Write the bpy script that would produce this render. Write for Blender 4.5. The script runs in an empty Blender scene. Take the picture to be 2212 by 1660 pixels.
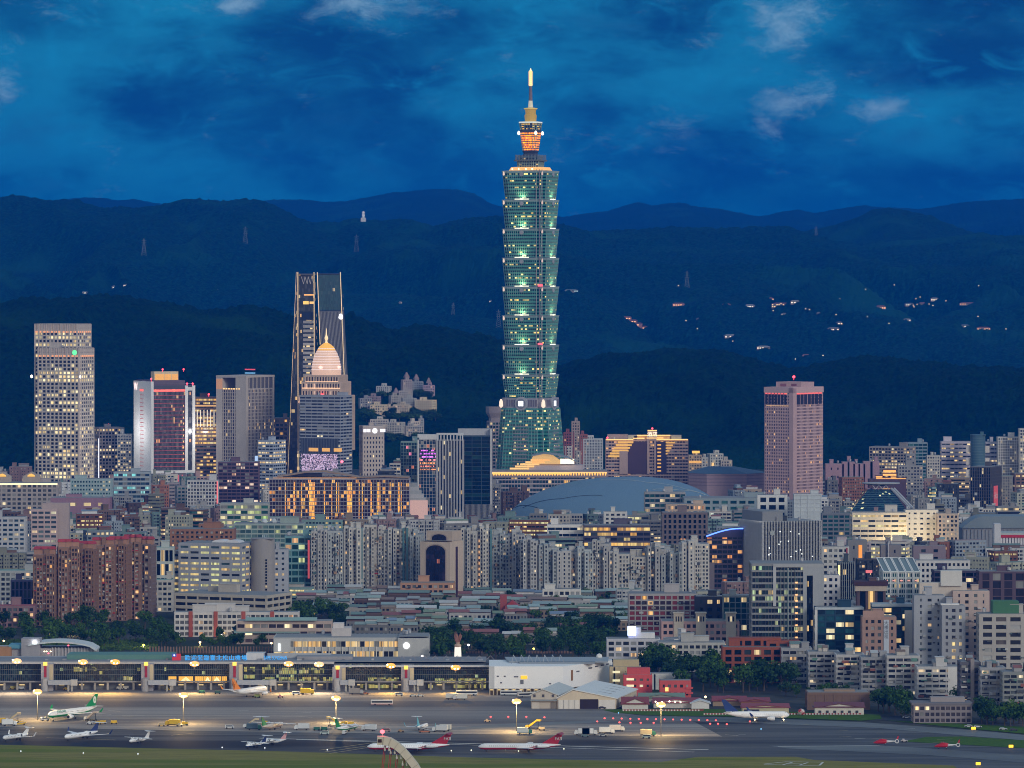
import bpy, math, random
import numpy as np
from math import sin, cos, pi, radians
from mathutils import Vector
sc = bpy.context.scene
COL = sc.collection
# ---------------- camera: long lens on a hill, pixel grid 2212x1660 used for surveying the place
F, HZ, CX, H = 9661.0, 622.0, 1106.0, 248.0
KG = F*H
def Yb(b): return KG/(b-HZ)
def X(px, Y): return (px-CX)*Y/F
def Z(py, Y): return H-(py-HZ)*Y/F
cd = bpy.data.cameras.new('camera'); cam = bpy.data.objects.new('camera', cd); COL.objects.link(cam)
cam.location = (0, 0, H); cam.rotation_euler = (radians(90), 0, 0)
cd.sensor_width = 36; cd.lens = 36*F/2212; cd.shift_y = -208/2212
cd.clip_start = 5; cd.clip_end = 60000
sc.camera = cam
sc.view_settings.view_transform = 'Standard'; sc.view_settings.look = 'None'
sc.view_settings.exposure = .05; sc.view_settings.gamma = 1
sc.cycles.use_denoising = True
sc.cycles.max_bounces = 5; sc.cycles.diffuse_bounces = 2; sc.cycles.glossy_bounces = 2
sc.cycles.volume_bounces = 0; sc.cycles.transparent_max_bounces = 4
sc.cycles.sample_clamp_indirect = 3; sc.cycles.filter_width = 1.0
# ---------------- world: dusk, blue cloud deck to the south, paler afterglow behind the viewer
w = bpy.data.worlds.new('World'); sc.world = w; w.use_nodes = True
nt = w.node_tree; N = nt.nodes; LK = nt.links; N.clear()
def nn(t, **k):
    n = N.new(t)
    for a, b in k.items(): setattr(n, a, b)
    return n
def mth(op, a, b=None, c=None, clamp=False):
    n = nn('ShaderNodeMath', operation=op); n.use_clamp = clamp
    for i, v in enumerate((a, b, c)):
        if v is None: continue
        if isinstance(v, (int, float)): n.inputs[i].default_value = v
        else: LK.new(v, n.inputs[i])
    return n.outputs[0]
def smooth(v, a, b):
    n = nn('ShaderNodeMapRange', interpolation_type='SMOOTHSTEP')
    LK.new(v, n.inputs[0]); n.inputs[1].default_value = a; n.inputs[2].default_value = b
    return n.outputs[0]
def mix(f, a, b):
    n = nn('ShaderNodeMix', data_type='RGBA')
    if isinstance(f, (int, float)): n.inputs[0].default_value = f
    else: LK.new(f, n.inputs[0])
    for i, v in ((6, a), (7, b)):
        if isinstance(v, tuple): n.inputs[i].default_value = (*v, 1)
        else: LK.new(v, n.inputs[i])
    return n.outputs[2]
def noise(vec, scale, det=6, rough=.55, dist=0.0):
    n = nn('ShaderNodeTexNoise'); LK.new(vec, n.inputs['Vector'])
    n.inputs['Scale'].default_value = scale; n.inputs['Detail'].default_value = det
    n.inputs['Roughness'].default_value = rough; n.inputs['Distortion'].default_value = dist
    return n.outputs['Fac']
SKY_S = 1.0
tc = nn('ShaderNodeTexCoord'); sx = nn('ShaderNodeSeparateXYZ'); LK.new(tc.outputs['Generated'], sx.inputs[0])
yy = mth('MAXIMUM', sx.outputs[1], .3)
u = mth('DIVIDE', sx.outputs[0], yy); v = mth('DIVIDE', sx.outputs[2], yy)   # tangent of azimuth, of elevation
cv = nn('ShaderNodeCombineXYZ'); LK.new(u, cv.inputs[0]); LK.new(mth('MULTIPLY', v, 2.1), cv.inputs[1])
cw = nn('ShaderNodeCombineXYZ'); LK.new(u, cw.inputs[0]); LK.new(mth('MULTIPLY', v, 2.4), cw.inputs[1]); n5 = noise(cw.outputs[0], 40, 9, .62, .1)
n1 = noise(cv.outputs[0], 24, 7, .58, .35); n2 = noise(cv.outputs[0], 62, 8, .62, .9); n3 = noise(cv.outputs[0], 9, 3, .5, .3)
def gauss(px, py, sa, sb, k):
    a = mth('DIVIDE', mth('SUBTRACT', u, (px-CX)/F), sa/F); b = mth('DIVIDE', mth('SUBTRACT', v, (HZ-py)/F), sb/F)
    return mth('MULTIPLY', mth('EXPONENT', mth('MULTIPLY', mth('ADD', mth('MULTIPLY', a, a), mth('MULTIPLY', b, b)), -.8)), k)
tone = mth('ADD', mth('ADD', mth('MULTIPLY', n1, .9), mth('MULTIPLY', n3, .6)), mth('MULTIPLY', n5, .6))
for q_ in ((120, 90, 230, 100, .2), (1090, 150, 150, 60, .16), (1470, 170, 130, 70, .18), (480, 340, 330, 70, .10), (1830, 240, 260, 70, .16), (330, 240, 150, 90, -.12), (660, 90, 170, 60, -.16), (2060, 140, 260, 60, -.2), (2130, 410, 170, 50, -.2), (1330, 70, 180, 50, -.12), (860, 170, 120, 60, -.08)): tone = mth('ADD', tone, gauss(*q_))
base = mix(smooth(tone, .82, 1.28), (.002, .056, .175), (.010, .245, .45))
base = mix(mth('MULTIPLY', smooth(n2, .50, .74), .6), base, (.01, .30, .55))
base = mix(mth('MULTIPLY', smooth(n5, .52, .72), .45), base, (.015, .09, .22))
base = mix(mth('MULTIPLY', smooth(n3, .52, .40), .5), base, (.002, .048, .15))
base = mix(mth('MULTIPLY', smooth(v, .030, .006), .8), base, (.0, .13, .34))

wisp = None
for (px, py, sa, sb, k) in ((1695, 55, 75, 60, 1.), (1690, 225, 60, 36, 1.), (1760, 205, 60, 30, .8), (1900, 235, 60, 34, .9), (790, 10, 120, 32, 1.), (505, 12, 48, 20, 1.05), (10, 185, 42, 60, .8),
        (1650, 265, 30, 40, .7), (1540, 70, 40, 30, .5), (1260, 310, 90, 40, .45), (1450, 290, 70, 40, .45), (1090, 135, 40, 25, .4), (180, 15, 130, 30, .45)):
    g = gauss(px, py, sa, sb, k)
    wisp = g if wisp is None else mth('MAXIMUM', wisp, g)
n4 = noise(cv.outputs[0], 95, 10, .68, .35)
wm = smooth(mth('ADD', mth('MULTIPLY', wisp, 1.1), mth('MULTIPLY', n4, 2.9)), 1.7, 3.0)
base = mix(mth('MULTIPLY', wm, .75), base, (.28, .48, .62))
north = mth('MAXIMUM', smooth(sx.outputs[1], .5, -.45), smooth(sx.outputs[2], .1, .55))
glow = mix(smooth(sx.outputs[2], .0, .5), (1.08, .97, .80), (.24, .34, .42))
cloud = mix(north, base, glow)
sky = nn('ShaderNodeTexSky', sky_type='NISHITA'); sky.sun_disc = False
SUN_EL, SUN_ROT = radians(4), radians(215)
sky.sun_elevation = SUN_EL; sky.sun_rotation = SUN_ROT
s10 = nn('ShaderNodeVectorMath', operation='SCALE'); LK.new(sky.outputs[0], s10.inputs[0]); s10.inputs['Scale'].default_value = .08
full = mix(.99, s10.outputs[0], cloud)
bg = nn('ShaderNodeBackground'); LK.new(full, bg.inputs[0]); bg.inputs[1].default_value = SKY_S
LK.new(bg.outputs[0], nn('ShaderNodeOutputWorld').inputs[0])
# the last light, low behind the viewer and to the west
sd = bpy.data.lights.new('sun', 'SUN'); sd.energy = 1.35; sd.angle = radians(18); sd.color = (1, .93, .82)
so = bpy.data.objects.new('sun', sd); COL.objects.link(so)
sv = Vector((.55, -.78, .38)); so.rotation_euler = sv.to_track_quat('Z', 'Y').to_euler(); so.location = (0, 0, 900)

# ---------------- materials
_M = {}
def nodes(name):
    m = bpy.data.materials.new(name); m.use_nodes = True
    global nt, N, LK
    nt = m.node_tree; N = nt.nodes; LK = nt.links
    b = N['Principled BSDF']; m.cycles.emission_sampling = 'NONE'
    return m, b
def wall(col, rough=.8, var=.25, metal=0, spec=.35, streak=True):
    k = ('w', col, rough, var, metal)
    if k in _M: return _M[k]
    m, b = nodes('wall_paint')
    t = nn('ShaderNodeTexCoord'); mp = nn('ShaderNodeMapping'); LK.new(t.outputs['Object'], mp.inputs[0])
    mp.inputs['Scale'].default_value = (.5, .5, .07 if streak else .5)
    a = noise(mp.outputs[0], 1.0, 5, .6); c = noise(t.outputs['Object'], .06, 3, .5)
    oi = nn('ShaderNodeObjectInfo')
    f = mth('ADD', mth('MULTIPLY', mth('ADD', a, c), var), 1-var)
    f = mth('MULTIPLY', f, mth('ADD', mth('MULTIPLY', oi.outputs['Random'], .22), .9))
    s = nn('ShaderNodeVectorMath', operation='SCALE'); s.inputs[0].default_value = col; LK.new(f, s.inputs['Scale'])
    LK.new(s.outputs[0], b.inputs['Base Color']); b.inputs['Roughness'].default_value = rough
    b.inputs['Metallic'].default_value = metal; b.inputs['Specular IOR Level'].default_value = spec
    _M[k] = m; return m
def glass(dark=(.012, .02, .03), mid=(.06, .08, .09), pale=(.32, .32, .3), pm=.35, pp=.12, lit=.12, lc=((1, .62, .22), (1, .85, .5)), es=1.1, rows=False, rough=.2, sub=3.0):
    k = ('g', dark, mid, pale, pm, pp, lit, lc, es, rows, rough, sub)
    if k in _M: return _M[k]
    m, b = nodes('window_glass')
    uv = nn('ShaderNodeUVMap'); uv.uv_map = 'UVMap'
    s = nn('ShaderNodeSeparateXYZ'); LK.new(uv.outputs[0], s.inputs[0]); oi = nn('ShaderNodeObjectInfo')
    fu = mth('FLOOR', s.outputs[0]); fv = mth('FLOOR', s.outputs[1]); r = mth('MULTIPLY', oi.outputs['Random'], 911.)
    def wn(x, y, z):
        c = nn('ShaderNodeCombineXYZ')
        for i, q in enumerate((x, y, z)):
            if isinstance(q, (int, float)): c.inputs[i].default_value = q
            else: LK.new(q, c.inputs[i])
        t = nn('ShaderNodeTexWhiteNoise'); LK.new(c.outputs[0], t.inputs[0]); return t
    a = wn(fu, fv, r); a2 = wn(mth('FLOOR', mth('MULTIPLY', s.outputs[0], sub)), fv, mth('ADD', r, 7.3)); row = wn(3.1, fv, mth('ADD', r, 2.7))
    val = a.outputs['Value']; sp = nn('ShaderNodeSeparateColor'); LK.new(a.outputs['Color'], sp.inputs[0])
    c = mix(mth('GREATER_THAN', val, 1-pm), dark, mid)
    c = mix(mth('GREATER_THAN', sp.outputs[0], 1-pp), c, pale)
    c = mix(mth('MULTIPLY', a2.outputs['Value'], .35), c, (0, 0, 0))
    LK.new(c, b.inputs['Base Color']); b.inputs['Roughness'].default_value = rough; b.inputs['Specular IOR Level'].default_value = .55
    p = mth('MULTIPLY', mth('POWER', row.outputs['Value'], 2.0), lit*3.0) if rows else lit
    on = mth('LESS_THAN', sp.outputs[1], p)
    e = mth('MULTIPLY', mth('MULTIPLY', on, mth('ADD', mth('MULTIPLY', a2.outputs['Value'], 1.2), .25)), es)
    LK.new(mix(sp.outputs[2], lc[0], lc[1]), b.inputs['Emission Color']); LK.new(e, b.inputs['Emission Strength'])
    _M[k] = m; return m
def emit(col, s=2.0):
    k = ('e', col, s)
    if k in _M: return _M[k]
    m, b = nodes('lamp_glow'); b.inputs['Base Color'].default_value = (*[c*.4 for c in col], 1)
    b.inputs['Emission Color'].default_value = (*col, 1); b.inputs['Emission Strength'].default_value = s
    _M[k] = m; return m
def plain(col, rough=.6, metal=0): return wall(col, rough, .12, metal, streak=False)
def leafmat(c1, c2):
    k = ('l', c1, c2)
    if k in _M: return _M[k]
    m, b = nodes('foliage'); t = nn('ShaderNodeTexCoord'); oi = nn('ShaderNodeObjectInfo')
    n = noise(t.outputs['Object'], .45, 3, .6)
    f = mth('ADD', smooth(n, .35, .65), mth('SUBTRACT', oi.outputs['Random'], .5), clamp=True)
    LK.new(mix(f, c1, c2), b.inputs['Base Color']); b.inputs['Roughness'].default_value = .7; b.inputs['Specular IOR Level'].default_value = .2
    _M[k] = m; return m

# ---------------- mesh collector
class MB:
    def __init__(s): s.v = []; s.f = []; s.u = []; s.m = []; s.mi = 0
    def quad(s, p, uv=None):
        n = len(s.v); s.v += p; s.f.append(tuple(range(n, n+len(p)))); s.u.append(uv); s.m.append(s.mi)
    def box(s, x0, x1, y0, y1, z0, z1):
        n = len(s.v)
        s.v += [(x0, y0, z0), (x1, y0, z0), (x1, y1, z0), (x0, y1, z0), (x0, y0, z1), (x1, y0, z1), (x1, y1, z1), (x0, y1, z1)]
        for q in ((0, 3, 2, 1), (4, 5, 6, 7), (0, 1, 5, 4), (1, 2, 6, 5), (2, 3, 7, 6), (3, 0, 4, 7)):
            s.f.append(tuple(n+i for i in q)); s.u.append(None); s.m.append(s.mi)
        return s
    def prism(s, pts, z0, z1, k=1.0, cx=0, cy=0):       # footprint extruded, top scaled by k about (cx,cy)
        n = len(s.v); c = len(pts)
        s.v += [(x, y, z0) for x, y in pts]+[(cx+(x-cx)*k, cy+(y-cy)*k, z1) for x, y in pts]
        for i in range(c):
            j = (i+1) % c; s.f.append((n+i, n+j, n+c+j, n+c+i)); s.u.append(None); s.m.append(s.mi)
        s.f.append(tuple(n+c+i for i in range(c))); s.u.append(None); s.m.append(s.mi)
        s.f.append(tuple(n+c-1-i for i in range(c))); s.u.append(None); s.m.append(s.mi)
        return s
    def hull(s, rings, cap=True):                        # rings of equal count, joined
        n = len(s.v); c = len(rings[0])
        for r in rings: s.v += [tuple(p) for p in r]
        for k in range(len(rings)-1):
            for i in range(c):
                j = (i+1) % c; s.f.append((n+k*c+i, n+k*c+j, n+(k+1)*c+j, n+(k+1)*c+i)); s.u.append(None); s.m.append(s.mi)
        if cap:
            s.f.append(tuple(n+c-1-i for i in range(c))); s.u.append(None); s.m.append(s.mi)
            s.f.append(tuple(n+(len(rings)-1)*c+i for i in range(c))); s.u.append(None); s.m.append(s.mi)
        return s
    def lathe(s, prof, n=12, cx=0, cy=0, sx=1, sy=1):    # prof [(r,z)]
        return s.hull([[(cx+r*sx*cos(2*pi*i/n), cy+r*sy*sin(2*pi*i/n), z) for i in range(n)] for r, z in prof])
    def tube(s, p, q, r0, r1=None, n=6):
        p = Vector(p); q = Vector(q); d = (q-p).normalized(); a = d.orthogonal().normalized(); b = d.cross(a); r1 = r0 if r1 is None else r1
        return s.hull([[c+(a*cos(2*pi*i/n)+b*sin(2*pi*i/n))*r for i in range(n)] for c, r in ((p, r0), (q, r1))])
    def build(s, name, mats, parent=None, loc=(0, 0, 0), rz=0, smooth_=False, **props):
        me = bpy.data.meshes.new(name); me.from_pydata([tuple(p) for p in s.v], [], s.f)
        if any(q is not None for q in s.u):
            ul = me.uv_layers.new(name='UVMap'); flat = []
            for f_, q in zip(s.f, s.u): flat += [c for p in (q or [(0, 0)]*len(f_)) for c in p]
            ul.data.foreach_set('uv', flat)
        mats = mats if isinstance(mats, (list, tuple)) else [mats]
        for m in mats: me.materials.append(m)
        if len(mats) > 1: me.polygons.foreach_set('material_index', s.m)
        if smooth_: me.polygons.foreach_set('use_smooth', [True]*len(me.polygons))
        me.update()
        return add(name, me, parent, loc, rz, **props)
def add(name, me, parent=None, loc=(0, 0, 0), rz=0, **props):
    o = bpy.data.objects.new(name, me); COL.objects.link(o); o.location = loc; o.rotation_euler = (0, 0, rz)
    if parent: o.parent = parent
    for k, v_ in props.items():
        if v_: o[k] = v_
    return o
_labels = set()
def thing(name, label, cat, loc=(0, 0, 0), rz=0, group=None):
    return add(name, None, None, loc, rz, label=label, category=cat, group=group)
def tag(o, label, cat, group=None):
    o['label'] = label; o['category'] = cat
    if group: o['group'] = group
    return o
def text(name, s, size, mat, parent, loc, rot=(pi/2, 0, 0), ext=.05, sx=1):
    c = bpy.data.curves.new('t', 'FONT'); c.body = s; c.size = size; c.extrude = ext; c.align_x = 'CENTER'; c.align_y = 'CENTER'
    c.materials.append(mat); o = bpy.data.objects.new('t', c); COL.objects.link(o); TXT.append((o, name, parent, loc, rot, sx))
TXT = []
def copy_tree(o, loc=None, rz=None, label=None, sc_=None):
    c = o.copy(); COL.objects.link(c)
    for ch in o.children:
        d = ch.copy(); COL.objects.link(d); d.parent = c
        for g in ch.children:
            e = g.copy(); COL.objects.link(e); e.parent = d
    if loc is not None: c.location = loc
    if rz is not None: c.rotation_euler = (0, 0, rz)
    if label: c['label'] = label
    if sc_: c.scale = sc_
    return c
rnd = random.Random(7)

# ---------------- ground
def gsheet(name, pts, z, mat):
    m = MB(); P = [(X(px, Yb(py)), Yb(py), z) for px, py in pts]; m.quad(P)
    o = m.build(name, mat); o['kind'] = 'structure'; return o
def groundmat(c1, c2, scale, c3=None, rough=.9, sp=(1, 1, 1)):
    m, b = nodes('ground_surface'); t = nn('ShaderNodeTexCoord'); mp = nn('ShaderNodeMapping'); LK.new(t.outputs['Object'], mp.inputs[0]); mp.inputs['Scale'].default_value = sp
    a = noise(mp.outputs[0], scale, 6, .65); c = noise(mp.outputs[0], scale*.13, 4, .6)
    col = mix(smooth(a, .3, .7), c1, c2)
    if c3: col = mix(smooth(c, .42, .62), col, c3)
    LK.new(col, b.inputs['Base Color']); b.inputs['Roughness'].default_value = rough; b.inputs['Specular IOR Level'].default_value = .08
    bu = nn('ShaderNodeBump'); bu.inputs['Strength'].default_value = .3; LK.new(a, bu.inputs['Height']); LK.new(bu.outputs[0], b.inputs['Normal'])
    return m
g = MB(); g.quad([(-9000, -3000, -.05), (9000, -3000, -.05), (9000, 30000, -.05), (-9000, 30000, -.05)])
g.build('ground', groundmat((.05, .055, .05), (.09, .09, .085), .05, (.035, .055, .03)), kind='structure')
ASPH = groundmat((.075, .08, .09), (.17, .175, .18), .1, (.03, .035, .045), .75, (.07, 1, 1))
CONC = groundmat((.22, .21, .205), (.38, .36, .34), .1, (.14, .135, .14), .8, (.06, 1, 1))
GRASS = groundmat((.18, .17, .035), (.31, .27, .08), .3, (.14, .18, .02), 1, (.10, 1, 1))
LAWN = groundmat((.05, .12, .012), (.09, .16, .02), .3, None, 1)
TAXI = groundmat((.17, .19, .20), (.22, .24, .25), .06, (.12, .13, .14), .7, (.25, 1, 1))
gsheet('apron', [(-200, 1478), (1330, 1478), (1330, 1535), (2400, 1600), (2500, 1700), (-300, 1700)], .05, ASPH)
gsheet('apron_concrete', [(-200, 1482), (1300, 1482), (1330, 1540), (1500, 1560), (1560, 1592), (700, 1584), (-220, 1568)], .12, CONC)
gsheet('grass', [(-200, 1606), (0, 1610), (300, 1617), (600, 1624), (1000, 1637), (1428, 1647), (1510, 1636), (1720, 1636), (1760, 1643), (2060, 1655), (2150, 1720), (2500, 1800), (-400, 1800)], .2, GRASS)
gsheet('grass_strip', [(1300, 1534), (1518, 1532), (1900, 1545), (1905, 1554), (1860, 1558), (1640, 1550), (1400, 1546), (1330, 1541)], .2, LAWN)
gsheet('grass_strip', [(1915, 1557), (2300, 1575), (2300, 1592), (2212, 1586), (2000, 1566)], .2, LAWN)
gsheet('grass_strip', [(1950, 1603), (2000, 1593), (2080, 1592), (2300, 1606), (2300, 1624), (2212, 1617)], .2, LAWN)
gsheet('taxiway', [(1350, 1546), (1640, 1552), (1860, 1561), (2100, 1578), (2300, 1597), (2300, 1607), (2080, 1590), (1900, 1574), (1600, 1562), (1360, 1556)], .16, TAXI)
gsheet('taxiway', [(1660, 1612), (1900, 1611), (2040, 1620), (2300, 1640), (2300, 1655), (2000, 1632), (1700, 1618)], .16, TAXI)
gsheet('taxiway', [(760, 1590), (870, 1581), (1080, 1565), (1300, 1556), (1320, 1560), (1000, 1577)], .16, TAXI)
gsheet('road', [(1890, 1556), (1905, 1546), (2300, 1566), (2300, 1575)], .14, ASPH)
WLINE = plain((.62, .62, .6)); YLINE = plain((.45, .38, .2))
def gline(a, b, wd, mat, z=.26, nm='road_marking'):
    (x0, y0), (x1, y1) = [(X(p[0], Yb(p[1])), Yb(p[1])) for p in (a, b)]
    d = Vector((x1-x0, y1-y0)).normalized(); nx_, ny_ = -d.y*wd/2, d.x*wd/2
    m = MB(); m.quad([(x0-nx_, y0-ny_, z), (x1-nx_, y1-ny_, z), (x1+nx_, y1+ny_, z), (x0+nx_, y0+ny_, z)])
    o = m.build(nm, mat); o['kind'] = 'structure'; return o
gline((560, 1596), (1530, 1621), 2.2, WLINE); gline((640, 1599), (1500, 1626), 1.4, WLINE); gline((1680, 1614), (1900, 1612), 1.6, WLINE)
for a, b in (((690, 1622), (820, 1604)), ((700, 1626), (840, 1606)), ((712, 1629), (850, 1608)), ((370, 1590), (420, 1585)), ((100, 1595), (250, 1600)), ((250, 1576), (420, 1580))): gline(a, b, .9, YLINE)
for q in range(26):
    px = rnd.uniform(20, 1500); py = rnd.uniform(1530, 1580); gline((px, py), (px+rnd.uniform(15, 50), py+rnd.uniform(-2, 3)), .7, rnd.choice((WLINE, YLINE)))
for q in range(10):
    px = rnd.uniform(1500, 2150); py = rnd.uniform(1566, 1606); gline((px, py), (px+rnd.uniform(15, 40), py+rnd.uniform(-2, 2)), .7, rnd.choice((WLINE, YLINE)))
# helipad square with its H
for a, b in (((1650, 1652), (1700, 1647)), ((1700, 1647), (1778, 1648)), ((1778, 1648), (1770, 1655)), ((1650, 1653), (1770, 1656)), ((1690, 1654), (1712, 1648)), ((1725, 1655), (1745, 1649)), ((1700, 1651), (1735, 1652))): gline(a, b, 1.1, WLINE, .3)
HAZE_D = 4.3e-5
# ---------------- mountains: real relief, each range a height field with ravines and tree-top roughness
rs = np.random.RandomState(5)
_tab = rs.rand(256, 256)
def vnoise(x, y):
    xi = np.floor(x).astype(int); yi = np.floor(y).astype(int); fx = x-xi; fy = y-yi
    fx = fx*fx*(3-2*fx); fy = fy*fy*(3-2*fy); T = lambda a, b: _tab[a & 255, b & 255]
    return (T(xi, yi)*(1-fx)+T(xi+1, yi)*fx)*(1-fy)+(T(xi, yi+1)*(1-fx)+T(xi+1, yi+1)*fx)*fy
def fbm(x, y, o=4, g_=.5):
    a = 1; t = 0; s = 0
    for i in range(o): t += a*vnoise(x*2**i+i*17.3, y*2**i+i*9.1); s += a; a *= g_
    return t/s
class Hill:
    def __init__(s, pts, yr, yf, zf, amp, rough, seed, wig=0, gul=500):
        s.px = np.array([p[0] for p in pts], float); s.py = np.array([p[1] for p in pts], float)
        s.yr, s.yf, s.zf, s.amp, s.rough, s.seed, s.wig, s.gul = yr, yf, zf, amp, rough, seed, wig, gul
    def z(s, x, y):
        x = np.asarray(x, float); y = np.asarray(y, float)
        px = CX+x*F/s.yr; top = H-(np.interp(px, s.px, s.py)-HZ)*s.yr/F
        t = (y-s.yf)/(s.yr-s.yf)
        p = np.where(t < 1, np.clip(t, 0, 1)**.85, 1-(t-1)*1.2)
        base = s.zf+(top-s.zf)*p
        w_ = np.clip(1-np.abs(t*2-1), 0, 1)**.6
        warp = fbm(x/900+s.seed, y/900)*2
        r = 1-np.abs(2*fbm((x+y*.35)/s.gul+warp+s.seed, y/(s.gul*2.6)+s.seed, 4)-1)*2.2      # ridged spurs running down the slope
        return base+w_*s.amp*(r-.45)+s.rough*(fbm(x/10+s.seed, y/13, 3, .7)-.5)*np.where(t > 0, 1, 0)
def forest(c1, c2, c3):
    m, b = nodes('forest_slope'); t = nn('ShaderNodeTexCoord')
    a = noise(t.outputs['Object'], .11, 5, .75); c = noise(t.outputs['Object'], .0035, 4, .55)
    LK.new(mix(smooth(c, .5, .68), mix(smooth(a, .35, .7), c1, c2), c3), b.inputs['Base Color']); b.inputs['Roughness'].default_value = 1; b.inputs['Specular IOR Level'].default_value = .05
    bu = nn('ShaderNodeBump'); bu.inputs['Strength'].default_value = 1; bu.inputs['Distance'].default_value = 9; LK.new(a, bu.inputs['Height']); LK.new(bu.outputs[0], b.inputs['Normal'])
    return m
def range_mesh(h, name, mat, nx, ny, back=.25, margin=500):
    X0 = X(0, h.yr)-margin; X1 = X(2212, h.yr)+margin
    xs = np.linspace(X0, X1, nx); ts = np.linspace(0, 1+back, ny); ys = h.yf+(h.yr-h.yf)*ts
    gx, gy = np.meshgrid(xs, ys); gz = h.z(gx, gy)
    co = np.stack([gx, gy, gz], -1).reshape(-1, 3)
    i = (np.arange(ny-1)[:, None]*nx+np.arange(nx-1)[None, :]).ravel()
    fc = np.stack([i, i+1, i+nx+1, i+nx], 1)
    me = bpy.data.meshes.new(name); me.from_pydata(co.tolist(), [], fc.tolist()); me.materials.append(mat)
    o = add(name, me); o['kind'] = 'structure'; return o
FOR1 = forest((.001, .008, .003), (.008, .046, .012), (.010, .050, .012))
FOR_HAZE = forest((.001, .010, .008), (.010, .075, .050), (.010, .070, .046))  # far ranges: distance haze put into the forest colour, paler and bluer
NEAR = Hill([(-150, 655), (0, 655), (60, 641), (130, 648), (210, 636), (300, 644), (380, 655), (440, 668), (500, 663), (545, 655), (590, 668), (640, 682), (700, 684), (760, 678), (800, 692), (850, 714), (900, 701), (950, 705), (1000, 716), (1050, 724), (1090, 736), (1140, 768), (1180, 790), (1215, 792), (1260, 780), (1300, 770), (1370, 772), (1430, 762), (1490, 764), (1550, 763), (1600, 778), (1650, 792), (1700, 806), (1740, 800), (1790, 788), (1850, 776), (1900, 778), (1950, 786), (2010, 790), (2060, 797), (2110, 792), (2160, 798), (2212, 804), (2400, 800)], 7300, 6100, -2, 85, 17, 3.1, 0, 420)
MID = Hill([(-150, 435), (0, 430), (30, 423), (70, 427), (95, 434), (130, 432), (170, 434), (210, 451), (235, 455), (270, 447), (285, 453), (350, 448), (400, 436), (432, 434), (480, 440), (520, 433), (560, 433), (600, 447), (640, 470), (680, 484), (740, 482), (770, 474), (800, 478), (830, 480), (870, 476), (900, 480), (940, 492), (985, 478), (1020, 470), (1060, 467), (1100, 464), (1160, 468), (1210, 487), (1260, 502), (1300, 505), (1340, 499), (1400, 496), (1460, 491), (1500, 494), (1560, 494), (1640, 491), (1700, 490), (1750, 505), (1800, 520), (1850, 528), (1900, 524), (1950, 522), (2000, 520), (2060, 512), (2110, 505), (2150, 513), (2212, 515), (2400, 520)], 12500, 9400, 20, 150, 18, 8.7, 0, 600)
HUMP = Hill([(1500, 560), (1640, 540), (1700, 515), (1750, 497), (1800, 487), (1850, 470), (1885, 453), (1920, 449), (1960, 454), (2010, 466), (2060, 487), (2100, 503), (2140, 515), (2200, 530), (2500, 540), (-200, 600)][:-1], 13600, 12300, 150, 50, 14, 5.2, 0, 500)
FARL = Hill([(-150, 450), (60, 445), (130, 431), (180, 427), (220, 427), (255, 433), (290, 429), (330, 437), (370, 442), (410, 443), (440, 432), (470, 431), (510, 443), (570, 434), (610, 431), (660, 432), (700, 436), (750, 434), (800, 425), (840, 417), (880, 414), (940, 408), (990, 409), (1025, 418), (1060, 440), (1120, 452), (1215, 470), (1260, 462), (1310, 457), (1350, 445), (1380, 437), (1410, 445), (1440, 440), (1475, 438), (1500, 446), (1560, 452), (1600, 460), (1640, 468), (1690, 456), (1725, 452), (1760, 460), (1800, 452), (1840, 446), (1870, 443), (1910, 448), (1990, 452), (2060, 440), (2120, 434), (2212, 430), (2400, 425)], 21000, 16500, 150, 80, 10, 2.4, 0, 900)
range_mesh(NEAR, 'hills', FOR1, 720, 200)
range_mesh(MID, 'mountains', FOR_HAZE, 560, 240)
range_mesh(HUMP, 'mountains', FOR_HAZE, 300, 60)
range_mesh(FARL, 'mountains', FOR_HAZE, 420, 50)
def on_hill(h, px, py):
    for y in np.arange(h.yf, h.yr*1.02, 12.):
        z = H-(py-HZ)*y/F
        if float(h.z(X(px, y), y)) >= z: return (X(px, y), float(y), z)
    y = h.yr; return (X(px, y), y, float(h.z(X(px, y), y)))
# haze: one closed box of thin blue evening air around everything
hz = MB().box(-5000, 5000, -300, 22500, -1.1, 900)
hm = bpy.data.materials.new('haze'); hm.use_nodes = True; nt = hm.node_tree; nt.nodes.clear()
pv = nt.nodes.new('ShaderNodeVolumePrincipled'); pv.inputs['Color'].default_value = (.0, .20, 1, 1); pv.inputs['Density'].default_value = HAZE_D
nt.links.new(pv.outputs[0], nt.nodes.new('ShaderNodeOutputMaterial').inputs['Volume'])
if HAZE_D > 0: hz.build('haze', hm, kind='stuff')
# transmission pylons on the slopes
def pylon(px, py, h, hill, label):
    p = on_hill(hill, px, py); r = thing('transmission_pylon', label, 'pylon', p, 0, 'transmission pylons on the mountain slopes'); m = MB(); b_ = h*.13
    def wd(z): return b_*(1-z/h)**1.1*1+ .6
    L_ = 9; zs = [h*i/L_ for i in range(L_+1)]
    for i in range(L_):
        a, c = wd(zs[i]), wd(zs[i+1])
        for sx_, sy_ in ((1, 1), (1, -1), (-1, -1), (-1, 1)):
            m.tube((sx_*a, sy_*a, zs[i]), (sx_*c, sy_*c, zs[i+1]), .32, n=4)
            m.tube((sx_*a, sy_*a, zs[i]), (-sx_*c, sy_*c, zs[i+1]), .2, n=4)
    m.build('lattice_tower', plain((.16, .2, .2), .5), r)
    for k in (.62, .75, .88): MB().tube((-h*.14, 0, h*k), (h*.14, 0, h*k), .45, n=4).build('cross_arm', plain((.16, .2, .2), .5), r)
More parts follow.
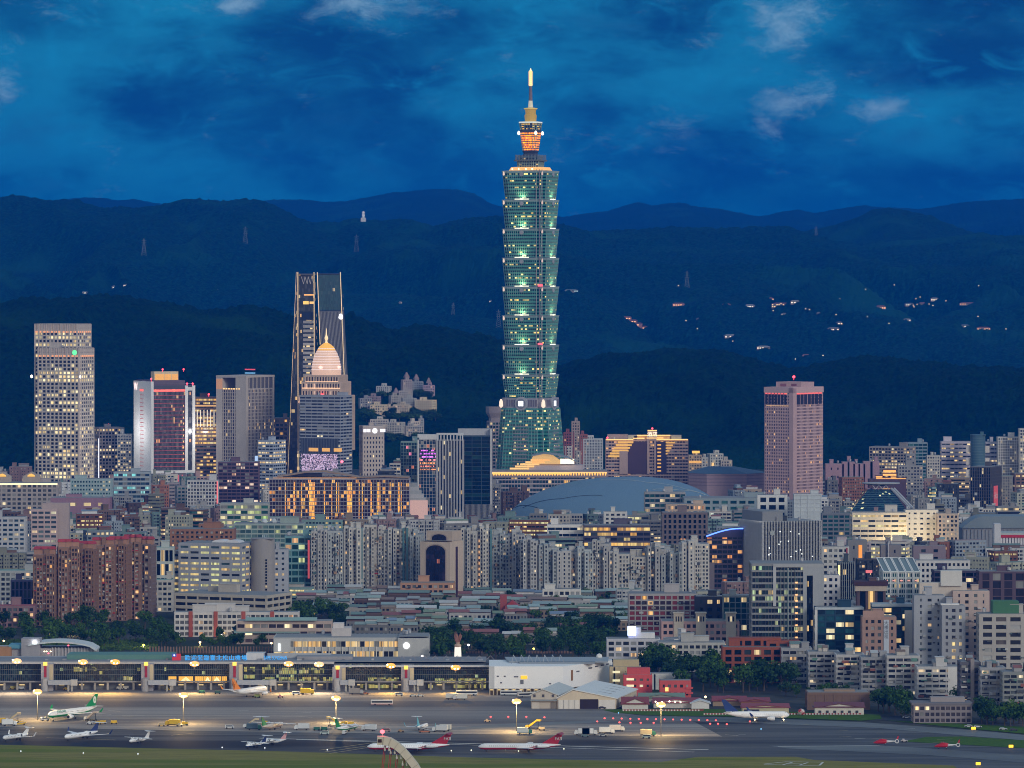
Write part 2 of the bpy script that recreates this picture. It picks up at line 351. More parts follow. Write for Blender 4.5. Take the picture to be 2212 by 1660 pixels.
for a in ((311, 553, 42, 'steel pylon standing alone on the slope above the white hillside villas'), (530, 528, 44, 'tall steel pylon high on the slope behind the twin-step tower and portal tower'), (770, 545, 46, 'steel pylon on the slope directly beneath the white summit mast'),
          (1484, 622, 40, 'steel pylon on the slope above the red-roofed hillside temple'), (1077, 708, 40, 'steel pylon on the slope touching the side of the green skyscraper'), (979, 680, 28, 'short steel pylon above the terraced clearing on the slope')):
    pylon(a[0], a[1], a[2], MID, a[3])
pylon(1763, 517, 38, HUMP, 'faint steel pylon on the shoulder of the rounded summit')
# broadcast mast on the summit
p = on_hill(MID, 785, 478); r = thing('broadcast_mast', 'white floodlit broadcast mast with round dishes on the summit', 'mast', p)
MB().prism([(-7, -5), (7, -5), (7, 5), (-7, 5)], -2, 9).build('station', plain((.75, .75, .72)), r)
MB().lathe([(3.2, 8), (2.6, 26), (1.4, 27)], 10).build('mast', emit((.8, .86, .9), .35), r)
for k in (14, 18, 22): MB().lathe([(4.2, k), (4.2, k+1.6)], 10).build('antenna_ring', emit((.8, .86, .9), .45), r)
# villas and temples on the slopes
ROOFS = [plain((.22, .10, .08)), plain((.16, .17, .18)), plain((.12, .16, .17)), plain((.3, .29, .27))]
def villa(px, py, wpx, hpx, hill, label, lit, col=(.24, .22, .19), roof=0, cat='villa', name='hillside_villa', grp='lit villas scattered over the mountain slope'):
    p = on_hill(hill, px, py); s_ = p[1]/F; W_, Hh = wpx*s_*.85, hpx*s_*.62
    r = thing(name, label, cat, (p[0], p[1], p[2]-1), rnd.uniform(-.3, .3), grp)
    MB().box(-W_/2, W_/2, 0, 12, -2, Hh).build('wall', plain(col), r)
    m = MB(); n_ = max(2, int(W_/5)); fl = max(1, int(Hh/3.6))
    for j in range(fl):
        for i in range(n_):
            if rnd.random() < .75: x0 = -W_/2+W_*(i+.2)/n_; m.box(x0, x0+W_/n_*.6, -.2, .05, Hh*(j+.3)/fl, Hh*(j+.75)/fl)
    if m.v: m.build('window_band', emit(lit, 1.6), r)
    MB().hull([[(-W_/2-1, -1, Hh), (W_/2+1, -1, Hh), (W_/2+1, 13, Hh), (-W_/2-1, 13, Hh)], [(-W_/3, 5, Hh+2.8), (W_/3, 5, Hh+2.8), (W_/3, 7, Hh+2.8), (-W_/3, 7, Hh+2.8)]]).build('roof', ROOFS[roof], r)
WL, OL, GL = (1, .85, .62), (1, .48, .2), (.85, .8, .6)
V = [(180, 634, 16, 5, 'low villa in a lit clearing at the tree line behind the twin-step tower', GL, 2), (250, 622, 18, 5, 'pale villa on the slope under the lone pylon', WL, 3), (270, 618, 10, 4, 'tiny villa next to the pale villa under the lone pylon', WL, 1),
     (463, 628, 20, 3, 'long low lit farmhouse on the slope above the portal tower', GL, 2), (930, 592, 14, 3, 'small white-lit villa beside the green skyscraper high on the slope', WL, 1), (865, 655, 8, 3, 'lone dim cottage on the slope below the summit mast', WL, 1), (1060, 652, 8, 3, 'dim cottage beside the pylon near the green skyscraper', WL, 1),
     (1235, 630, 34, 5, 'row villa with pale walls in the trees beside the green skyscraper', (.4, .7, .7), 2), (1570, 662, 20, 7, 'small orange-lit villa between the temple and the big lit resort', OL, 0), (1618, 664, 24, 7, 'white villa with a lit terrace beside the big lit resort', WL, 3),
     (1655, 648, 40, 6, 'long upper pavilion with a string of orange lamps above the resort', OL, 0), (1690, 664, 56, 13, 'big lit resort with rows of yellow windows on the slope', (1, .7, .3), 0), (1717, 656, 22, 9, 'annex with pale lights at the end of the big resort', WL, 3),
     (1580, 730, 34, 9, 'cluster house with white lit front below the resort', WL, 3), (1648, 754, 32, 8, 'white terrace house lowest in the valley below the resort', WL, 3), (1800, 714, 30, 8, 'white-lit hotel stepping up the slope by the valley road', WL, 1), (1815, 700, 14, 5, 'upper wing of the stepping white hotel', WL, 1),
     (1904, 668, 24, 10, 'orange-lit temple lodge alone on the dark slope', OL, 0), (1965, 660, 22, 6, 'dim grey villa at one end of the upper village', GL, 2), (1995, 658, 18, 5, 'red-roofed villa in the middle of the upper village', OL, 0), (2020, 650, 22, 8, 'white boxy villa highest in the upper village', WL, 3),
     (2095, 658, 52, 5, 'long building with a line of orange lamps in the upper village', OL, 0), (2125, 712, 34, 6, 'orange-lit lodge in the lower village', OL, 0), (2085, 706, 20, 5, 'grey villa beside the orange lodge in the lower village', GL, 2), (1960, 694, 18, 6, 'pale villa above the pink tower side of the valley', WL, 3),
     (1700, 680, 30, 3, 'strip of dim lights just below the big resort', GL, 1), (1512, 690, 20, 2, 'faint row of cottage lights below the temple', WL, 1), (1740, 772, 16, 8, 'pinkish pavilion at the bottom of the valley', (1, .5, .5), 0), (1770, 678, 14, 3, 'tiny roadside cottage beyond the resort annex', GL, 1), (1858, 656, 20, 3, 'dim farmhouse between the resort and temple lodge', GL, 2)]
for (px, py, a, b, lab, lc, rf) in V: villa(px, py, a, b, MID, lab, lc, roof=rf)
villa(1466, 661, 30, 8, MID, 'hillside temple with a wide swept red roof on the slope', OL, (.45, .25, .2), 0, 'temple', 'hillside_temple', None)
q7 = random.Random(12); LMP = emit((1, .7, .38), 1.8)
for k in range(30):
    c_ = V[q7.choice([i for i in range(len(V)) if V[i][0] > 1500 or i < 3])]; px, py = c_[0]+q7.gauss(0, 34), c_[1]+q7.gauss(3, 9)
    if not 1240 < px < 2200: px = q7.uniform(1400, 2180)
    p = on_hill(MID, px, py); o = thing('hillside_lamp', 'tiny warm lamp among the trees of the hillside village', 'lamp', (p[0], p[1]-4, p[2]+3), 0, 'village lamps on the mountain slope'); MB().tube((0, 0, -6), (0, 0, 0), .2, n=4).build('pole', ROOFS[1], o); MB().lathe([(.2, 0), (1.3, .9), (1.3, 1.6), (.2, 2.4)], 6).build('lamp_head', LMP, o)
for k in range(4): villa(1354+k*12, 690+k*7, 20, 8, MID, ('uppermost', 'second', 'third', 'lowest')[k]+' red-walled hall of the temple stepping down the slope', OL, (.5, .24, .2), 0, 'temple', 'hillside_temple', 'temple halls stepping down the slope')
# ---------------- building kit
def vol(W, G, x0, x1, y0, y1, z0, z1, fh=3.5, bay=3.6, sp=.45, pr=.3, e=.3, fins=None, cap=True):
    nf = max(1, round((z1-z0)/fh)); fh = (z1-z0)/nf
    nx = max(1, round((x1-x0)/bay)); ny = max(1, round((y1-y0)/bay)); uo = rnd.randint(0, 50)*100; vo = 0
    def band(m, a, b, va, vb):
        m.quad([(x0, y0, a), (x1, y0, a), (x1, y0, b), (x0, y0, b)], [(uo, va), (uo+nx, va), (uo+nx, vb), (uo, vb)])
        m.quad([(x1, y0, a), (x1, y1, a), (x1, y1, b), (x1, y0, b)], [(uo+200, va), (uo+200+ny, va), (uo+200+ny, vb), (uo+200, vb)])
        m.quad([(x1, y1, a), (x0, y1, a), (x0, y1, b), (x1, y1, b)], [(uo+400, va), (uo+400+nx, va), (uo+400+nx, vb), (uo+400, vb)])
        m.quad([(x0, y1, a), (x0, y0, a), (x0, y0, b), (x0, y1, b)], [(uo+600, va), (uo+600+ny, va), (uo+600+ny, vb), (uo+600, vb)])
    if isinstance(G, list):
        for i in range(nf):
            m = MB(); band(m, z0+i*fh, z0+(i+1)*fh, i+.001, i+.999); G.append(m)
    else: band(G, z0, z1, 0, nf-.001)
    if cap: W.box(x0-.02, x1+.02, y0-.02, y1+.02, z1-.4, z1+.9)
    if sp > 0:
        for i in range(nf+1):
            a = z0+i*fh-sp*fh*.5; b = z0+i*fh+sp*fh*.5
            if i == 0: a = z0
            if i == nf: b = z1+1.0
            W.box(x0-e, x1+e, y0-e, y1+e, a, b)
    if pr > 0:
        e2 = e+.06 if fins is None else fins; hw = bay*pr*.5
        bx = (x1-x0)/nx; by = (y1-y0)/ny; hx = bx*pr*.5; hy = by*pr*.5; zt = z1+.6
        for i in range(nx+1):
            c = min(max(x0+i*bx, x0-e2+hx), x1+e2-hx)
            W.box(c-hx, c+hx, y0-e2, y0+.05, z0, zt); W.box(c-hx, c+hx, y1-.05, y1+e2, z0, zt)
        for i in range(ny+1):
            c = min(max(y0+i*by, y0-e2+hy+.01), y1+e2-hy-.01)
            W.box(x0-e2+.01, x0+.05, c-hy, c+hy, z0, zt); W.box(x1-.05, x1+e2-.01, c-hy, c+hy, z0, zt)
GEN = []       # image-space occupancy for the filler: (l, r, top, vis, Y)
FOOT = []      # world footprints
WALLS = dict(pale=(.56, .53, .48), grey=(.33, .33, .33), white=(.66, .66, .66), pink=(.50, .33, .31), tan=(.46, .36, .27), brick=(.32, .14, .09), brown=(.17, .11, .09), teal=(.22, .34, .33), bluegrey=(.28, .33, .38), dark=(.06, .07, .085), cream=(.60, .52, .40), purple=(.22, .15, .20), rose=(.42, .24, .24), olive=(.36, .37, .30), mauve=(.48, .42, .44))
G_OFF = glass(lit=.30, rows=True, es=.9); G_RES = glass(dark=(.02, .025, .03), mid=(.13, .15, .15), pale=(.42, .43, .42), pm=.40, pp=.17, lit=.05, lc=((1, .55, .2), (1, .85, .55)), es=.8)
G_DARK = glass(dark=(.006, .010, .016), mid=(.012, .02, .03), pale=(.04, .06, .07), lit=.06, es=.8, rough=.12)
G_TEAL = glass(dark=(.01, .05, .055), mid=(.02, .10, .10), pale=(.08, .22, .2), lit=.10, es=.7, rough=.12)
G_BLUE = glass(dark=(.005, .03, .055), mid=(.02, .11, .15), pale=(.06, .25, .28), pm=.5, lit=.20, rows=True, es=.9)
G_GOLD = glass(dark=(.05, .03, .02), mid=(.16, .09, .05), pale=(.2, .14, .08), lit=.55, lc=((1, .36, .05), (1, .62, .16)), es=1.0, rows=False)
G_YEL = glass(dark=(.012, .02, .03), mid=(.03, .05, .055), pale=(.10, .10, .09), lit=.62, lc=((1, .66, .2), (.95, .9, .45)), es=.85, rows=True)
def frame_of(l, c, r, top, base, th):
    Y = Yb(base); s = Y/F; th = radians(th)
    if abs(th) < .01: wd = (r-l)*s; dp = None; side = 1; c = r
    elif th > 0: wd = (c-l)*s/cos(th); dp = (r-c)*s/sin(th); side = 1
    else: wd = (r-c)*s/cos(th); dp = (c-l)*s/sin(-th); side = -1; th = th
    return Y, s, th, wd, dp, side, c
def building(name, label, l, c, r, top, base, th=0, vis=None, wallc='grey', gl=None, fh=3.5, bay=3.6, sp=.45, pr=.3, e=.35, fins=None, roof=(.25, .25, .25), cat='building', pent=1, group=None, depth=None, bands=True, steps=None, ref=None, z0=0, nobody=False, at=None, tanks=None, maxd=60):
    Y, s, th, wd, dp, side, cpx = frame_of(l, c, r, top, base, th)
    if at: Y = at[1]; 
    dp = min(depth or dp or max(14, wd*.5), maxd)
    hgt = Z(top, Y)-z0
    cx, cy = X(cpx, Y), Y
    rz = -th; lx = (wd/2 if side > 0 else -wd/2); ly = -dp/2
    ox = cx-(lx*cos(rz)-ly*sin(rz)); oy = cy-(lx*sin(rz)+ly*cos(rz))
    R_ = thing(name, label, cat, (ox, oy, z0), rz, group); R_['_w'] = 0; del R_['_w']
    wm = wallc if not isinstance(wallc, (str, tuple)) else wall(WALLS[wallc] if isinstance(wallc, str) else wallc)
    gl = gl or G_OFF
    if not nobody:
        W = MB(); G = [] if bands else MB()
        vol(W, G, -wd/2, wd/2, -dp/2, dp/2, 0, hgt, fh, bay, sp, pr, e, fins)
        for st in (steps or []):      # (fx0, fx1, fy0, fy1, extra height or absolute top px)
            x0, x1, y0, y1, tp = st
            vol(W, G, -wd/2+wd*x0, -wd/2+wd*x1, -dp/2+dp*y0, -dp/2+dp*y1, 0, Z(tp, Y)-z0, fh, bay, sp, pr, e, fins)
        W.build('wall', wm, R_)
        if bands:
            for m in G: m.build('window_band', gl, R_)
        else: G.build('glazing', gl, R_)
    MB().box(-wd/2+.3, wd/2-.3, -dp/2+.3, dp/2-.3, hgt+.9, hgt+1.1).build('roof', plain(roof), R_)
    rooftop(R_, wd, dp, hgt+1.0, wm, pent, tanks)
    GEN.append((l, r, top, vis if vis is not None else base, Y)); FOOT.append((ox, oy, wd/2, dp/2, rz))
    if ref: REFS.append((ref, (l+r)/2, base, Y))
    R_.pop if 0 else None
    return R_, wd, dp, hgt, s
REFS = []
TINS = [(.28, .36, .33), (.14, .21, .19), (.28, .30, .31), (.19, .26, .36), (.26, .09, .08), (.50, .51, .51), (.19, .26, .18), (.28, .38, .39), (.22, .15, .12)]
TANK = wall((.55, .57, .6), .3, .1, .7)
def rooftop(R_, wd, dp, z, wm, pent=1, tanks=None):
    for i in range(pent):
        a = rnd.uniform(.18, .3)*wd; b = min(rnd.uniform(5, 8), dp*.6); x = rnd.uniform(-wd/2+a/2+1, wd/2-a/2-1) if wd > a+3 else 0; y = rnd.uniform(-dp/4, dp/4); h_ = rnd.uniform(3, 6)
        m = MB().box(x-a/2, x+a/2, y-b/2, y+b/2, z, z+h_).box(x-a/2-.3, x+a/2+.3, y-b/2-.3, y+b/2+.3, z+h_, z+h_+.35); m.build('stair_house', wm, R_)
    for i in range(tanks if tanks is not None else rnd.choice((0, 1, 1, 2))):
        x = rnd.uniform(-wd/2+2, wd/2-2); y = rnd.uniform(-dp/2+2, dp/4)
        MB().lathe([(1.1, z+.6), (1.2, z+.8), (1.2, z+2.8), (.5, z+3.2)], 8, x, y).build('water_tank', TANK, R_)
def shed(R_, wd, dp, z, k=None):
    a = rnd.uniform(.35, .8)*wd; b = rnd.uniform(.5, .8)*dp; x = rnd.uniform(-1, 1)*(wd-a)/2; y = rnd.uniform(-1, 1)*(dp-b)/2
    c = plain(rnd.choice(TINS) if k is None else k, .5)
    MB().box(x-a/2+.4, x+a/2-.4, y-b/2+.4, y+b/2-.4, z, z+2.4).build('roof_room', wall(WALLS[rnd.choice(('pale', 'grey', 'white', 'brown'))]), R_)
    MB().hull([[(x-a/2, y-b/2, z+2.4), (x+a/2, y-b/2, z+2.4), (x+a/2, y+b/2, z+2.4), (x-a/2, y+b/2, z+2.4)], [(x-a/2, y-.1, z+3.8), (x+a/2, y-.1, z+3.8), (x+a/2, y+.1, z+3.8), (x-a/2, y+.1, z+3.8)]]).build('tin_roof', c, R_)
# ---------------- the green pagoda skyscraper
def green_tower():
    Y = 5190.0; s = Y/F; th = radians(22); cx = X(1146.5, Y); RZ = -th
    zz = lambda py: Z(py, Y)
    R_ = thing('skyscraper', 'green glass pagoda skyscraper of eight flared tiers with a lit spire', 'skyscraper', (cx, Y+40, 0), RZ)
    A = lambda wpx: wpx*s/(cos(th)+sin(th))/2*1.115       # half side from silhouette width in px
    TEAL = wall((.07, .31, .27), .4, .15, streak=False); TRIM = wall((.30, .46, .42), .45, .15, streak=False)
    GG = glass(dark=(.003, .04, .036), mid=(.008, .075, .065), pale=(.03, .15, .12), pm=.4, pp=.1, lit=.115, lc=((1, .58, .08), (.95, .85, .3)), es=1.5, rows=True, rough=.18, sub=1)
    def plan(a, z, n=.17):
        n = a*n; q = []
        for k in range(4):
            c_, s_ = [(1, 0), (0, 1), (-1, 0), (0, -1)][k]
            for (x, y) in ((-(a-2*n), -a), (a-2*n, -a), (a-2*n, -a+n), (a-n, -a+n), (a-n, -a+2*n)):
                q.append((x*c_-y*s_, x*s_+y*c_, z))
        return q
    def loft(par, a0, z0, a1, z1, floors, trimw=.28, mull=14, gl=GG, e=.25, frame=TEAL, nm='window_band'):
        for i in range(floors):
            t0, t1 = i/floors, (i+1)/floors; r0 = plan(a0+(a1-a0)*t0, z0+(z1-z0)*t0); r1 = plan(a0+(a1-a0)*t1, z0+(z1-z0)*t1); m = MB(); uo = 0
            for k in range(len(r0)):
                j = (k+1) % len(r0); L_ = (Vector(r0[j])-Vector(r0[k])).length/2.6
                m.quad([r0[k], r0[j], r1[j], r1[k]], [(uo, i+.01), (uo+L_, i+.01), (uo+L_, i+.99), (uo, i+.99)]); uo += math.ceil(L_)+3
            m.build(nm, gl, par)
        m = MB()
        for i in range(floors+1):
            t = i/floors; z = z0+(z1-z0)*t; a = a0+(a1-a0)*t+e; h_ = (z1-z0)/floors*trimw
            m.hull([plan(a, max(z0, z-h_)), plan(a, z+h_)])
        m.build('floor_edge', frame, par)
        m = MB()
        for k in range(4):
            c_, s_ = [(1, 0), (0, 1), (-1, 0), (0, -1)][k]; rot = lambda x, y, z: (x*c_-y*s_, x*s_+y*c_, z)
            for i in range(mull+1):
                f = -1+2*i/mull; w0 = a0*(1-.34); w1 = a1*(1-.34)
                m.hull([[rot(f*w0-.17, -a0-.45, z0), rot(f*w0+.17, -a0-.45, z0), rot(f*w0+.17, -a0+.1, z0), rot(f*w0-.17, -a0+.1, z0)], [rot(f*w1-.17, -a1-.45, z1), rot(f*w1+.17, -a1-.45, z1), rot(f*w1+.17, -a1+.1, z1), rot(f*w1-.17, -a1+.1, z1)]])
            for f in (-.83, .83, -1, 1):
                o_ = -a0*(1-.17) if abs(f) < .9 else -a0*(1-.34); o1 = -a1*(1-.17) if abs(f) < .9 else -a1*(1-.34)
                m.hull([[rot(f*a0-.3, o_-.4, z0), rot(f*a0+.3, o_-.4, z0), rot(f*a0+.3, o_+.2, z0), rot(f*a0-.3, o_+.2, z0)], [rot(f*a1-.3, o1-.4, z1), rot(f*a1+.3, o1-.4, z1), rot(f*a1+.3, o1+.2, z1), rot(f*a1-.3, o1+.2, z1)]])
        m.build('mullion', TRIM, par)
    # base pyramid
    zb = zz(885); a_b = A(140)
    GB0 = glass(dark=(.01, .10, .09), mid=(.02, .14, .12), pale=(.05, .22, .18), lit=.075, lc=((1, .6, .15), (.95, .9, .4)), es=1.2, rows=True, sub=1)
    loft(R_, A(158), 0, A(127), zb, 26, .26, 12, gl=GB0)
    m = MB()
    for k in range(2):      # stone lattice panel up the middle of the two seen faces
        rot = (lambda x, y, z: (x, y, z)) if k == 0 else (lambda x, y, z: (-y, x, z))
        for i in range(4, 22):
            z = zb*i/26; a = A(158)+(A(127)-A(158))*i/26+.5; hh = zb/26*(.42 if i in (14, 15) else .26)
            m.hull([[rot(-9, -a-.3, z), rot(9, -a-.3, z), rot(9, -a+.5, z), rot(-9, -a+.5, z)], [rot(-9, -a-.3, z+hh), rot(9, -a-.3, z+hh), rot(9, -a+.5, z+hh), rot(-9, -a+.5, z+hh)]])
    m.build('stone_band', wall((.36, .34, .36)), R_)
    # collar with the round coins
    zc0, zc1 = zb, zz(861); m = MB(); m.hull([plan(A(122), zc0), plan(A(122), zc1)]); m.build('collar', wall((.34, .33, .36)), R_)
    m = MB(); a = A(122)
    for k in range(2):
        rot = (lambda x, y, z: (x, y, z)) if k == 0 else (lambda x, y, z: (-y, x, z))
        for i in range(-6, 7):
            if abs(i) > 1: m.hull([[rot(i*3-.9, -a-.3, zc0+3), rot(i*3+.9, -a-.3, zc0+3), rot(i*3+.9, -a+.3, zc0+3), rot(i*3-.9, -a+.3, zc0+3)], [rot(i*3-.9, -a-.3, zc1-2), rot(i*3+.9, -a-.3, zc1-2), rot(i*3+.9, -a+.3, zc1-2), rot(i*3-.9, -a+.3, zc1-2)]])
    m.build('louvre', wall((.18, .16, .19)), R_)
    zm = (zc0+zc1)/2
    def disc(par, ang, y0, y1, r, mat, nm, sq=False, zc=zm, n=24):
        m = MB(); c_, s_ = cos(ang), sin(ang)
        pts = [(r*cos(2*pi*i/n), r*sin(2*pi*i/n)) for i in range(n)] if not sq else [(-r, -r), (r, -r), (r, r), (-r, r)]
        m.hull([[(x*c_-y*s_, x*s_+y*c_, zc+z) for x, z in pts] for y in (y0, y1)]); return m.build(nm, mat, par)
    for ang in (0, pi/2, pi, -pi/2):
        o = disc(R_, ang, -a-2.0, -a, 8, wall((.42, .43, .46), .4), 'coin_emblem')
        disc(o, ang, -a-2.5, -a-2.01, 5.6, wall((.26, .27, .3), .4), 'inner_ring'); disc(o, ang, -a-3, -a-2.3, 2.9, emit((.9, .95, 1), 2.2), 'lit_square', True)
    # eight flared modules
    tops = [368, 431, 494, 557, 619.5, 682, 746, 810]
    for i, t in enumerate(tops):
        bt = tops[i+1] if i < 7 else 861
        z1_ = zz(t+4); z0_ = zz(bt-1); a0, a1 = A(108), A(121)
        loft(R_, a0, z0_, a1, z1_, 8)
        m = MB(); m.hull([plan(a1+.4, z1_-.3), plan(a1+.9, z1_+2.2)]); m.build('tier_ledge', wall((.30, .40, .40)), R_)
        for k, ang in enumerate((0, pi/2)):     # ruyi ornament and uplights in the middle of each seen face
            c_, s_ = cos(ang), sin(ang)
            o = disc(R_, ang, -a1-1.4, -a1-.2, 2.4, wall((.42, .42, .44), .4), 'cloud_ornament', zc=z1_-2.4, n=10)
            if i > 0:
                o = MB(); yb = -a1-1.2
                o.hull([[(x*c_-y*s_, x*s_+y*c_, z) for x, y in ((-5, yb), (5, yb), (9, yb+1.2), (-9, yb+1.2))] for z in (z1_+2.25, z1_+3.1)]); o.build('uplight', emit((1, .93, .7), 1.7), R_)
                ld = bpy.data.lights.new('uplight_beam', 'SPOT'); ld.energy = 9500; ld.spot_size = radians(130); ld.spot_blend = 1; ld.color = (1, .96, .5); ld.shadow_soft_size = 1.5
                lo = bpy.data.objects.new('uplight_beam', ld); COL.objects.link(lo); lo.parent = R_; x, y = 0, yb-1.2; lo.location = (x*c_-y*s_, x*s_+y*c_, z1_+3)
                dv = Vector((0*c_-(4.)*s_, 0*s_+(4.)*c_, 5)); lo.rotation_euler = (-dv).to_track_quat('Z', 'Y').to_euler()
        for (qx, qy) in ((-1, -1), (1, -1), (1, 1), (-1, 1)):
            MB().lathe([(.3, z1_-3.6), (1.2, z1_-2.6), (1.1, z1_-.8), (.3, z1_+1.4)], 8, qx*(a1*.83+1.0), qy*(a1*.83+1.0)).build('corner_finial', emit((1, .72, .55), .9), R_)
    for qx in (-1, 1): MB().lathe([(.8, zm-5), (2.6, zm-3), (2.2, zm+2), (1, zm+5)], 8, qx*A(128)*.9, -A(128)*.9*(1 if qx > 0 else 1)).build('corner_finial', emit((1, .8, .6), 1.1), R_)
    # glass lift shaft line near the corner
    for f, col in ((.66, (.42, .38, .38)), (.80, (.3, .26, .28)), (.92, (.42, .38, .38))):
        m = MB(); m.box(A(118)*f-.35, A(118)*f+.35, -A(118)*.92-2.2, -A(118)*.92-1.6, zz(861), zz(366)); m.build('corner_rail', wall(col), R_)
    for i in (4, 6): MB().box(A(121)*.74, A(121)*.95, -A(121)-1.4, -A(121)-.6, zz(tops[i]+4)+2.3, zz(tops[i]+4)+4.6).build('obstruction_light', emit((1, .12, .15), 1.8), R_)
    # crown
    o = MB().hull([plan(A(100), zz(372)), plan(A(92), zz(366)), plan(A(84), zz(360))]).build('lit_parapet', emit((1, .52, .15), .95), R_)
    for x in (-14, -6, 3, 11): MB().lathe([(.9, zz(366)), (.9, zz(363))], 8, x, -A(98)).build('terrace_lamp', emit((1, .8, .5), 2.4), R_)
    loft(R_, A(56), zz(362), A(58), zz(346), 3, .3, 8, gl=G_DARK, frame=wall((.14, .2, .22)))
    MB().hull([plan(A(70), zz(347)), plan(A(74), zz(344))]).build('crown_ledge', wall((.15, .2, .22)), R_)
    loft(R_, A(46), zz(344), A(52), zz(338), 1, .3, 6, gl=G_DARK, frame=wall((.14, .2, .22)))
    DK = wall((.07, .08, .10)); m = MB(); a = A(60)
    for i in range(16):
        f = -1+2*i/15
        for (px_, py_) in ((f*a, -a), (a, f*a), (-a, f*a)): m.tube((px_, py_, zz(345)), (px_, py_, zz(333)), .28, n=4)
    m.build('railing', wall((.24, .28, .3)), R_)
    m = MB(); a0 = A(30)
    m.hull([plan(A(40), zz(340)), plan(A(30), zz(330)), plan(A(36), zz(325))]); m.build('neck', DK, R_)
    # glowing lantern storeys
    GO = glass(dark=(.1, .03, .01), mid=(.12, .04, .01), pale=(.2, .08, .02), lit=1.1, lc=((1, .16, .0), (1, .24, .0)), es=3.6, rough=.3)
    loft(R_, A(34), zz(324), A(45), zz(284), 8, .20, 4, gl=GO, frame=DK, nm='lit_window_band')
    for (qx, qy) in ((-1, -1), (1, -1), (1, 1), (-1, 1)): MB().lathe([(.6, zz(290)), (1.9, zz(288)), (1.5, zz(283)), (.4, zz(281))], 8, qx*A(50)*.93, qy*A(50)*.93).build('corner_finial', emit((1, .95, .8), 1.6), R_)
    MB().hull([plan(A(47), zz(284)), plan(A(46), zz(279))]).build('dark_band', DK, R_)
    GY = glass(dark=(.03, .03, .03), mid=(.06, .05, .03), pale=(.1, .1, .05), lit=.6, lc=((1, .5, .06), (1, .7, .15)), es=1.0)
    loft(R_, A(44), zz(279), A(48), zz(264), 3, .28, 4, gl=GY, frame=DK)
    MB().hull([plan(A(51), zz(264)), plan(A(51), zz(261))]).build('white_ring', emit((.9, .95, .85), .7), R_)
    m = MB(); m.lathe([(A(22)*1.3, zz(261)), (A(24)*1.3, zz(247)), (A(20)*1.3, zz(244)), (A(21)*1.3, zz(236)), (A(26)*1.3, zz(232)), (A(14)*1.3, zz(230))], 14); m.build('drum', emit((.8, .5, .08), .35), R_)
    m = MB(); m.lathe([(A(28)*1.25, zz(233)), (A(28)*1.25, zz(231.5))], 14); m.build('drum_rim', emit((.8, .6, .15), .7), R_)
    MB().lathe([(3.0, zz(231)), (2.3, zz(215))], 10).build('spire_foot', emit((.8, .75, .55), .55), R_)
    MB().lathe([(2.25, zz(215)), (1.7, zz(183))], 10).build('spire', wall((.25, .2, .22)), R_)
    for k in range(7): MB().lathe([(2.4, zz(182-k*4.6)), (2.4, zz(182-k*4.6-3.6))], 10).build('spire_lamp', emit((1, .58, .20), 1.5), R_)
    MB().lathe([(1.6, zz(183)), (1.6, zz(150)), (.8, zz(147)), (.3, zz(144))], 8).build('spire_tip', emit((1, .75, .4), 1.6), R_)
    GEN.append((1084, 1212, 150, 1012, Y)); REFS.append(('green skyscraper', 1146, 1080, Y)); FOOT.append((cx, Y+40, 42, 42, 0))
    # mall at the foot
    M_ = thing('shopping_mall', 'low mall with a golden lit shell roof at the foot of the green skyscraper', 'mall', (X(1195, 5150), 5150, 0), 0); s2 = 5150/F; zt = lambda py: Z(py, 5150)
    MB().box(-30, 34, -8, 30, 0, zt(1005)).build('wall', wall(WALLS['mauve']), M_)
    for i in range(5): MB().box(-50+i*6, -50+i*6+22, -10, -8, zt(1012-i*4.6)-1, zt(1012-i*4.6)+1).build('lit_terrace', emit((1, .6, .2), 1.0), M_)
    m = MB(); ctrl = [(-46, 992), (-42, 984), (-20, 981), (0, 985), (16, 996)]
    rings = [[((px)*s2, y, zt(py)) for px, py in ctrl]+[((px)*s2, y, zt(1002)) for px, py in reversed(ctrl)] for y in (-10, 20)]
    m.hull(rings); m.build('golden_shell', emit((1, .6, .2), .62), M_)
    m = MB(); ctrl = [(-46, 983), (-20, 978), (8, 981), (32, 988), (52, 996)]
    m.hull([[((px)*s2, y, zt(py)) for px, py in ctrl]+[((px)*s2, y, zt(py+2.2)) for px, py in reversed(ctrl)] for y in (-14, 24)]); m.build('shell_roof', plain((.30, .33, .36), .4), M_)
    MB().box(8, 24, -12, -9, zt(1002), zt(991)).build('bright_entrance', emit((1, .8, .5), 2.0), M_)
    FOOT.append((X(1195, 5150), 5155, 60, 25, 0))
green_tower()

def beacon(R_, x, y, z, col=(1, .05, .07), r=1.1, s_=6):
    m = MB(); m.tube((x, y, z-2), (x, y, z), .15, n=4); m.lathe([(.2, z-.1), (r, z+r*.6), (r, z+r*1.2), (.2, z+2*r)], 8, x, y); m.build('obstruction_light', emit(col, s_), R_)

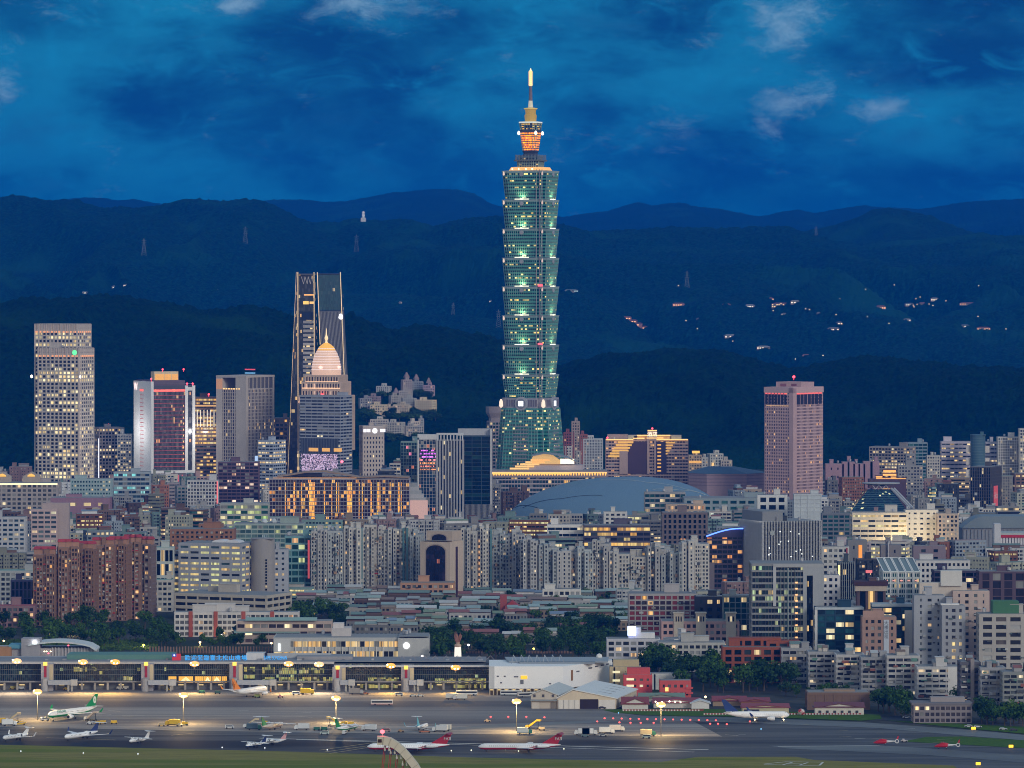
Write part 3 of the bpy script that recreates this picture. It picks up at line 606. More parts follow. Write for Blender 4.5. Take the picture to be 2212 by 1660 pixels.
# ---------------- named towers of the skyline
R_, w_, d_, h_, s = building('stepped_tower', 'tall lit office tower with a taller step behind a lower front step', 79, 171, 196, 754, 1076, 22, 1042, (.60, .54, .49), glass(dark=(.005, .012, .03), mid=(.02, .03, .06), lit=.34, lc=((1, .68, .25), (1, .88, .5)), es=1.1, rows=True, sub=3), 4.35, 5.3, .36, .30, .5, .9, ref='twin-step tower', cat='tower', steps=[(-.17, .86, .25, 1.2, 702)])
for x, y in ((-w_/2-9, 2), (w_/2+1, 2)): MB().lathe([(.3, 0), (1.5, 1), (1.5, 3), (.3, 4)], 8, x, -d_/2, ).build('flank_lamp', emit((1, .9, .7), 3), R_, (0, 0, h_-35))
CS = wall((.66, .55, .48)); hb = Z(702, Yb(1076))
for (x0, x1, y0, y1, z) in ((-w_/2, w_/2, -d_/2, d_/2, h_), (-w_*.67, w_*.36, -d_/4, d_*.7, hb)):
    MB().box(x0-.5, x1+.5, y0-.5, y1+.5, z-9.5, z+.6).build('crown_wall', CS, R_); MB().box(x0-.7, x1+.7, y0-.75, y1, z-9.6, z-7.6).build('crown_glow', emit((1, .40, .16), 1.0), R_); m = MB()
    for k in range(19): x = x0+k*(x1-x0)/18; m.box(x-.35, x+.35, y0-1.1, y0-.4, z-10, z+1)
    m.build('crown_fin', CS, R_)
MB().box(w_/2-1.2, w_/2+1.3, -d_/2-1.4, -d_/2+1.2, 0, h_+1).build('corner_pier', CS, R_)
def discm(R_, x, y, z, r, mat, nm, t=.5, n=20): return MB().hull([[(x+r*cos(2*pi*i/n), yy_, z+r*sin(2*pi*i/n)) for i in range(n)] for yy_ in (y-t, y)]).build(nm, mat, R_)
discm(R_, w_/2-5.5, -d_/2-.9, h_-4.5, 2.9, emit((.15, 1, .35), 1.4), 'green_logo')
# white hotel with red lines
R_, w_, d_, h_, s = building('hotel_tower', 'white slab hotel with red light lines and a letter W at its top', 279, 326, 418, 832, 1080, -24, 1020, 'white', G_DARK, ref='white W hotel', nobody=True, pent=0, tanks=0, cat='hotel')
WT = wall((.86, .86, .86), .8, .05); z0_ = Z(1018, Yb(1080))
fa, fb = -w_/2, w_/2                                        # right-hand long face runs along local x; short left-hand face along y
MB().box(fa+.5, fb-.5, -d_/2+.5, d_/2-.5, 6, h_-1).build('core', wall((.10, .11, .13)), R_)
m = MB(); nfl = 26
m.quad([(fa, -d_/2+.2, z0_), (fb, -d_/2+.2, z0_), (fb, -d_/2+.2, h_-5), (fa, -d_/2+.2, h_-5)], [(0, 0), (24, 0), (24, nfl), (0, nfl)]); m.quad([(fa+.2, d_/2, z0_), (fa+.2, -d_/2, z0_), (fa+.2, -d_/2, h_-5), (fa+.2, d_/2, h_-5)], [(50, 0), (62, 0), (62, nfl), (50, nfl)])
m.build('glazing', glass(dark=(.08, .085, .10), mid=(.14, .14, .16), pale=(.25, .25, .27), lit=.035, lc=((1, .4, .12), (1, .6, .2)), es=.9), R_)
for (a, b) in ((fa, fa+3), (fb-12.5, fb-9), (fb-3.5, fb)): MB().box(a, b, -d_/2-1.2, d_/2-.3, z0_, h_-1).build('white_pier', WT, R_)
MB().box(fa-.3, fa+2.9, -d_/2-1, -d_/2+d_*.42, z0_, h_+4).build('white_pier', WT, R_); MB().box(fa-.3, fa+2.9, d_/2-d_*.36, d_/2+.3, z0_, h_+4).build('white_pier', WT, R_)
MB().box(fa-.4, fa+3, -d_/2-1.1, d_/2+.4, h_-3, h_+4).build('white_cap', WT, R_); MB().box(fa-.5, fb, -d_/2-1.3, d_/2, z0_-3, z0_+.3).build('white_cap', WT, R_)
MB().box(fa+3.1, fb-12, -d_/2+1, d_/2, h_-1, h_+5).build('dark_crown', wall((.16, .12, .16)), R_)
MB().box(fb-12.5, fb, -d_/2-1, d_/2, h_-7, h_-3).build('white_cap', WT, R_)
MB().box(fa+3.2, fb-12.6, -d_/2-.9, -d_/2-.4, h_-8, h_-5.5).build('red_neon_band', emit((1, .16, .12), 1.3), R_); MB().box(fa-.45, fa-.1, -d_/2+d_*.42, d_/2-d_*.36, h_-8, h_-5.5).build('red_neon_band', emit((1, .16, .12), 1.3), R_)
for k in range(1, 20):
    z = z0_+(h_-8-z0_)*k/20
    MB().box(fa+3.2, fb-12.6, -d_/2-.25, -d_/2+.1, z, z+.55).build('red_light_line', emit((.8, .10, .10), .42), R_)
    MB().box(fa-.3, fa+.1, -d_/2+d_*.42, d_/2-d_*.36, z, z+.55).build('red_light_line', emit((.8, .10, .10), .35), R_)
m = MB()
for k in range(26): x = fa+3.2+k*(fb-15.8-fa)/25; m.box(x-.12, x+.12, -d_/2-.5, -d_/2, z0_, h_-5)
m.build('steel_fin', wall((.26, .22, .24)), R_)
for k in range(10): MB().box(fb-14.6, fb-13.8, -d_/2-.6, -d_/2-.3, z0_+12+k*7, z0_+14+k*7).build('yellow_lamp', emit((1, .6, .2), 1.3), R_)
for (x, y) in ((fa-26, -8), (fa-24, 10), (fb+2, -d_/2-22)):
    ld = bpy.data.lights.new('facade_floodlight', 'POINT'); ld.energy = 15000; ld.color = (1, .97, .95); ld.shadow_soft_size = 2; lo = bpy.data.objects.new('facade_floodlight', ld); COL.objects.link(lo); lo.parent = R_; lo.location = (x, y, z0_+45)
text('letter_w', 'W', 13, emit((1, .75, .7), 1.6), R_, (fa-.9, d_/2-8, h_-3.2), (pi/2, 0, -pi/2), sx=.9)
MB().box(-14, 16, -4, 8, h_+1, h_+15).build('roof_house', wall((.7, .6, .4)), R_)
for a, b in ((-13, -2), (-1, 7), (8, 15.5)): MB().box(a, b, -4.4, -4, h_+2, h_+12).build('gold_lit_panel', emit((1, .48, .10), .75), R_)
for x, z in ((-12, 17), (14, 17), (fa+1, 6), (fb-9, 0), (fb-2, 0)): beacon(R_, x, -d_/2+2, h_+z)
for k in range(9): MB().box(fa+8+k*5, fa+8.7+k*5, -d_/2-1.4, -d_/2-1, z0_-13, z0_-5).build('red_light_line', emit((1, .14, .16), .9), R_)
MB().box(fa+2, fb-4, -d_/2-.6, d_/2, 4, z0_-3.2).build('podium', wall((.2, .19, .22)), R_)

L = building
R_, w_, d_, h_, s = L('office_tower', 'plain grey office tower with one white light line beside the white W hotel', 197, 214, 266, 926, 1070, -20, 1035, 'mauve', None, 4, 4, .4, .35, ref=None, cat='tower'); beacon(R_, 0, 0, h_+3)
MB().box(-w_/2-.9, -w_/2-.3, -d_/2-.9, -d_/2-.3, h_*.25, h_*.85).build('white_light_line', emit((.9, .92, 1), 1.8), R_)
MB().box(-w_/2, w_/2*.5, -d_/2-1, -d_/2-.5, h_*.17, h_*.19).build('yellow_light_line', emit((1, .5, .1), 1.2), R_)
L('office_tower', 'low grey tower with small windows half hidden behind the W hotel', 254, 0, 284, 940, 1074, 0, 1030, 'grey', None, 3.6, 3.4, cat='tower')
R_, w_, d_, h_, s = L('office_tower', 'gold-lit office tower with bright white fins under its roof beside the W hotel', 410, 0, 468, 860, 1078, 0, 1030, 'brown', glass(lit=.5, lc=((1, .5, .08), (1, .75, .25)), es=.9, rows=True), 4.2, 4, .5, .05, ref='gold-lit fin tower', cat='tower')
for k in range(8): MB().box(-w_/2+.5+k*w_/8, -w_/2+1.3+k*w_/8, -d_/2-1.2, -d_/2-.3, h_-34, h_-14).build('white_fin', emit((1, .9, .7), .9), R_)
MB().box(-w_/2, w_/2, -d_/2-1, -d_/2-.4, h_-10, h_-8.6).build('amber_light_line', emit((1, .55, .2), .8), R_); beacon(R_, 6, 0, h_+3)
# portal tower
R_, w_, d_, h_, s = L('portal_tower', 'pale stone tower with a square portal opening and coloured screens at its top', 466, 531, 586, 842, 1082, 30, 1012, (.52, .46, .43), glass(dark=(.06, .05, .06), mid=(.14, .12, .13), lit=.10, lc=((1, .5, .1), (1, .7, .3)), es=.8, rows=True), 3.9, 3.0, .22, .34, .3, .5, ref='portal-topped tower', cat='tower', pent=0, tanks=0)
ht = Z(812, Yb(1082)); PS = wall((.55, .49, .45)); x1 = w_/2
MB().box(-w_/2-.6, -w_/2+8, -d_/2-.6, d_/2, 30, ht-2.5).build('portal_pier', PS, R_); MB().box(x1-1.5, x1+.6, -d_/2-.6, -d_/2+4, 0, ht-2.5).build('portal_pier', PS, R_); MB().box(x1-1.5, x1+.6, d_/2-2, d_/2+.5, 0, ht-2.5).build('portal_pier', PS, R_); MB().box(x1-13.8, x1-.4, -d_/2+1, d_/2-.2, h_, ht-2.6).build('side_glazing', wall((.14, .13, .14)), R_)
for k in range(6): MB().box(x1-.6, x1+.5, -d_/2+6+k*(d_-9)/6, -d_/2+7+k*(d_-9)/6, h_-1, ht-2.5).build('stone_mullion', PS, R_)
MB().box(x1-14, x1-1.5, -d_/2-.55, -d_/2+3, 0, ht-2.6).build('stone_block', PS, R_)
MB().box(-w_/2-.8, x1+.8, -d_/2-.8, d_/2+.8, ht-2.5, ht).build('portal_lintel', PS, R_)
MB().box(-w_/2-.3, -w_/2+8.3, -d_/2-.7, -d_/2-.65, h_, ht-4).build('warm_soffit', emit((1, .5, .25), .35), R_)
MB().box(-w_/2+10, x1-16, d_/4, d_/4+3, h_+4, ht-5).build('screen_box', wall((.08, .08, .1)), R_)
for k, c in enumerate(((.9, .15, .15), (.35, .8, .9), (.9, .95, 1), (.2, .5, .8), (.9, .1, .12))): MB().box(-w_/2+10, x1-16, d_/4-.5, d_/4-.1, h_+5+k*4.2, h_+6.4+k*4.2).build('screen_stripe', emit(c, .8), R_)
for k in range(7): MB().box(-w_/2+9+k*3.6, -w_/2+11+k*3.6, -d_/2-.6, -d_/2-.2, h_, h_+1.3).build('terrace_lamp', emit((1, .6, .2), 1.6), R_)
# slanting tall tower
def slant_tower():
    b = 1079; Y = Yb(b); s = Y/F; zt = lambda py: Z(py, Y); xx = lambda px: (px-684)*s
    R_ = thing('slanted_tower', 'tallest dark glass tower with slanting gold-lit edges behind the golden dome', 'skyscraper', (X(684, Y), Y+20, 0))
    top, bot = 591, b
    def slab(nm, tl, tr, bl, br, y0, y1, t0, t1, mat, uv=None):
        f = lambda py: (py-top)/(bot-top); a = lambda A_, B_, py: xx(A_+(B_-A_)*f(py)); m = MB(); pts = []
        for py in (t1, t0): pts.append([(a(tl, bl, py), y0, zt(py)), (a(tr, br, py), y0, zt(py)), (a(tr, br, py), y1, zt(py)), (a(tl, bl, py), y1, zt(py))])
        n = len(m.v); nf = (t1-t0)/6.9; wn_ = (br-bl)/5.2
        if uv:
            lo, hi = pts; m.quad([lo[0], lo[1], hi[1], hi[0]], [(0, 0), (wn_, 0), (wn_, nf), (0, nf)]); m.quad([lo[1], lo[2], hi[2], hi[1]], [(90, 0), (90+8, 0), (90+8, nf), (90, nf)]); m.quad([lo[3], lo[0], hi[0], hi[3]], [(190, 0), (198, 0), (198, nf), (190, nf)]); m.quad([lo[2], lo[3], hi[3], hi[2]], [(290, 0), (290+wn_, 0), (290+wn_, nf), (290, nf)]); m.quad(hi)
        else: m.hull(pts)
        return m.build(nm, mat, R_)
    GD = glass(dark=(.03, .04, .05), mid=(.07, .085, .10), pale=(.06, .07, .08), lit=.06, es=.8, lc=((1, .5, .1), (1, .8, .4)))
    slab('left_wing_glass', 639, 647, 619, 645, -2, 40, 593, bot, GD, 1); slab('core_glass', 647, 677, 645, 690, 2, 40, 593, bot, GD, 1)
    slab('right_wing_glass', 684, 734, 712, 762, -2, 42, 593, 671, glass(dark=(.03, .10, .12), mid=(.03, .09, .11), pale=(.05, .12, .14), lit=.02, es=.6), 1)
    slab('right_wing_louvre', 684, 734, 712, 762, -2.3, 42, 672, bot, wall((.16, .165, .19)))
    for k in range(17): f = k/16; slab('louvre_fin', 685+f*48, 685.6+f*48, 713+f*48, 713.7+f*48, -3.2, -2.3, 674, 870, wall((.42, .42, .44)))
    for k in range(34):
        y = 684+k*9.6
        if y < 1000: slab('floor_band', 653, 676, 652, 680, 1.2, 2.1, y, y+5.6, wall((.42, .41, .42)))
        if k % 2 == 0 and y < 980: slab('lit_window', 660+(k % 3)*4, 667+(k % 3)*4, 660+(k % 3)*4, 668, 1.0, 1.2, y+5.8, y+8.8, emit((1, .75, .35), 1.0))
    slab('sky_lobby_dark', 651, 677, 650, 678, .8, 2, 674, 692, wall((.02, .03, .06)))
    for a in ((655, 676, 636, 639, (1, .5, .15)), (653, 665, 651, 658, (1, .65, .15)), (667, 676, 652, 657, (1, .6, .2))): MB().box(xx(a[0]), xx(a[1]), .5, 1.9, zt(a[3]), zt(a[2])).build('lit_window', emit(a[4], 1.0), R_)
    m = MB(); zz_ = [(649, 598), (654, 614), (657, 598), (662, 614), (664, 598), (669, 614), (671, 598), (676, 612)]
    for p, q in zip(zz_, zz_[1:]): m.tube((xx(p[0]), 1, zt(p[1])), (xx(q[0]), 1, zt(q[1])), .45, n=4)
    m.build('zigzag_brace', wall((.5, .5, .52)), R_)
    LINE = emit((1, .74, .42), .85)
    for tl, bl, lo in ((642, 642.5, bot), (677, 678, 900), (684, 704, 745), (734, 752, 860), (638.5, 618, bot)):
        f = (lo-top)/(bot-top); m = MB(); m.tube((xx(tl), -3.4, zt(588)), (xx(tl+(bl-tl)*f*(1 if lo == bot else (bot-top)/(lo-top)*f)), -3.4, zt(lo)), .55 if tl != 638.5 else .22, n=4); m.build('edge_light_line', LINE, R_)
    m = MB()
    for py, t in ((590, 3), ): m.box(xx(639), xx(734), -2, 42, zt(594), zt(591.5))
    m.build('roof', wall((.12, .13, .15)), R_)
    discm(R_, xx(735), -3.3, zt(686), 2.6, emit((.95, .95, 1), 1.8), 'round_logo'); discm(R_, xx(735), -3.3, zt(682), 2.0, emit((.95, .95, 1), 1.8), 'round_logo')
    GEN.append((620, 748, 591, 1018, Y)); REFS.append(('slanting tower', 684, b, Y)); FOOT.append((X(684, Y), Y+20, 36, 30, 0))
slant_tower()
# domed tower
def domed_tower():
    Y = 5172.; s = Y/F; zt = lambda py: Z(py, Y); xx = lambda px: (px-705)*s
    R_ = thing('domed_tower', 'stepped stone tower with a glowing onion dome and golden spire', 'tower', (X(705, Y), Y, 0), radians(-14))
    ST = wall((.66, .50, .40)); GS = glass(dark=(.06, .04, .04), mid=(.12, .08, .07), lit=.10, lc=((1, .5, .3), (1, .7, .5)), es=.7)
    for (a, b, t, dp) in ((651, 762, 856, 24), (657, 752, 826, 21), (664, 746, 812, 18)):
        hw = (b-a)/2*s/1.12; W = MB(); G = MB(); vol(W, G, -hw, hw, -dp, dp, 60 if t == 856 else zt(858), zt(t), 8, 3.2, .3, .45, .4, .9)
        W.build('stone_tier', ST, R_); G.build('glazing', GS, R_)
        MB().box(-hw, hw, -dp-1.2, -dp-.9, zt(t)-7, zt(t)-6).build('tier_glow', emit((1, .6, .35), 1.3), R_)
    pr = [(.99, 811), (1.0, 803), (.985, 795), (.93, 783), (.84, 772), (.70, 761), (.5, 752), (.42, 749)]
    D = 32*s
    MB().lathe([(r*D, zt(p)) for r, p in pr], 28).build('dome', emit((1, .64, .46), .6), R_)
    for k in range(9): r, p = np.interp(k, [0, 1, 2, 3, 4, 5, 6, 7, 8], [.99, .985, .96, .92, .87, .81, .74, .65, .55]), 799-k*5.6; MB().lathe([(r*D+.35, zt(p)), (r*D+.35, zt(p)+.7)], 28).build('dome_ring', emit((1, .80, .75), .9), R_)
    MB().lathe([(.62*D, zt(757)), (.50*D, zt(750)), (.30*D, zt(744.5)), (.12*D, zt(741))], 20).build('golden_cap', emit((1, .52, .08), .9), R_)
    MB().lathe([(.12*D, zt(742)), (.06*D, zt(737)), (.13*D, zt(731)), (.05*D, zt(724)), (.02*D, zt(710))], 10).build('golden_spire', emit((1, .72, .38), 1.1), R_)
    for x, y in ((-.1, -1.02), (.93, -.25)): MB().lathe([(.3, zt(797)), (2.5, zt(795)), (2.5, zt(792)), (.3, zt(790))], 10, x*D, y*D).build('round_lamp', emit((1, .55, .45), 1.8), R_)
    beacon(R_, 2, -24, zt(858), r=2.2)
    GEN.append((640, 772, 710, 856, Y)); REFS.append(('golden-domed tower', 705, 1081, Y)); FOOT.append((X(705, Y), Y, 34, 30, 0))
domed_tower()
R_, w_, d_, h_, s = L('banded_office', 'blue-grey banded office block with a big pink light display on its lower floors', 646, 735, 773, 857, 1092, 24, 1026, (.40, .43, .50), glass(dark=(.03, .035, .05), mid=(.07, .08, .10), pm=.4, lit=.03), 3.7, 7, .5, .04, .35, ref='blue-grey banded office', cat='office', depth=30)
GP = glass(dark=(.03, .02, .05), mid=(.06, .04, .09), lit=.62, lc=((1, .66, .85), (.8, .65, 1)), es=.8, sub=2)
m = MB(); m.quad([(-w_/2+2, -d_/2-.7, Z(1020, Yb(1092))), (w_/2-3, -d_/2-.7, Z(1020, Yb(1092))), (w_/2-3, -d_/2-.7, Z(982, Yb(1092))), (-w_/2+2, -d_/2-.7, Z(982, Yb(1092)))], [(0, 0), (56, 0), (56, 20), (0, 20)]); m.build('light_display', GP, R_)
m = MB(); zl = Z(982, Yb(1092)); m.box(-w_/2+1, w_/2-2, -d_/2-.65, -d_/2-.4, zl, Z(948, Yb(1092))); m.build('dark_glass_band', wall((.05, .06, .09), .3), R_)
for k in range(24): x = -w_/2+2+k*(w_-5)/23; MB().box(x-.12, x+.12, -d_/2-.9, -d_/2-.66, zl, Z(948, Yb(1092))).build('steel_fin', wall((.2, .24, .3)), R_)
for a, b in ((-14, -2), (3, 13), (18, 28)): MB().box(a, b, -d_/2-1, -d_/2-.66, zl+3, zl+7).build('lit_window', emit((1, .5, .12), .8), R_)
MB().lathe([(1, 0), (1.8, 1), (1, 2.4)], 8, w_/2+1.2, -d_/2+2).build('red_lamp', emit((1, .1, .15), 5), R_, (0, 0, Z(1000, Yb(1092))))
L('office_block', 'slim blue-white office with a lit blue sign beneath the portal-topped tower', 557, 590, 614, 954, 1102, 26, 1056, (.40, .46, .56), None, 3.6, 5, .5, .1, ref='slim blue-white office', cat='office')
R_ = bpy.data.objects['office_block']; MB().box(-14, 4, -14, -13.5, 52, 60).build('lit_sign', emit((.5, .7, 1), .9), R_)
L('office_block', 'brown office block with orange windows behind the slim blue-white office', 586, 0, 622, 905, 1070, 0, 1010, (.32, .24, .22), glass(lit=.25, lc=((1, .45, .08), (1, .6, .2)), es=.8), 5, 5, cat='office')
L('office_block', 'dark maroon office block with scattered lit windows under the portal-topped tower', 472, 0, 558, 1000, 1108, 0, 1090, (.16, .10, .13), glass(dark=(.03, .02, .04), mid=(.06, .04, .07), lit=.14, lc=((1, .55, .3), (1, .8, .6)), es=1), 3.6, 5, .35, .1, cat='office', ref='maroon office block')
R_, w_, d_, h_, s = L('office_tower', 'pale square-windowed tower with a white lit sign above its windows', 775, 784, 829, 922, 1080, -14, 1002, (.60, .52, .47), glass(dark=(.03, .03, .04), mid=(.05, .04, .05), pale=(.1, .09, .09), lit=.03), 5.5, 3.6, .5, .55, .3, ref='pale square-windowed tower', cat='tower')
MB().box(-w_/2, w_/2, -d_/2-.6, -d_/2-.3, h_-10, h_).build('sign_wall', wall((.6, .53, .5)), R_)
for a, b in ((-12, -8.5), (-7.5, -4), (8, 14)): MB().box(a, b, -d_/2-1, -d_/2-.61, h_-6.5, h_-3).build('lit_sign', emit((.95, .95, 1), 1.5), R_)
discm(R_, 1.5, -d_/2-.61, h_-5, 3, emit((.95, .95, 1), 1.6), 'round_logo')
# the white-framed pair with purple lights
R_, w_, d_, h_, s = L('glass_wing', 'low teal glass wing with orange sparkle lights beside the concrete-finned tower', 866, 0, 906, 956, 1120, 0, 1095, 'teal', glass(dark=(.01, .04, .05), mid=(.02, .07, .09), lit=.07, lc=((1, .3, .1), (1, .2, .6)), es=.9), 3.6, 3, .12, .12, .2, cat='office')
R_, w_, d_, h_, s = L('glass_tower', 'white-framed glass tower with rows of purple and orange lights', 903, 0, 946, 946, 1126, 0, 1110, (.62, .62, .62), glass(dark=(.01, .025, .05), mid=(.02, .06, .10), lit=.05, lc=((1, .3, .1), (1, .5, .3)), es=.6), 3.6, 3.2, .06, .08, .2, cat='tower', ref='purple-lit glass tower', pent=0, tanks=0)
MB().box(-w_/2-.6, w_/2+.6, -d_/2-.8, d_/2, h_-2, h_+3.4).build('white_frame', wall((.66, .65, .64)), R_); MB().box(-w_/2-.6, -w_/2+1.2, -d_/2-.8, d_/2, 0, h_).build('white_frame', wall((.66, .65, .64)), R_)
for k in range(7):
    c = ((.8, .15, .9), (.7, .15, .9), (.8, .2, 1), (1, .3, .3), (1, .35, .1), (1, .25, .15), (.9, .3, .1))[k]; z = Z(975+k*6.8, Yb(1126)); m = MB(); m.quad([(-w_/2+2, -d_/2-.6, z), (w_/2-2, -d_/2-.6, z), (w_/2-2, -d_/2-.6, z+1.3), (-w_/2+2, -d_/2-.6, z+1.3)], [(0, .1), (17, .1), (17, .9), (0, .9)]); m.build('coloured_light_row', glass(dark=(.01, .01, .03), lit=.75, lc=(c, c), es=1.7), R_)
R_, w_, d_, h_, s = L('finned_tower', 'tower clad in tall vertical concrete fins, open comb at the roof', 944, 0, 1000, 952, 1126, 0, 1120, (.40, .40, .41), G_DARK, 4, 3.1, 0, .55, .2, 1.2, cat='tower', ref='concrete-finned tower', pent=0, tanks=0)
for k in range(9): MB().box(-w_/2+k*w_/8-.5*(k == 8)*2, -w_/2+k*w_/8+1.2-.5*(k == 8)*2, -d_/2-1.3, d_/2, h_, h_+6).build('roof_fin', wall((.6, .6, .6)), R_)
MB().box(-w_/2-.7, w_/2+.7, -d_/2-1.4, d_/2, h_+6, h_+7.6).build('roof_frame', wall((.62, .62, .62)), R_)
R_, w_, d_, h_, s = L('dark_glass_tower', 'dark blue glass tower with a white side fin and open crown', 999, 0, 1061, 943, 1123, 0, 1120, (.06, .10, .13), glass(dark=(.006, .02, .03), mid=(.01, .04, .05), pale=(.02, .07, .07), lit=.01, es=.7, rough=.1), 4, 11, .10, .05, .15, cat='tower', ref='dark glass tower', pent=0, tanks=0)
MB().box(w_/2-1.2, w_/2+1, -d_/2-.8, d_/2, 10, h_+8).build('white_fin', wall((.6, .6, .6)), R_); MB().box(-w_*.66, w_/2+1, d_/2-9, d_/2-1, h_+.5, h_+8).build('crown_wall', wall((.5, .5, .52)), R_)
m = MB(); zb = Z(1090, Yb(1123))
for k in range(26): x = -w_/2-1+k*(w_+1.6)/25; m.box(x-.3, x+.3, -d_/2-1, -d_/2-.2, 0, zb)
m.build('podium_fin', wall((.34, .34, .35)), R_)
# flared pink tower by the green skyscraper
R_, w_, d_, h_, s = L('flared_tower', 'pinkish apartment tower with a flared top tucked beside the green skyscraper', 1052, 1058, 1090, 912, 1070, -14, 1012, (.44, .37, .38), G_TEAL, 4, 4, .35, .25, cat='tower', ref='flared pinkish tower', pent=0)
MB().hull([[(-w_/2*k, -d_/2*k, z), (w_/2*k, -d_/2*k, z), (w_/2*k, d_/2*k, z), (-w_/2*k, d_/2*k, z)] for k, z in ((.8, h_), (.8, h_+5), (1.15, h_+11), (1.15, h_+18))]).build('flared_crown', wall((.44, .37, .38)), R_)
# pink corner tower
R_, w_, d_, h_, s = L('pink_tower', 'tall pink stone tower with red-lit arches along its top', 1655, 1713, 1783, 840, 1101, 38, 1070, (.62, .42, .42), glass(dark=(.02, .02, .05), mid=(.05, .04, .07), pale=(.1, .08, .1), lit=.07, lc=((1, .4, .08), (1, .6, .2)), es=1.0, rows=True), 3.6, 2.4, .42, .42, .3, ref='pink corner tower', cat='tower', pent=0)
PK = wall((.62, .42, .42)); MB().box(w_/2-5.2, w_/2+.9, -d_/2-.9, -d_/2+5.5, 0, h_+.5).build('corner_pier', PK, R_)
MB().box(-w_/2-.9, w_/2+.9, -d_/2-.9, d_/2+.9, h_-5, h_+1.4).build('cornice', PK, R_); MB().box(-16, 18, -12, 14, h_, h_+7).build('roof_house', PK, R_)
for k in range(7):
    for fx in (0, 1):
        if fx == 0: a = -w_/2+1+k*(w_-8)/7; q = (a, a+(w_-8)/7-1.6, -d_/2-.8, -d_/2-.3)
        else: a = -d_/2+7+k*(d_-8)/7; q = (w_/2+.3, w_/2+.8, a, a+(d_-8)/7-1.6)
        MB().box(*q, h_-18, h_-6).build('arch_opening', wall((.03, .03, .06)), R_); MB().box(q[0]-(.1 if fx else 0), q[1]+(.1 if fx else 0), q[2]-.1, q[3]+.1, h_-6.6, h_-5.1).build('red_lamp', emit((1, .15, .12), 1.1), R_)
MB().box(-w_/2+2, w_/2, -d_/2-.5, -d_/2-.2, h_-20, h_-19).build('yellow_light_line', emit((1, .6, .3), .5), R_)
beacon(R_, 0, 0, h_+11, r=1.6); MB().box(-10, -2, -12.3, -12, h_+2, h_+5).build('roof_sign', wall((.3, .12, .14)), R_); MB().box(5, 12, -12.3, -12, h_+2.5, h_+5).build('roof_sign', wall((.3, .12, .14)), R_)
# stepped golden hotel
R_, w_, d_, h_, s = L('terraced_hotel', 'wide brown hotel with gold-lit stepped terraces and a central sign tower', 1309, 0, 1486, 952, 1082, 0, 1024, (.50, .36, .33), glass(dark=(.03, .02, .04), mid=(.06, .04, .05), lit=.07, lc=((1, .4, .1), (1, .6, .2)), es=.8), 3.6, 3.2, .5, .12, .35, cat='hotel', ref='gold-lit terraced hotel', depth=34)
ysc = Yb(1082)/F; zt = lambda py: Z(py, Yb(1082)); bx = lambda nm, a, b, t, bt, dd, mat: MB().box((a-1397.5)*ysc, (b-1397.5)*ysc, -d_/2-dd, -d_/2+3, zt(bt), zt(t)).build(nm, mat, R_)
bx('dark_glass_wall', 1356, 1397, 955, 1024, 1, wall((.10, .06, .09), .3)); bx('dark_glass_wall', 1417, 1440, 955, 1024, 1, wall((.05, .04, .09), .3)); bx('stone_pier', 1398, 1402, 940, 1024, 2.2, wall((.5, .36, .33))); bx('stone_pier', 1413, 1417, 940, 1024, 2.2, wall((.5, .36, .33))); bx('stone_pier', 1338, 1356, 975, 1024, 2.0, wall((.5, .36, .33)))
bx('sign_tower', 1399, 1419, 931, 952, 2, wall((.6, .42, .3))); bx('roof_house', 1370, 1450, 942, 951, -2, wall((.5, .4, .3))); bx('roof_house', 1357, 1376, 940, 951, -2, wall((.42, .42, .38))); bx('roof_house', 1448, 1472, 940, 951, -2, wall((.42, .42, .38)))
for k in range(6): bx('lit_terrace', 1334-k*4, 1368-k*3.5, 954+k*6, 958+k*6, 1.6, emit((1, .55, .12), .75)); 
for k in range(5): bx('lit_terrace', 1438+k*0, 1458-k*4, 955+k*6, 958+k*6, 1.6, emit((1, .55, .12), .7))
for k in range(8): bx('lit_window', 1420, 1428, 960+k*8, 963+k*8, 1.5, emit((1, .5, .1), .9))
for a in ((1309, 1368, 950.5), (1368, 1392, 947.5), (1418, 1486, 950.5), (1376, 1448, 941), (1399, 1419, 930.5), (1397, 1433, 946.8)): bx('gold_light_line', a[0], a[1], a[2]-1, a[2]+.6, 2.4, emit((1, .62, .2), 1.5))
text('hotel_sign', '酒店', 6, emit((1, .9, .7), 1.5), R_, ((1409-1397.5)*ysc, -d_/2-2.4, zt(939)))
beacon(R_, (1409-1397.5)*ysc, -d_/2, zt(928)); beacon(R_, (1312-1397.5)*ysc, -d_/2, zt(948))
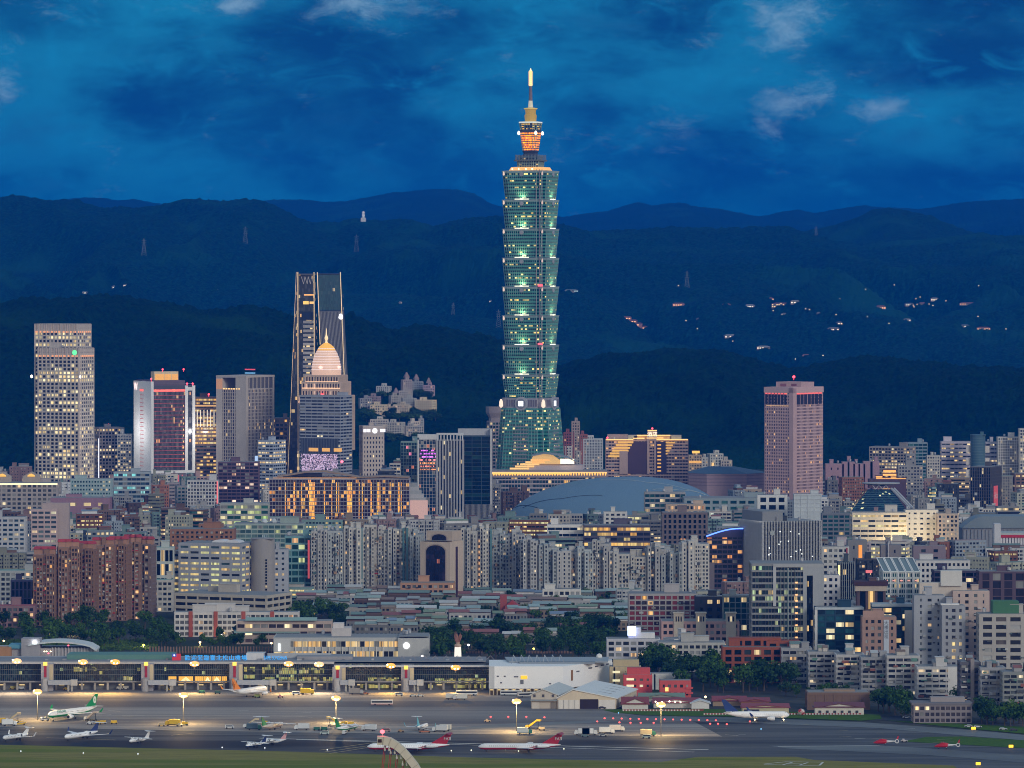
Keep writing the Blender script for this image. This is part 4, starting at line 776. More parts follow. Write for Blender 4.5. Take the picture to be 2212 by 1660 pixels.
# ---------------- wide low buildings and halls of the middle distance
R_, w_, d_, h_, s = L('long_hall', 'very long low hall with a band of gold-lit triangles under its eaves', 1058, 0, 1311, 1019, 1090, 0, 1046, 'mauve', glass(dark=(.02, .05, .06), mid=(.04, .09, .09), lit=.12, lc=((1, .5, .1), (1, .7, .3)), es=.8), 4.5, 3.5, .3, .1, cat='hall', ref='gold-banded long hall', depth=40, pent=0)
Yh = Yb(1090); zt = lambda py: Z(py, Yh); MB().box(-w_/2-1, w_/2+1, -d_/2-2.4, -d_/2-.5, zt(1032), zt(1017)).build('eaves_band', wall((.36, .30, .30)), R_)
for k in range(44):
    x = -w_/2+(k+.5)*w_/44; m = MB(); a = 2.0 if k < 30 else 1.1
    m.hull([[(x-a, -d_/2-2.8, zt(1021.5)), (x+a, -d_/2-2.8, zt(1021.5)), (x+a, -d_/2-2.4, zt(1021.5)), (x-a, -d_/2-2.4, zt(1021.5))][::-1], [(x-.4, -d_/2-2.8, zt(1027.5)), (x+.4, -d_/2-2.8, zt(1027.5)), (x+.4, -d_/2-2.4, zt(1027.5)), (x-.4, -d_/2-2.4, zt(1027.5))][::-1]]); m.build('gold_triangle', emit((1, .50, .10), 1.5), R_)
MB().box(-w_/2, w_/2, -d_/2-2.9, -d_/2-2.4, zt(1021.3), zt(1020.3)).build('gold_light_line', emit((1, .6, .2), 1.5), R_)
# the blue dome
def arena():
    Y0 = Yb(1128); s = Y0/F; cx = X(1338, Y0); R_ = thing('domed_arena', 'huge smooth blue-grey shell of a domed arena', 'arena', (cx, Y0+75, 0)); m = MB()
    nx_, nr = 64, 22; Lx, Ly, Hh = 246*s, 78, 44.5
    rings = []
    for j in range(nr+1):
        t = j/nr; ring = []
        for i in range(nx_):
            a = 2*pi*i/nx_; r = 1-(1-t)**1.0 if 0 else t
            x = Lx*r*cos(a); y = Ly*r*sin(a); q = max(0, 1-r**2.5)**.72
            z = Hh*q*(1+.10*(x/Lx)) ; ring.append((x, y, z))
        rings.append(ring)
    m.hull(rings[::-1], cap=False)
    m.build('shell', plain((.15, .26, .37), .4), R_, smooth_=True)
    def zs(x, y): r = min(1, math.hypot(x/Lx, y/Ly)); return Hh*max(0, 1-r**2.5)**.72*(1+.10*x/Lx)
    for (pts, col) in ((((-.85, -.35), (-.5, -.62), (-.1, -.75)), (.05, .07, .1)), (((-.92, -.1), (-.8, -.4), (-.7, -.6)), (.05, .07, .1)), (((-.15, -.25), (.25, -.42), (.6, -.36), (.8, -.2)), (.35, .45, .5)), (((.3, -.6), (.55, -.45), (.85, -.12)), (.4, .48, .5))):
        m = MB(); P = []
        for (a, b), (c_, e_) in zip(pts, pts[1:]):
            for k in range(8): x = (a+(c_-a)*k/8)*Lx; y = (b+(e_-b)*k/8)*Ly; P.append((x, y, zs(x, y)+.3))
        for p, q in zip(P, P[1:]): m.tube(p, q, .28, n=4)
        m.build('seam', wall(col), R_)
    GEN.append((1096, 1400, 1024, 1112, Y0)); GEN.append((1400, 1575, 1024, 1072, Y0)); REFS.append(('blue domed arena', 1338, 1120, Y0)); FOOT.append((cx, Y0+75, Lx, Ly, 0))
arena()
def hiparena():
    Y = Yb(1092); s = Y/F; zt = lambda py: Z(py, Y); R_ = thing('polygon_arena', 'low arena with dark blue hipped roof and striped pink walls', 'arena', (X(1572, Y), Y+30, 0)); W = 82*s
    pl = [(-W, -10), (-W*.55, -30), (W*.5, -30), (W, -5), (W, 30), (-W, 30)]
    MB().prism(pl, 0, zt(1024)).build('wall', wall((.46, .33, .36)), R_); m = MB()
    for k in range(4): m.prism([(x*1.006, y*1.01) for x, y in pl], zt(1050-k*7), zt(1048-k*7))
    m.build('dark_stripe', wall((.28, .2, .24)), R_)
    MB().prism([(x*1.02, y*1.03) for x, y in pl], zt(1024), zt(1011), .35, -W*.2, 0).build('hipped_roof', plain((.05, .11, .18), .5), R_)
    GEN.append((1490, 1655, 1011, 1056, Y)); REFS.append(('pink-walled low arena', 1572, 1060, Y)); FOOT.append((X(1572, Y), Y+30, W, 30, 0))
hiparena()
def gridhotel():
    for a in (
     ('dark_tower', 'dark brown-grey office tower wrapped in fine scaffolding with a red sign', 2098, 2140, 2170, 1011, 1118, 24, 1096, (.10, .095, .10), G_DARK, 3.6, 2.6, .15, .35, .25, .5, 'scaffold-wrapped tower'),
     ('cylinder_tower', 'dark teal round tower with pale balcony slots', 2098, 0, 2130, 942, 1082, 0, 1016, (.08, .17, .20), G_TEAL, 3.6, 4, .3, .05, .3, None, 'round teal tower'),
     ('office_block', 'white banded office block with yellow-lit strips beside the round teal tower', 2034, 0, 2098, 956, 1078, 0, 1020, (.62, .56, .64), glass(dark=(.02, .03, .06), lit=.25, lc=((1, .6, .15), (1, .8, .4)), es=.9, rows=True), 4.6, 5, .62, .08, .3, None, 'white banded office'),
     ('office_block', 'white banded block with red lettering beyond the round teal tower', 2130, 0, 2157, 957, 1078, 0, 1018, (.62, .58, .64), None, 4.6, 5, .6, .08, .3, None, None),
     ('office_block', 'white office block with a fine square window grid', 2156, 0, 2206, 946, 1080, 0, 1022, (.62, .60, .56), glass(dark=(.05, .06, .06), mid=(.2, .2, .18), pm=.5, lit=.12, es=.5), 3.2, 2.6, .35, .35, .3, None, 'white grid office'),
     ('office_block', 'tall white corner block beyond the white grid office', 2203, 0, 2260, 928, 1082, 0, 1010, (.66, .62, .56), None, 3.6, 3.6, .4, .3, .3, None, None),
     ('office_block', 'grey-brown office block with deep roof frame and yellow windows', 1881, 1965, 1981, 968, 1086, 22, 1012, (.30, .27, .26), glass(lit=.3, lc=((1, .6, .2), (1, .85, .5)), es=.8, rows=True), 3.6, 3.6, .45, .25, .3, None, 'grey-brown framed office'),
     ('office_block', 'teal-blue glass block with a yellow-lit side behind the grey-brown framed office', 1954, 0, 2003, 958, 1080, 0, 1012, (.22, .30, .36), G_TEAL, 4, 5, .4, .1, .3, None, None),
     ('apartment_block', 'grey apartment block with paired square windows in front of the grey-brown framed office', 1941, 0, 1993, 1008, 1096, 0, 1050, 'grey', G_RES, 3.6, 3.6, .5, .4, .3, None, 'paired-window grey block'),
     ('apartment_block', 'slim grey apartment tower with a notched middle beside the teal-blue glass block', 1958, 0, 1976, 984, 1094, 0, 1040, 'grey', G_RES, 3.4, 3.2, .5, .4, .3, None, None),
     ('apartment_block', 'pale apartment block with small square windows beyond the teal-blue glass block', 2003, 0, 2030, 986, 1084, 0, 1026, 'pale', G_RES, 3.4, 3.2, .5, .4, .3, None, None)):
        nm, lab, l, c, r, t, b, th, vis, wc, gl_, fh_, bay_, sp_, pr_, e_, fi, rf = a
        R_, w_, d_, h_, s = L(nm, lab, l, c, r, t, b, th, vis, wc, gl_, fh_, bay_, sp_, pr_, e_, fi, ref=rf, cat='tower' if 'tower' in nm else 'building', nobody=(nm == 'cylinder_tower'))
        if nm == 'cylinder_tower':
            MB().lathe([(w_/2, 0), (w_/2, h_), (w_/2+.6, h_+.1), (w_/2+.6, h_+1.5)], 24, 0, -d_/2+w_/2).build('round_wall', wall((.07, .15, .19), .3), R_, smooth_=False); m = MB()
            for k in range(24): m.lathe([(w_/2+.2, 3+k*h_/24), (w_/2+.2, 4+k*h_/24)], 24, 0, -d_/2+w_/2)
            m.build('floor_edge', wall((.13, .22, .26)), R_)
            for k in range(3): MB().box(-w_/2-5, w_/2+5, -d_/2+w_/2, -d_/2+w_/2+4, h_-20-k*14, h_-12-k*14).build('white_balcony', wall((.75, .68, .62)), R_)
        if 'red sign' in lab:
            MB().box(w_/2+.8, w_/2+1.1, -d_/2+8, -d_/2+22, h_-42, h_-20).build('red_sign', emit((.8, .12, .12), .5), R_); text('sign_lettering', '永大', 8, plain((.8, .7, .7)), R_, (w_/2+1.3, -d_/2+15, h_-31), (pi/2, 0, pi/2), sx=.8)
            for z in (h_-60, h_-30): MB().box(-w_/2+5, -w_/2+8, -d_/2-.8, -d_/2-.5, z, z+3).build('pale_sign', plain((.6, .6, .6)), R_)
    # pink stepped blocks
    for (l, r, t) in ((1784, 1822, 1004), (1820, 1846, 1000), (1844, 1868, 1004), (1866, 1899, 999)): L('low_block', {1784: 'low mauve block with blank walls next to the pink corner tower', 1820: 'slightly taller mauve cube between two blank mauve blocks', 1844: 'mauve block stepping down with a dark window slot', 1866: 'mauve end block touching the grey-brown framed office'}[l], l, 0, r, t, 1094, 0, 1032, (.42, .27, .32), G_DARK, 9, 12, .72, .6, cat='building', group=None)
gridhotel()
# gold-lit grid hotel with a wavy canopy
R_, w_, d_, h_, s = L('grid_hotel', 'wide grid-fronted hotel glowing gold and orange bay by bay under a wavy brown canopy', 582, 0, 884, 1036, 1140, 0, 1118, (.42, .40, .44), glass(dark=(.04, .02, .04), mid=(.09, .045, .04), pale=(.2, .12, .08), lit=.13, lc=((1, .32, .03), (1, .55, .10)), es=1.0), 3.9, 3.1, .16, .10, .6, cat='hotel', ref='gold-gridded hotel', pent=1, depth=30)
zt = lambda py: Z(py, Yb(1140)); q9 = random.Random(4); xx = lambda p: (p-733)*s
for px in (616, 634, 650, 668, 674, 700, 716, 726, 731, 750, 757, 775, 782, 800, 815, 820, 842, 860, 866):
    a = q9.choice((.8, .8, 1.6, 3.0)); m = MB(); m.quad([(xx(px), -d_/2-.45, 1), (xx(px)+a, -d_/2-.45, 1), (xx(px)+a, -d_/2-.45, h_-3), (xx(px), -d_/2-.45, h_-3)], [(0, 0), (a/1.3, 0), (a/1.3, 11), (0, 11)]); m.build('gold_bay', glass(dark=(.1, .05, .02), lit=1.1, lc=((1, .30, .03), (1, .58, .08)), es=1.3), R_)
m = MB(); P = [(598, 1029), (630, 1025), (665, 1019), (700, 1018), (735, 1023), (775, 1031), (830, 1029), (884, 1031)]
m.hull([[(xx(a), y, zt(b)) for a, b in P]+[(xx(a), y, zt(b+2.0)) for a, b in reversed(P)] for y in (-d_/2-3, d_/2)]); m.build('wavy_canopy', wall((.34, .22, .14), .5), R_)
MB().box(xx(610), xx(870), -d_/2+2, d_/2-2, h_, zt(1031)).build('top_storey', glass(dark=(.05, .03, .03), mid=(.1, .06, .05), lit=.4), R_)
MB().box(xx(590), xx(770), -d_/2+1, -d_/2+1.4, zt(1034), zt(1032.4)).build('canopy_light_line', emit((1, .5, .18), .8), R_)
R_ = thing('stepped_annex', 'grey annex stepping down to a pale pink blank billboard wall beside the gold-gridded hotel', 'building', (X(902, Yb(1138)), Yb(1138)+10, 0)); xx = lambda p: (p-902)*s
for k in range(5): MB().box(xx(884), xx(900+k*5), -7-k*.6, 8, 0, zt(1046+k*8)).build('stepped_tier', wall((.50, .50, .50) if k % 2 else (.40, .42, .42)), R_)
MB().box(xx(886), xx(924), -11, -10, zt(1126), zt(1083)).build('billboard_panel', emit((1, .62, .52), .42), R_); MB().box(xx(883.5), xx(886), -11.2, -10, zt(1126), zt(1083)).build('red_edge', emit((1, .08, .08), .8), R_); MB().box(xx(884), xx(924), -9.9, 5, 0, zt(1084)).build('billboard_block', wall((.3, .3, .3)), R_)
GEN.append((884, 926, 1046, 1120, Yb(1138))); FOOT.append((X(902, Yb(1138)), Yb(1138)+8, 11, 16, 0))
L('navy_block', 'small navy office cube beside the first red-brown brick flats', 24, 0, 76, 1256, 1330, 0, 1318, (.06, .06, .12), G_DARK, 6, 3, .1, .3, cat='office', ref='small navy cube')
L('old_flats', 'low maroon-roofed flats at the edge of the tree belt', -20, 0, 74, 1312, 1356, 0, 1345, (.26, .16, .17), G_RES, 3.4, 4, .4, .3, cat='apartments', roof=(.35, .08, .08))
L('old_flats', 'pale low flats with green tin roofs behind the small navy cube', -20, 0, 76, 1236, 1310, 0, 1260, (.42, .44, .43), G_RES, 3.6, 4, .4, .3, cat='apartments', roof=(.2, .32, .28))
L('old_flats', 'small pale house block tucked between the brick flats and grey wide-windowed office', 330, 0, 372, 1256, 1322, 0, 1312, (.50, .48, .44), G_RES, 3.6, 4, .45, .3, cat='apartments', roof=(.2, .34, .30))
L('blue_pier_block', 'pale block raised on white columns with a dark blue wall beneath', 284, 0, 374, 1186, 1306, 0, 1250, (.46, .50, .48), G_DARK, 12, 3.4, .2, .2, cat='office', roof=(.3, .42, .36), ref='blue-walled column block')
# white curved hospital with warm light
R_, w_, d_, h_, s = L('curved_office', 'long white curved office with floodlit cream floors and ribbon windows', 1842, 0, 1958, 1110, 1206, 0, 1172, (.66, .62, .55), glass(dark=(.04, .05, .05), mid=(.09, .10, .08), lit=.42, lc=((1, .6, .2), (.95, .85, .4)), es=.75, rows=True), 4.4, 7, .56, .1, .5, cat='office', ref='floodlit white curved office', pent=1)
R_, w_, d_, h_, s = L('office_wing', 'white end wing of the floodlit curved office with small square windows', 1956, 0, 2026, 1104, 1204, 0, 1172, (.64, .62, .58), G_RES, 4.6, 6.5, .66, .55, cat='office', pent=1)
for (x, e_) in ((1930, 2.2e4), (1968, 2.4e4), (2000, 1.6e4)):
    Yq = Yb(1207)-16; ld = bpy.data.lights.new('forecourt_floodlight', 'POINT'); ld.energy = e_; ld.color = (1, .74, .38); ld.shadow_soft_size = 1.5
    lo = bpy.data.objects.new('forecourt_floodlight', ld); COL.objects.link(lo); lo.location = (X(x, Yq), Yq, 14)
# trapezoid glass building with disc roof
def trapezoid():
    b = 1122; Y = Yb(b); s = Y/F; zt = lambda py: Z(py, Y); R_ = thing('disc_roof_office', 'dark blue glass pyramid office carrying a flat disc roof on slanting struts', 'office', (X(1905, Y), Y+18, 0)); xx = lambda p: (p-1905)*s
    m = MB(); GB = glass(dark=(.004, .02, .04), mid=(.01, .04, .06), pale=(.02, .09, .10), lit=.04, lc=((.8, 1, .5), (1, .9, .5)), es=.8, rough=.1); n = 13
    for i in range(n):
        f0, f1 = i/n, (i+1)/n; P = []
        for f in (f0, f1): z = zt(1108)+(zt(1058)-zt(1108))*f; P.append((xx(1836+40*f), xx(1962-34*f), z, -18+8*f))
        (a0, b0, z0_, y0), (a1, b1, z1_, y1) = P; m.quad([(a0, y0, z0_), (b0, y0, z0_), (b1, y1, z1_), (a1, y1, z1_)], [(0, i), (20, i), (20, i+.99), (0, i+.99)]); m.quad([(b0, y0, z0_), (b0, 18, z0_), (b1, 18, z1_), (b1, y1, z1_)], [(40, i), (52, i), (52, i+.9), (40, i+.9)]); m.quad([(a0, 18, z0_), (a0, y0, z0_), (a1, y1, z1_), (a1, 18, z1_)], [(60, i), (72, i), (72, i+.9), (60, i+.9)])
    m.quad([(xx(1876), -10, zt(1058)), (xx(1928), -10, zt(1058)), (xx(1928), 18, zt(1058)), (xx(1876), 18, zt(1058))]); m.build('glass_slope', GB, R_)
    MB().box(xx(1834), xx(1964), -19, 18, 0, zt(1107.5)).build('base', wall((.05, .09, .12)), R_)
    m = MB()
    for i in range(n): f = i/n; z = zt(1108)+(zt(1058)-zt(1108))*f; m.box(xx(1836+40*f)-.1, xx(1962-34*f)+.1, -18.3+8*f, -17.7+8*f, z-.2, z+.2)
    m.build('floor_edge', wall((.10, .22, .28)), R_)
    m = MB(); m.lathe([(1, zt(1052)), (19, zt(1047.5)), (20, zt(1046.5)), (20, zt(1044.5)), (1, zt(1043.5))], 28, xx(1908)-1, 0, 1.02, .75); m.build('disc_roof', wall((.42, .43, .45)), R_)
    m = MB()
    for a, c in ((1886, 1893), (1900, 1893), (1900, 1908), (1915, 1908), (1915, 1922)): m.tube((xx(a), -10, zt(1049)), (xx(c), -10, zt(1058)), .5, n=4)
    m.build('strut', wall((.5, .5, .5)), R_)
    for dx in (0, 6): MB().tube((xx(1926+dx), -11, zt(1056)), (xx(1966+dx), -17, zt(1098)), 1.4, n=6).build('slanting_truss', wall((.35, .38, .42)), R_)
    for a, c, t in ((1892, 1904, 1036), (1908, 1938, 1029), (1912, 1930, 1018)): pass
    GEN.append((1834, 1968, 1044, 1106, Y)); REFS.append(('disc-roofed glass pyramid', 1905, b, Y)); FOOT.append((X(1905, Y), Y+18, 28, 20, 0))
    Y = Yb(1100); s = Y/F; zt = lambda py: Z(py, Y); R_ = thing('rooftop_pavilion_block', 'dark block topped by a glowing tiered pagoda pavilion behind the disc roof', 'building', (X(1925, Y), Y+12, 0)); xx = lambda p: (p-1925)*s
    MB().box(xx(1878), xx(1958), -12, 12, 0, zt(1036)).build('wall', wall((.13, .08, .10)), R_)
    for (a, c, t, bt) in ((1893, 1906, 1029, 1033), (1908, 1936, 1024, 1028), (1909, 1935, 1016, 1021), (1925, 1936, 1030, 1034), (1893, 1957, 1033.5, 1035)): MB().box(xx(a), xx(c), -12.5, -6, zt(bt), zt(t)).build('lit_tier', emit((1, .5, .12), 1.2), R_); MB().box(xx(a)-1, xx(c)+1, -13, -5, zt(t), zt(t)+.7).build('tier_roof', wall((.2, .08, .05)), R_)
    FOOT.append((X(1925, Y), Y+12, 22, 12, 0)); GEN.append((1878, 1958, 1020, 1044, Y))
trapezoid()
# barrel-vaulted hall and red-banded colonnade
def vault_hall():
    Y = Yb(1204); s = Y/F; zt = lambda py: Z(py, Y); R_ = thing('vaulted_hall', 'grey hall with a ribbed barrel vault roof', 'hall', (X(2150, Y), Y+20, 0)); xx = lambda p: (p-2150)*s; m = MB()
    prof = [(xx(2078)+ (1-cos(pi/2*k/8))*0+(xx(2125)-xx(2078))*k/8, zt(1142)+(zt(1116)-zt(1142))*sin(pi/2*k/8)) for k in range(9)]+[(xx(2230), zt(1116)), (xx(2230), zt(1142))]
    m.hull([[(x, y, z) for x, z in prof] for y in (-18, 20)]); m.build('vault_roof', plain((.22, .28, .32), .45), R_)
    MB().box(xx(2080), xx(2230), -16, 20, 0, zt(1142)).build('wall', wall((.30, .31, .34)), R_); m = MB()
    for k in range(18): x = xx(2083+k*8); m.box(x-.5, x+.5, -17, -15.9, zt(1200), zt(1145))
    m.build('pilaster', wall((.24, .27, .31)), R_); GEN.append((2076, 2240, 1116, 1164, Y)); REFS.append(('barrel-vaulted hall', 2140, 1190, Y)); FOOT.append((X(2150, Y), Y+20, 38, 20, 0))
    Y = Yb(1222); s = Y/F; zt = lambda py: Z(py, Y); R_ = thing('colonnade_block', 'white colonnaded block with a bright red roof band', 'building', (X(2190, Y), Y+15, 0)); xx = lambda p: (p-2190)*s
    MB().box(xx(2148), xx(2162), -15, 0, 0, zt(1132)).build('white_tower', wall((.6, .6, .62)), R_); MB().box(xx(2162), xx(2260), -10, 15, 0, zt(1156)).build('wall', wall((.40, .38, .42)), R_)
    MB().box(xx(2160), xx(2260), -13, 15, zt(1162), zt(1156.5)).build('red_band', plain((.55, .03, .05)), R_); MB().box(xx(2160), xx(2260), -12, 15, zt(1156.4), zt(1152)).build('roof', plain((.45, .5, .48)), R_); m = MB()
    for k in range(14): x = xx(2164+k*6.2); m.box(x-.9, x+.9, -12, -10.1, zt(1178), zt(1162))
    m.build('column', wall((.66, .64, .66)), R_); GEN.append((2146, 2260, 1132, 1184, Y)); REFS.append(('red-banded colonnade', 2185, 1215, Y)); FOOT.append((X(2190, Y), Y+15, 30, 16, 0))
vault_hall()
def fins(R_, w, d, h, n, col, wd=.25, out=.9, z0=0, side=False):
    m = MB()
    for k in range(n): x = -w/2+k*w/(n-1); m.box(x-wd, x+wd, -d/2-out, -d/2-.3, z0, h)
    if side:
        k2 = int(n*d/w)
        for k in range(k2): y = -d/2+k*d/(k2-1); m.box(-w/2-out, -w/2-.3, y-wd, y+wd, z0, h); m.box(w/2+.3, w/2+out, y-wd, y+wd, z0, h)
    m.build('fin', wall(col), R_)
# striped black tower
R_, w_, d_, h_, s = L('striped_tower', 'black tower with closely spaced white vertical stripes and a round emblem', 1598, 1649, 1775, 1131, 1298, -22, 1218, (.04, .05, .06), glass(dark=(.008, .012, .016), mid=(.012, .018, .024), pale=(.02, .03, .035), lit=0.0), 3.6, 3, .25, .0, .3, cat='tower', ref='striped black tower', depth=44)
fins(R_, w_+.6, d_+.6, h_+1.6, 38, (.62, .62, .62), .17, .7, side=True)
discm(R_, -w_/2+w_*.14, -d_/2-1.4, Z(1152, Yb(1298)), 2.1, plain((.36, .4, .4)), 'round_emblem')
for k, (x, z) in enumerate([(rnd.uniform(-w_/2+4, w_/2-4), rnd.uniform(h_*.45, h_*.9)) for _ in range(14)]): MB().box(x-.3, x+.3, -d_/2-1, -d_/2-.5, z, z+.7).build('ceiling_lamp', emit((.95, 1, .95), 2.2), R_)
MB().box(-w_/2+2, w_/2-30, -d_/2+6, d_/2, h_+1, h_+9).build('roof_plant', wall((.22, .23, .24)), R_); MB().box(-w_/2+14, w_/2-36, -d_/2+4, -d_/2+6, h_+1, h_+5).build('roof_wall', wall((.55, .52, .48)), R_)
# curved blue-neon office
R_, w_, d_, h_, s = L('curved_office', 'dark rounded office with a bright blue neon arc under its roof', 1527, 0, 1604, 1156, 1292, 0, 1258, (.09, .07, .10), glass(dark=(.01, .02, .03), mid=(.03, .04, .05), lit=.26, lc=((1, .3, .06), (1, .6, .2)), es=.8), 4, 4, .35, .12, .3, cat='office', ref='blue-neon curved office', pent=0, tanks=0)
m = MB(); P = [(-w_/2-.5+(w_+1)*k/10, -d_/2-1.2, h_-.5+6.2*sin(pi/2*min(1, k/9))-.5) for k in range(11)]
for p, q in zip(P, P[1:]): m.tube(p, q, .55, n=5)
m.build('blue_neon_arc', emit((.10, .22, 1), 3.2), R_)
m = MB(); m.hull([[(x, y, z+.3) for x, _, z in P]+[(w_/2+.5, y, h_-2), (-w_/2-.5, y, h_-2)] for y in (-d_/2-.6, d_/2)]); m.build('curved_parapet', wall((.07, .06, .12)), R_)
MB().box(-w_/2-.5, -w_/2+6, -d_/2-.8, d_/2, 0, h_-22).build('stair_wall', wall((.22, .19, .21)), R_)
# corner glass office with spiral stair lights
R_, w_, d_, h_, s = L('stair_office', 'grey-framed glass office with dark balcony floors and a column of orange stair lamps', 1625, 0, 1778, 1221, 1418, 0, 1396, (.26, .27, .28), glass(dark=(.01, .02, .03), mid=(.02, .05, .06), pale=(.05, .10, .10), lit=.13, lc=((.6, 1, .55), (1, .65, .25)), es=.6, rows=True, sub=4), 4.1, 2.2, .32, .04, .5, cat='office', ref='stair-lamp glass office', pent=0, depth=34)
MB().box(-w_/2+14, w_/2, -d_/2-1.2, d_/2, h_-1.5, h_+.8).build('roof_slab', wall((.44, .45, .46)), R_); MB().box(w_/2-13.5, w_/2+.6, -d_/2-1.1, d_/2+.3, 0, h_).build('white_frame', wall((.40, .42, .44)), R_)
MB().box(-w_/2+14, -w_/2+16, -d_/2-1.2, d_/2, h_*.55, h_-1.5).build('white_frame', wall((.44, .45, .46)), R_)
m = MB(); m.quad([(w_/2-11, -d_/2-1.2, 2), (w_/2-7, -d_/2-1.2, 2), (w_/2-7, -d_/2-1.2, h_-7), (w_/2-11, -d_/2-1.2, h_-7)], [(0, 0), (3, 0), (3, 14), (0, 14)]); m.build('window_strip', G_DARK, R_)
for k in range(12): MB().box(w_/2-19, w_/2-17.2, -d_/2-1.0, -d_/2-.6, 4+k*4.1, 5.0+k*4.1).build('stair_lamp', emit((1, .5, .2), 1.6), R_)
MB().box(w_/2-24, w_/2-23.2, -d_/2-1, -d_/2-.5, 0, h_-2).build('corner_post', wall((.3, .36, .36)), R_); fins(R_, 10, d_+.4, h_-3, 5, (.2, .27, .27), .12, .9)
# grey window-band office with round tower
R_, w_, d_, h_, s = L('grid_office', 'long grey concrete office with rows of wide lit windows', 384, 521, 543, 1178, 1308, 18, 1282, (.36, .37, .40), glass(dark=(.012, .016, .022), mid=(.03, .04, .045), pale=(.06, .12, .13), pp=.15, lit=.60, lc=((1, .62, .2), (.9, .9, .4)), es=.75, rows=False, sub=5), 4.3, 8.4, .60, .20, .5, cat='office', ref='grey wide-windowed office', steps=[(-.15, 0, .1, .9, 1197)], pent=0, tanks=0, depth=34)
for x in (3, 14): MB().hull([[(x+6*cos(a), y, h_+1+2.2*sin(a)) for a in [pi*k/8 for k in range(9)]] for y in (-6, 6)]).build('vaulted_skylight', plain((.75, .75, .78), .4), R_)
R_, w_, d_, h_, s = L('round_tower', 'blank concrete round stair tower joined to the grey wide-windowed office', 540, 0, 592, 1168, 1306, 0, 1282, 'grey', None, cat='tower', nobody=True, pent=0, tanks=0, ref='concrete round tower')
MB().lathe([(w_/2, 0), (w_/2, h_+1.4)], 32, 0, -d_/2+w_/2).build('round_wall', wall((.33, .31, .30)), R_, smooth_=False)
for k in range(14): MB().box(w_/2*.28, w_/2*.42, -d_/2+.0, -d_/2+1.6, 4+k*2.3, 5.4+k*2.3).build('slot_window', G_DARK, R_)
text('rooftop_sign', 'FET', 3, plain((.5, .6, .7)), R_, (2, -d_/2+6, h_+3), ext=.3)
L('office_wing', 'grey end wing with small dark windows beside the concrete round tower', 588, 0, 621, 1190, 1304, 0, 1284, (.38, .40, .44), glass(dark=(.012, .02, .03), mid=(.03, .06, .08), lit=.12, es=.7), 4.3, 6, .58, .5, cat='office')
# parking deck, school, stands
R_, w_, d_, h_, s = L('parking_deck', 'beige open parking deck with plants trailing from its roof', 372, 575, 617, 1290, 1344, 24, 1322, (.46, .42, .36), glass(dark=(.01, .01, .01), mid=(.03, .03, .03), pale=(.08, .08, .07), lit=.03), 4.9, 9, .52, .1, .8, cat='parking deck', ref='beige parking deck', pent=2, tanks=0, depth=40)
R_, w_, d_, h_, s = L('school_building', 'white three-storey school with four brick-red pillars', 378, 0, 644, 1326, 1376, 0, 1370, (.58, .56, .54), glass(dark=(.05, .06, .06), mid=(.2, .2, .19), pale=(.36, .36, .34), pm=.6, lit=.10, lc=((1, .4, .1), (1, .7, .4)), es=.6), 4.0, 3.4, .42, .22, .4, cat='school', ref='red-pillared white school', depth=14, pent=3)
for px in (412, 466, 526, 588): x = (px-511)*s; MB().box(x-1.4, x+1.4, -d_/2-1, -d_/2-.2, 0, h_+1.6).build('red_pillar', wall((.42, .10, .06)), R_)
R_, w_, d_, h_, s = L('grandstand', 'pinkish two-tier grandstand building with long green canopies', 512, 0, 716, 1345, 1392, 0, 1378, (.50, .40, .35), glass(dark=(.05, .04, .04), mid=(.14, .10, .09), lit=.1), 4.6, 5.5, .5, .12, cat='building', ref='green-canopied grandstand', depth=16, pent=0)
for (a, b, z) in ((-w_/2+6, w_/2-10, h_+1.4), (-w_/2-2, w_/2-22, h_*.52)): MB().hull([[(a, -d_/2-3, z), (b, -d_/2-3, z), (b, -d_/2+4, z+1.6), (a, -d_/2+4, z+1.6)], [(a, -d_/2-3, z+.3), (b, -d_/2-3, z+.3), (b, -d_/2+4, z+1.9), (a, -d_/2+4, z+1.9)]]).build('green_canopy', plain((.26, .38, .34)), R_)
# airport office block with clock discs
R_, w_, d_, h_, s = L('airport_office', 'long low airport office with lit ribbon windows and white columns', 592, 0, 860, 1381, 1424, 0, 1420, (.50, .50, .48), glass(dark=(.03, .03, .03), mid=(.08, .07, .05), lit=.62, lc=((1, .55, .15), (1, .75, .35)), es=.7), 5.6, 3.2, .45, .10, .4, cat='office', ref='ribbon-windowed airport office', depth=34, pent=0)
MB().box(-w_/2+38, w_/2-32, -6, 10, h_, h_+6.5).build('roof_house', wall((.62, .58, .56)), R_); MB().box(-w_/2+46, w_/2-44, -4, 8, h_+6.5, h_+9.5).build('roof_house', wall((.62, .58, .56)), R_)
for k in range(14): MB().box(-w_/2+14+k*4.5, -w_/2+14.7+k*4.5, -d_/2-1.4, -d_/2-.4, 0, h_*.62).build('white_column', wall((.72, .68, .62)), R_)
MB().box(-w_/2, -w_/2+11, -d_/2-.6, -d_/2, h_*.35, h_).build('blank_wall', wall((.56, .56, .54)), R_)
MB().lathe([(.2, 0), (1.3, .1), (1.3, 5), (.2, 5.1)], 12, -w_/2+3.5, -d_/2-1.0, .6, .2).build('oval_light', emit((.95, 1, 1), 1.5), R_, (0, 0, h_-8))
R_, w_, d_, h_, s = L('airport_office', 'pale end block with a round lit clock disc beside the statue column', 860, 0, 927, 1379, 1425, 0, 1422, (.50, .51, .49), None, cat='office', nobody=True, pent=0, tanks=3, depth=34)
MB().box(-w_/2, w_/2, -d_/2, d_/2, 0, h_).build('wall', wall((.55, .55, .53)), R_); discm(R_, -w_/2+5.5, -d_/2-.1, h_-5, 2.1, emit((.98, 1, 1), 2.2), 'clock_disc', .4)
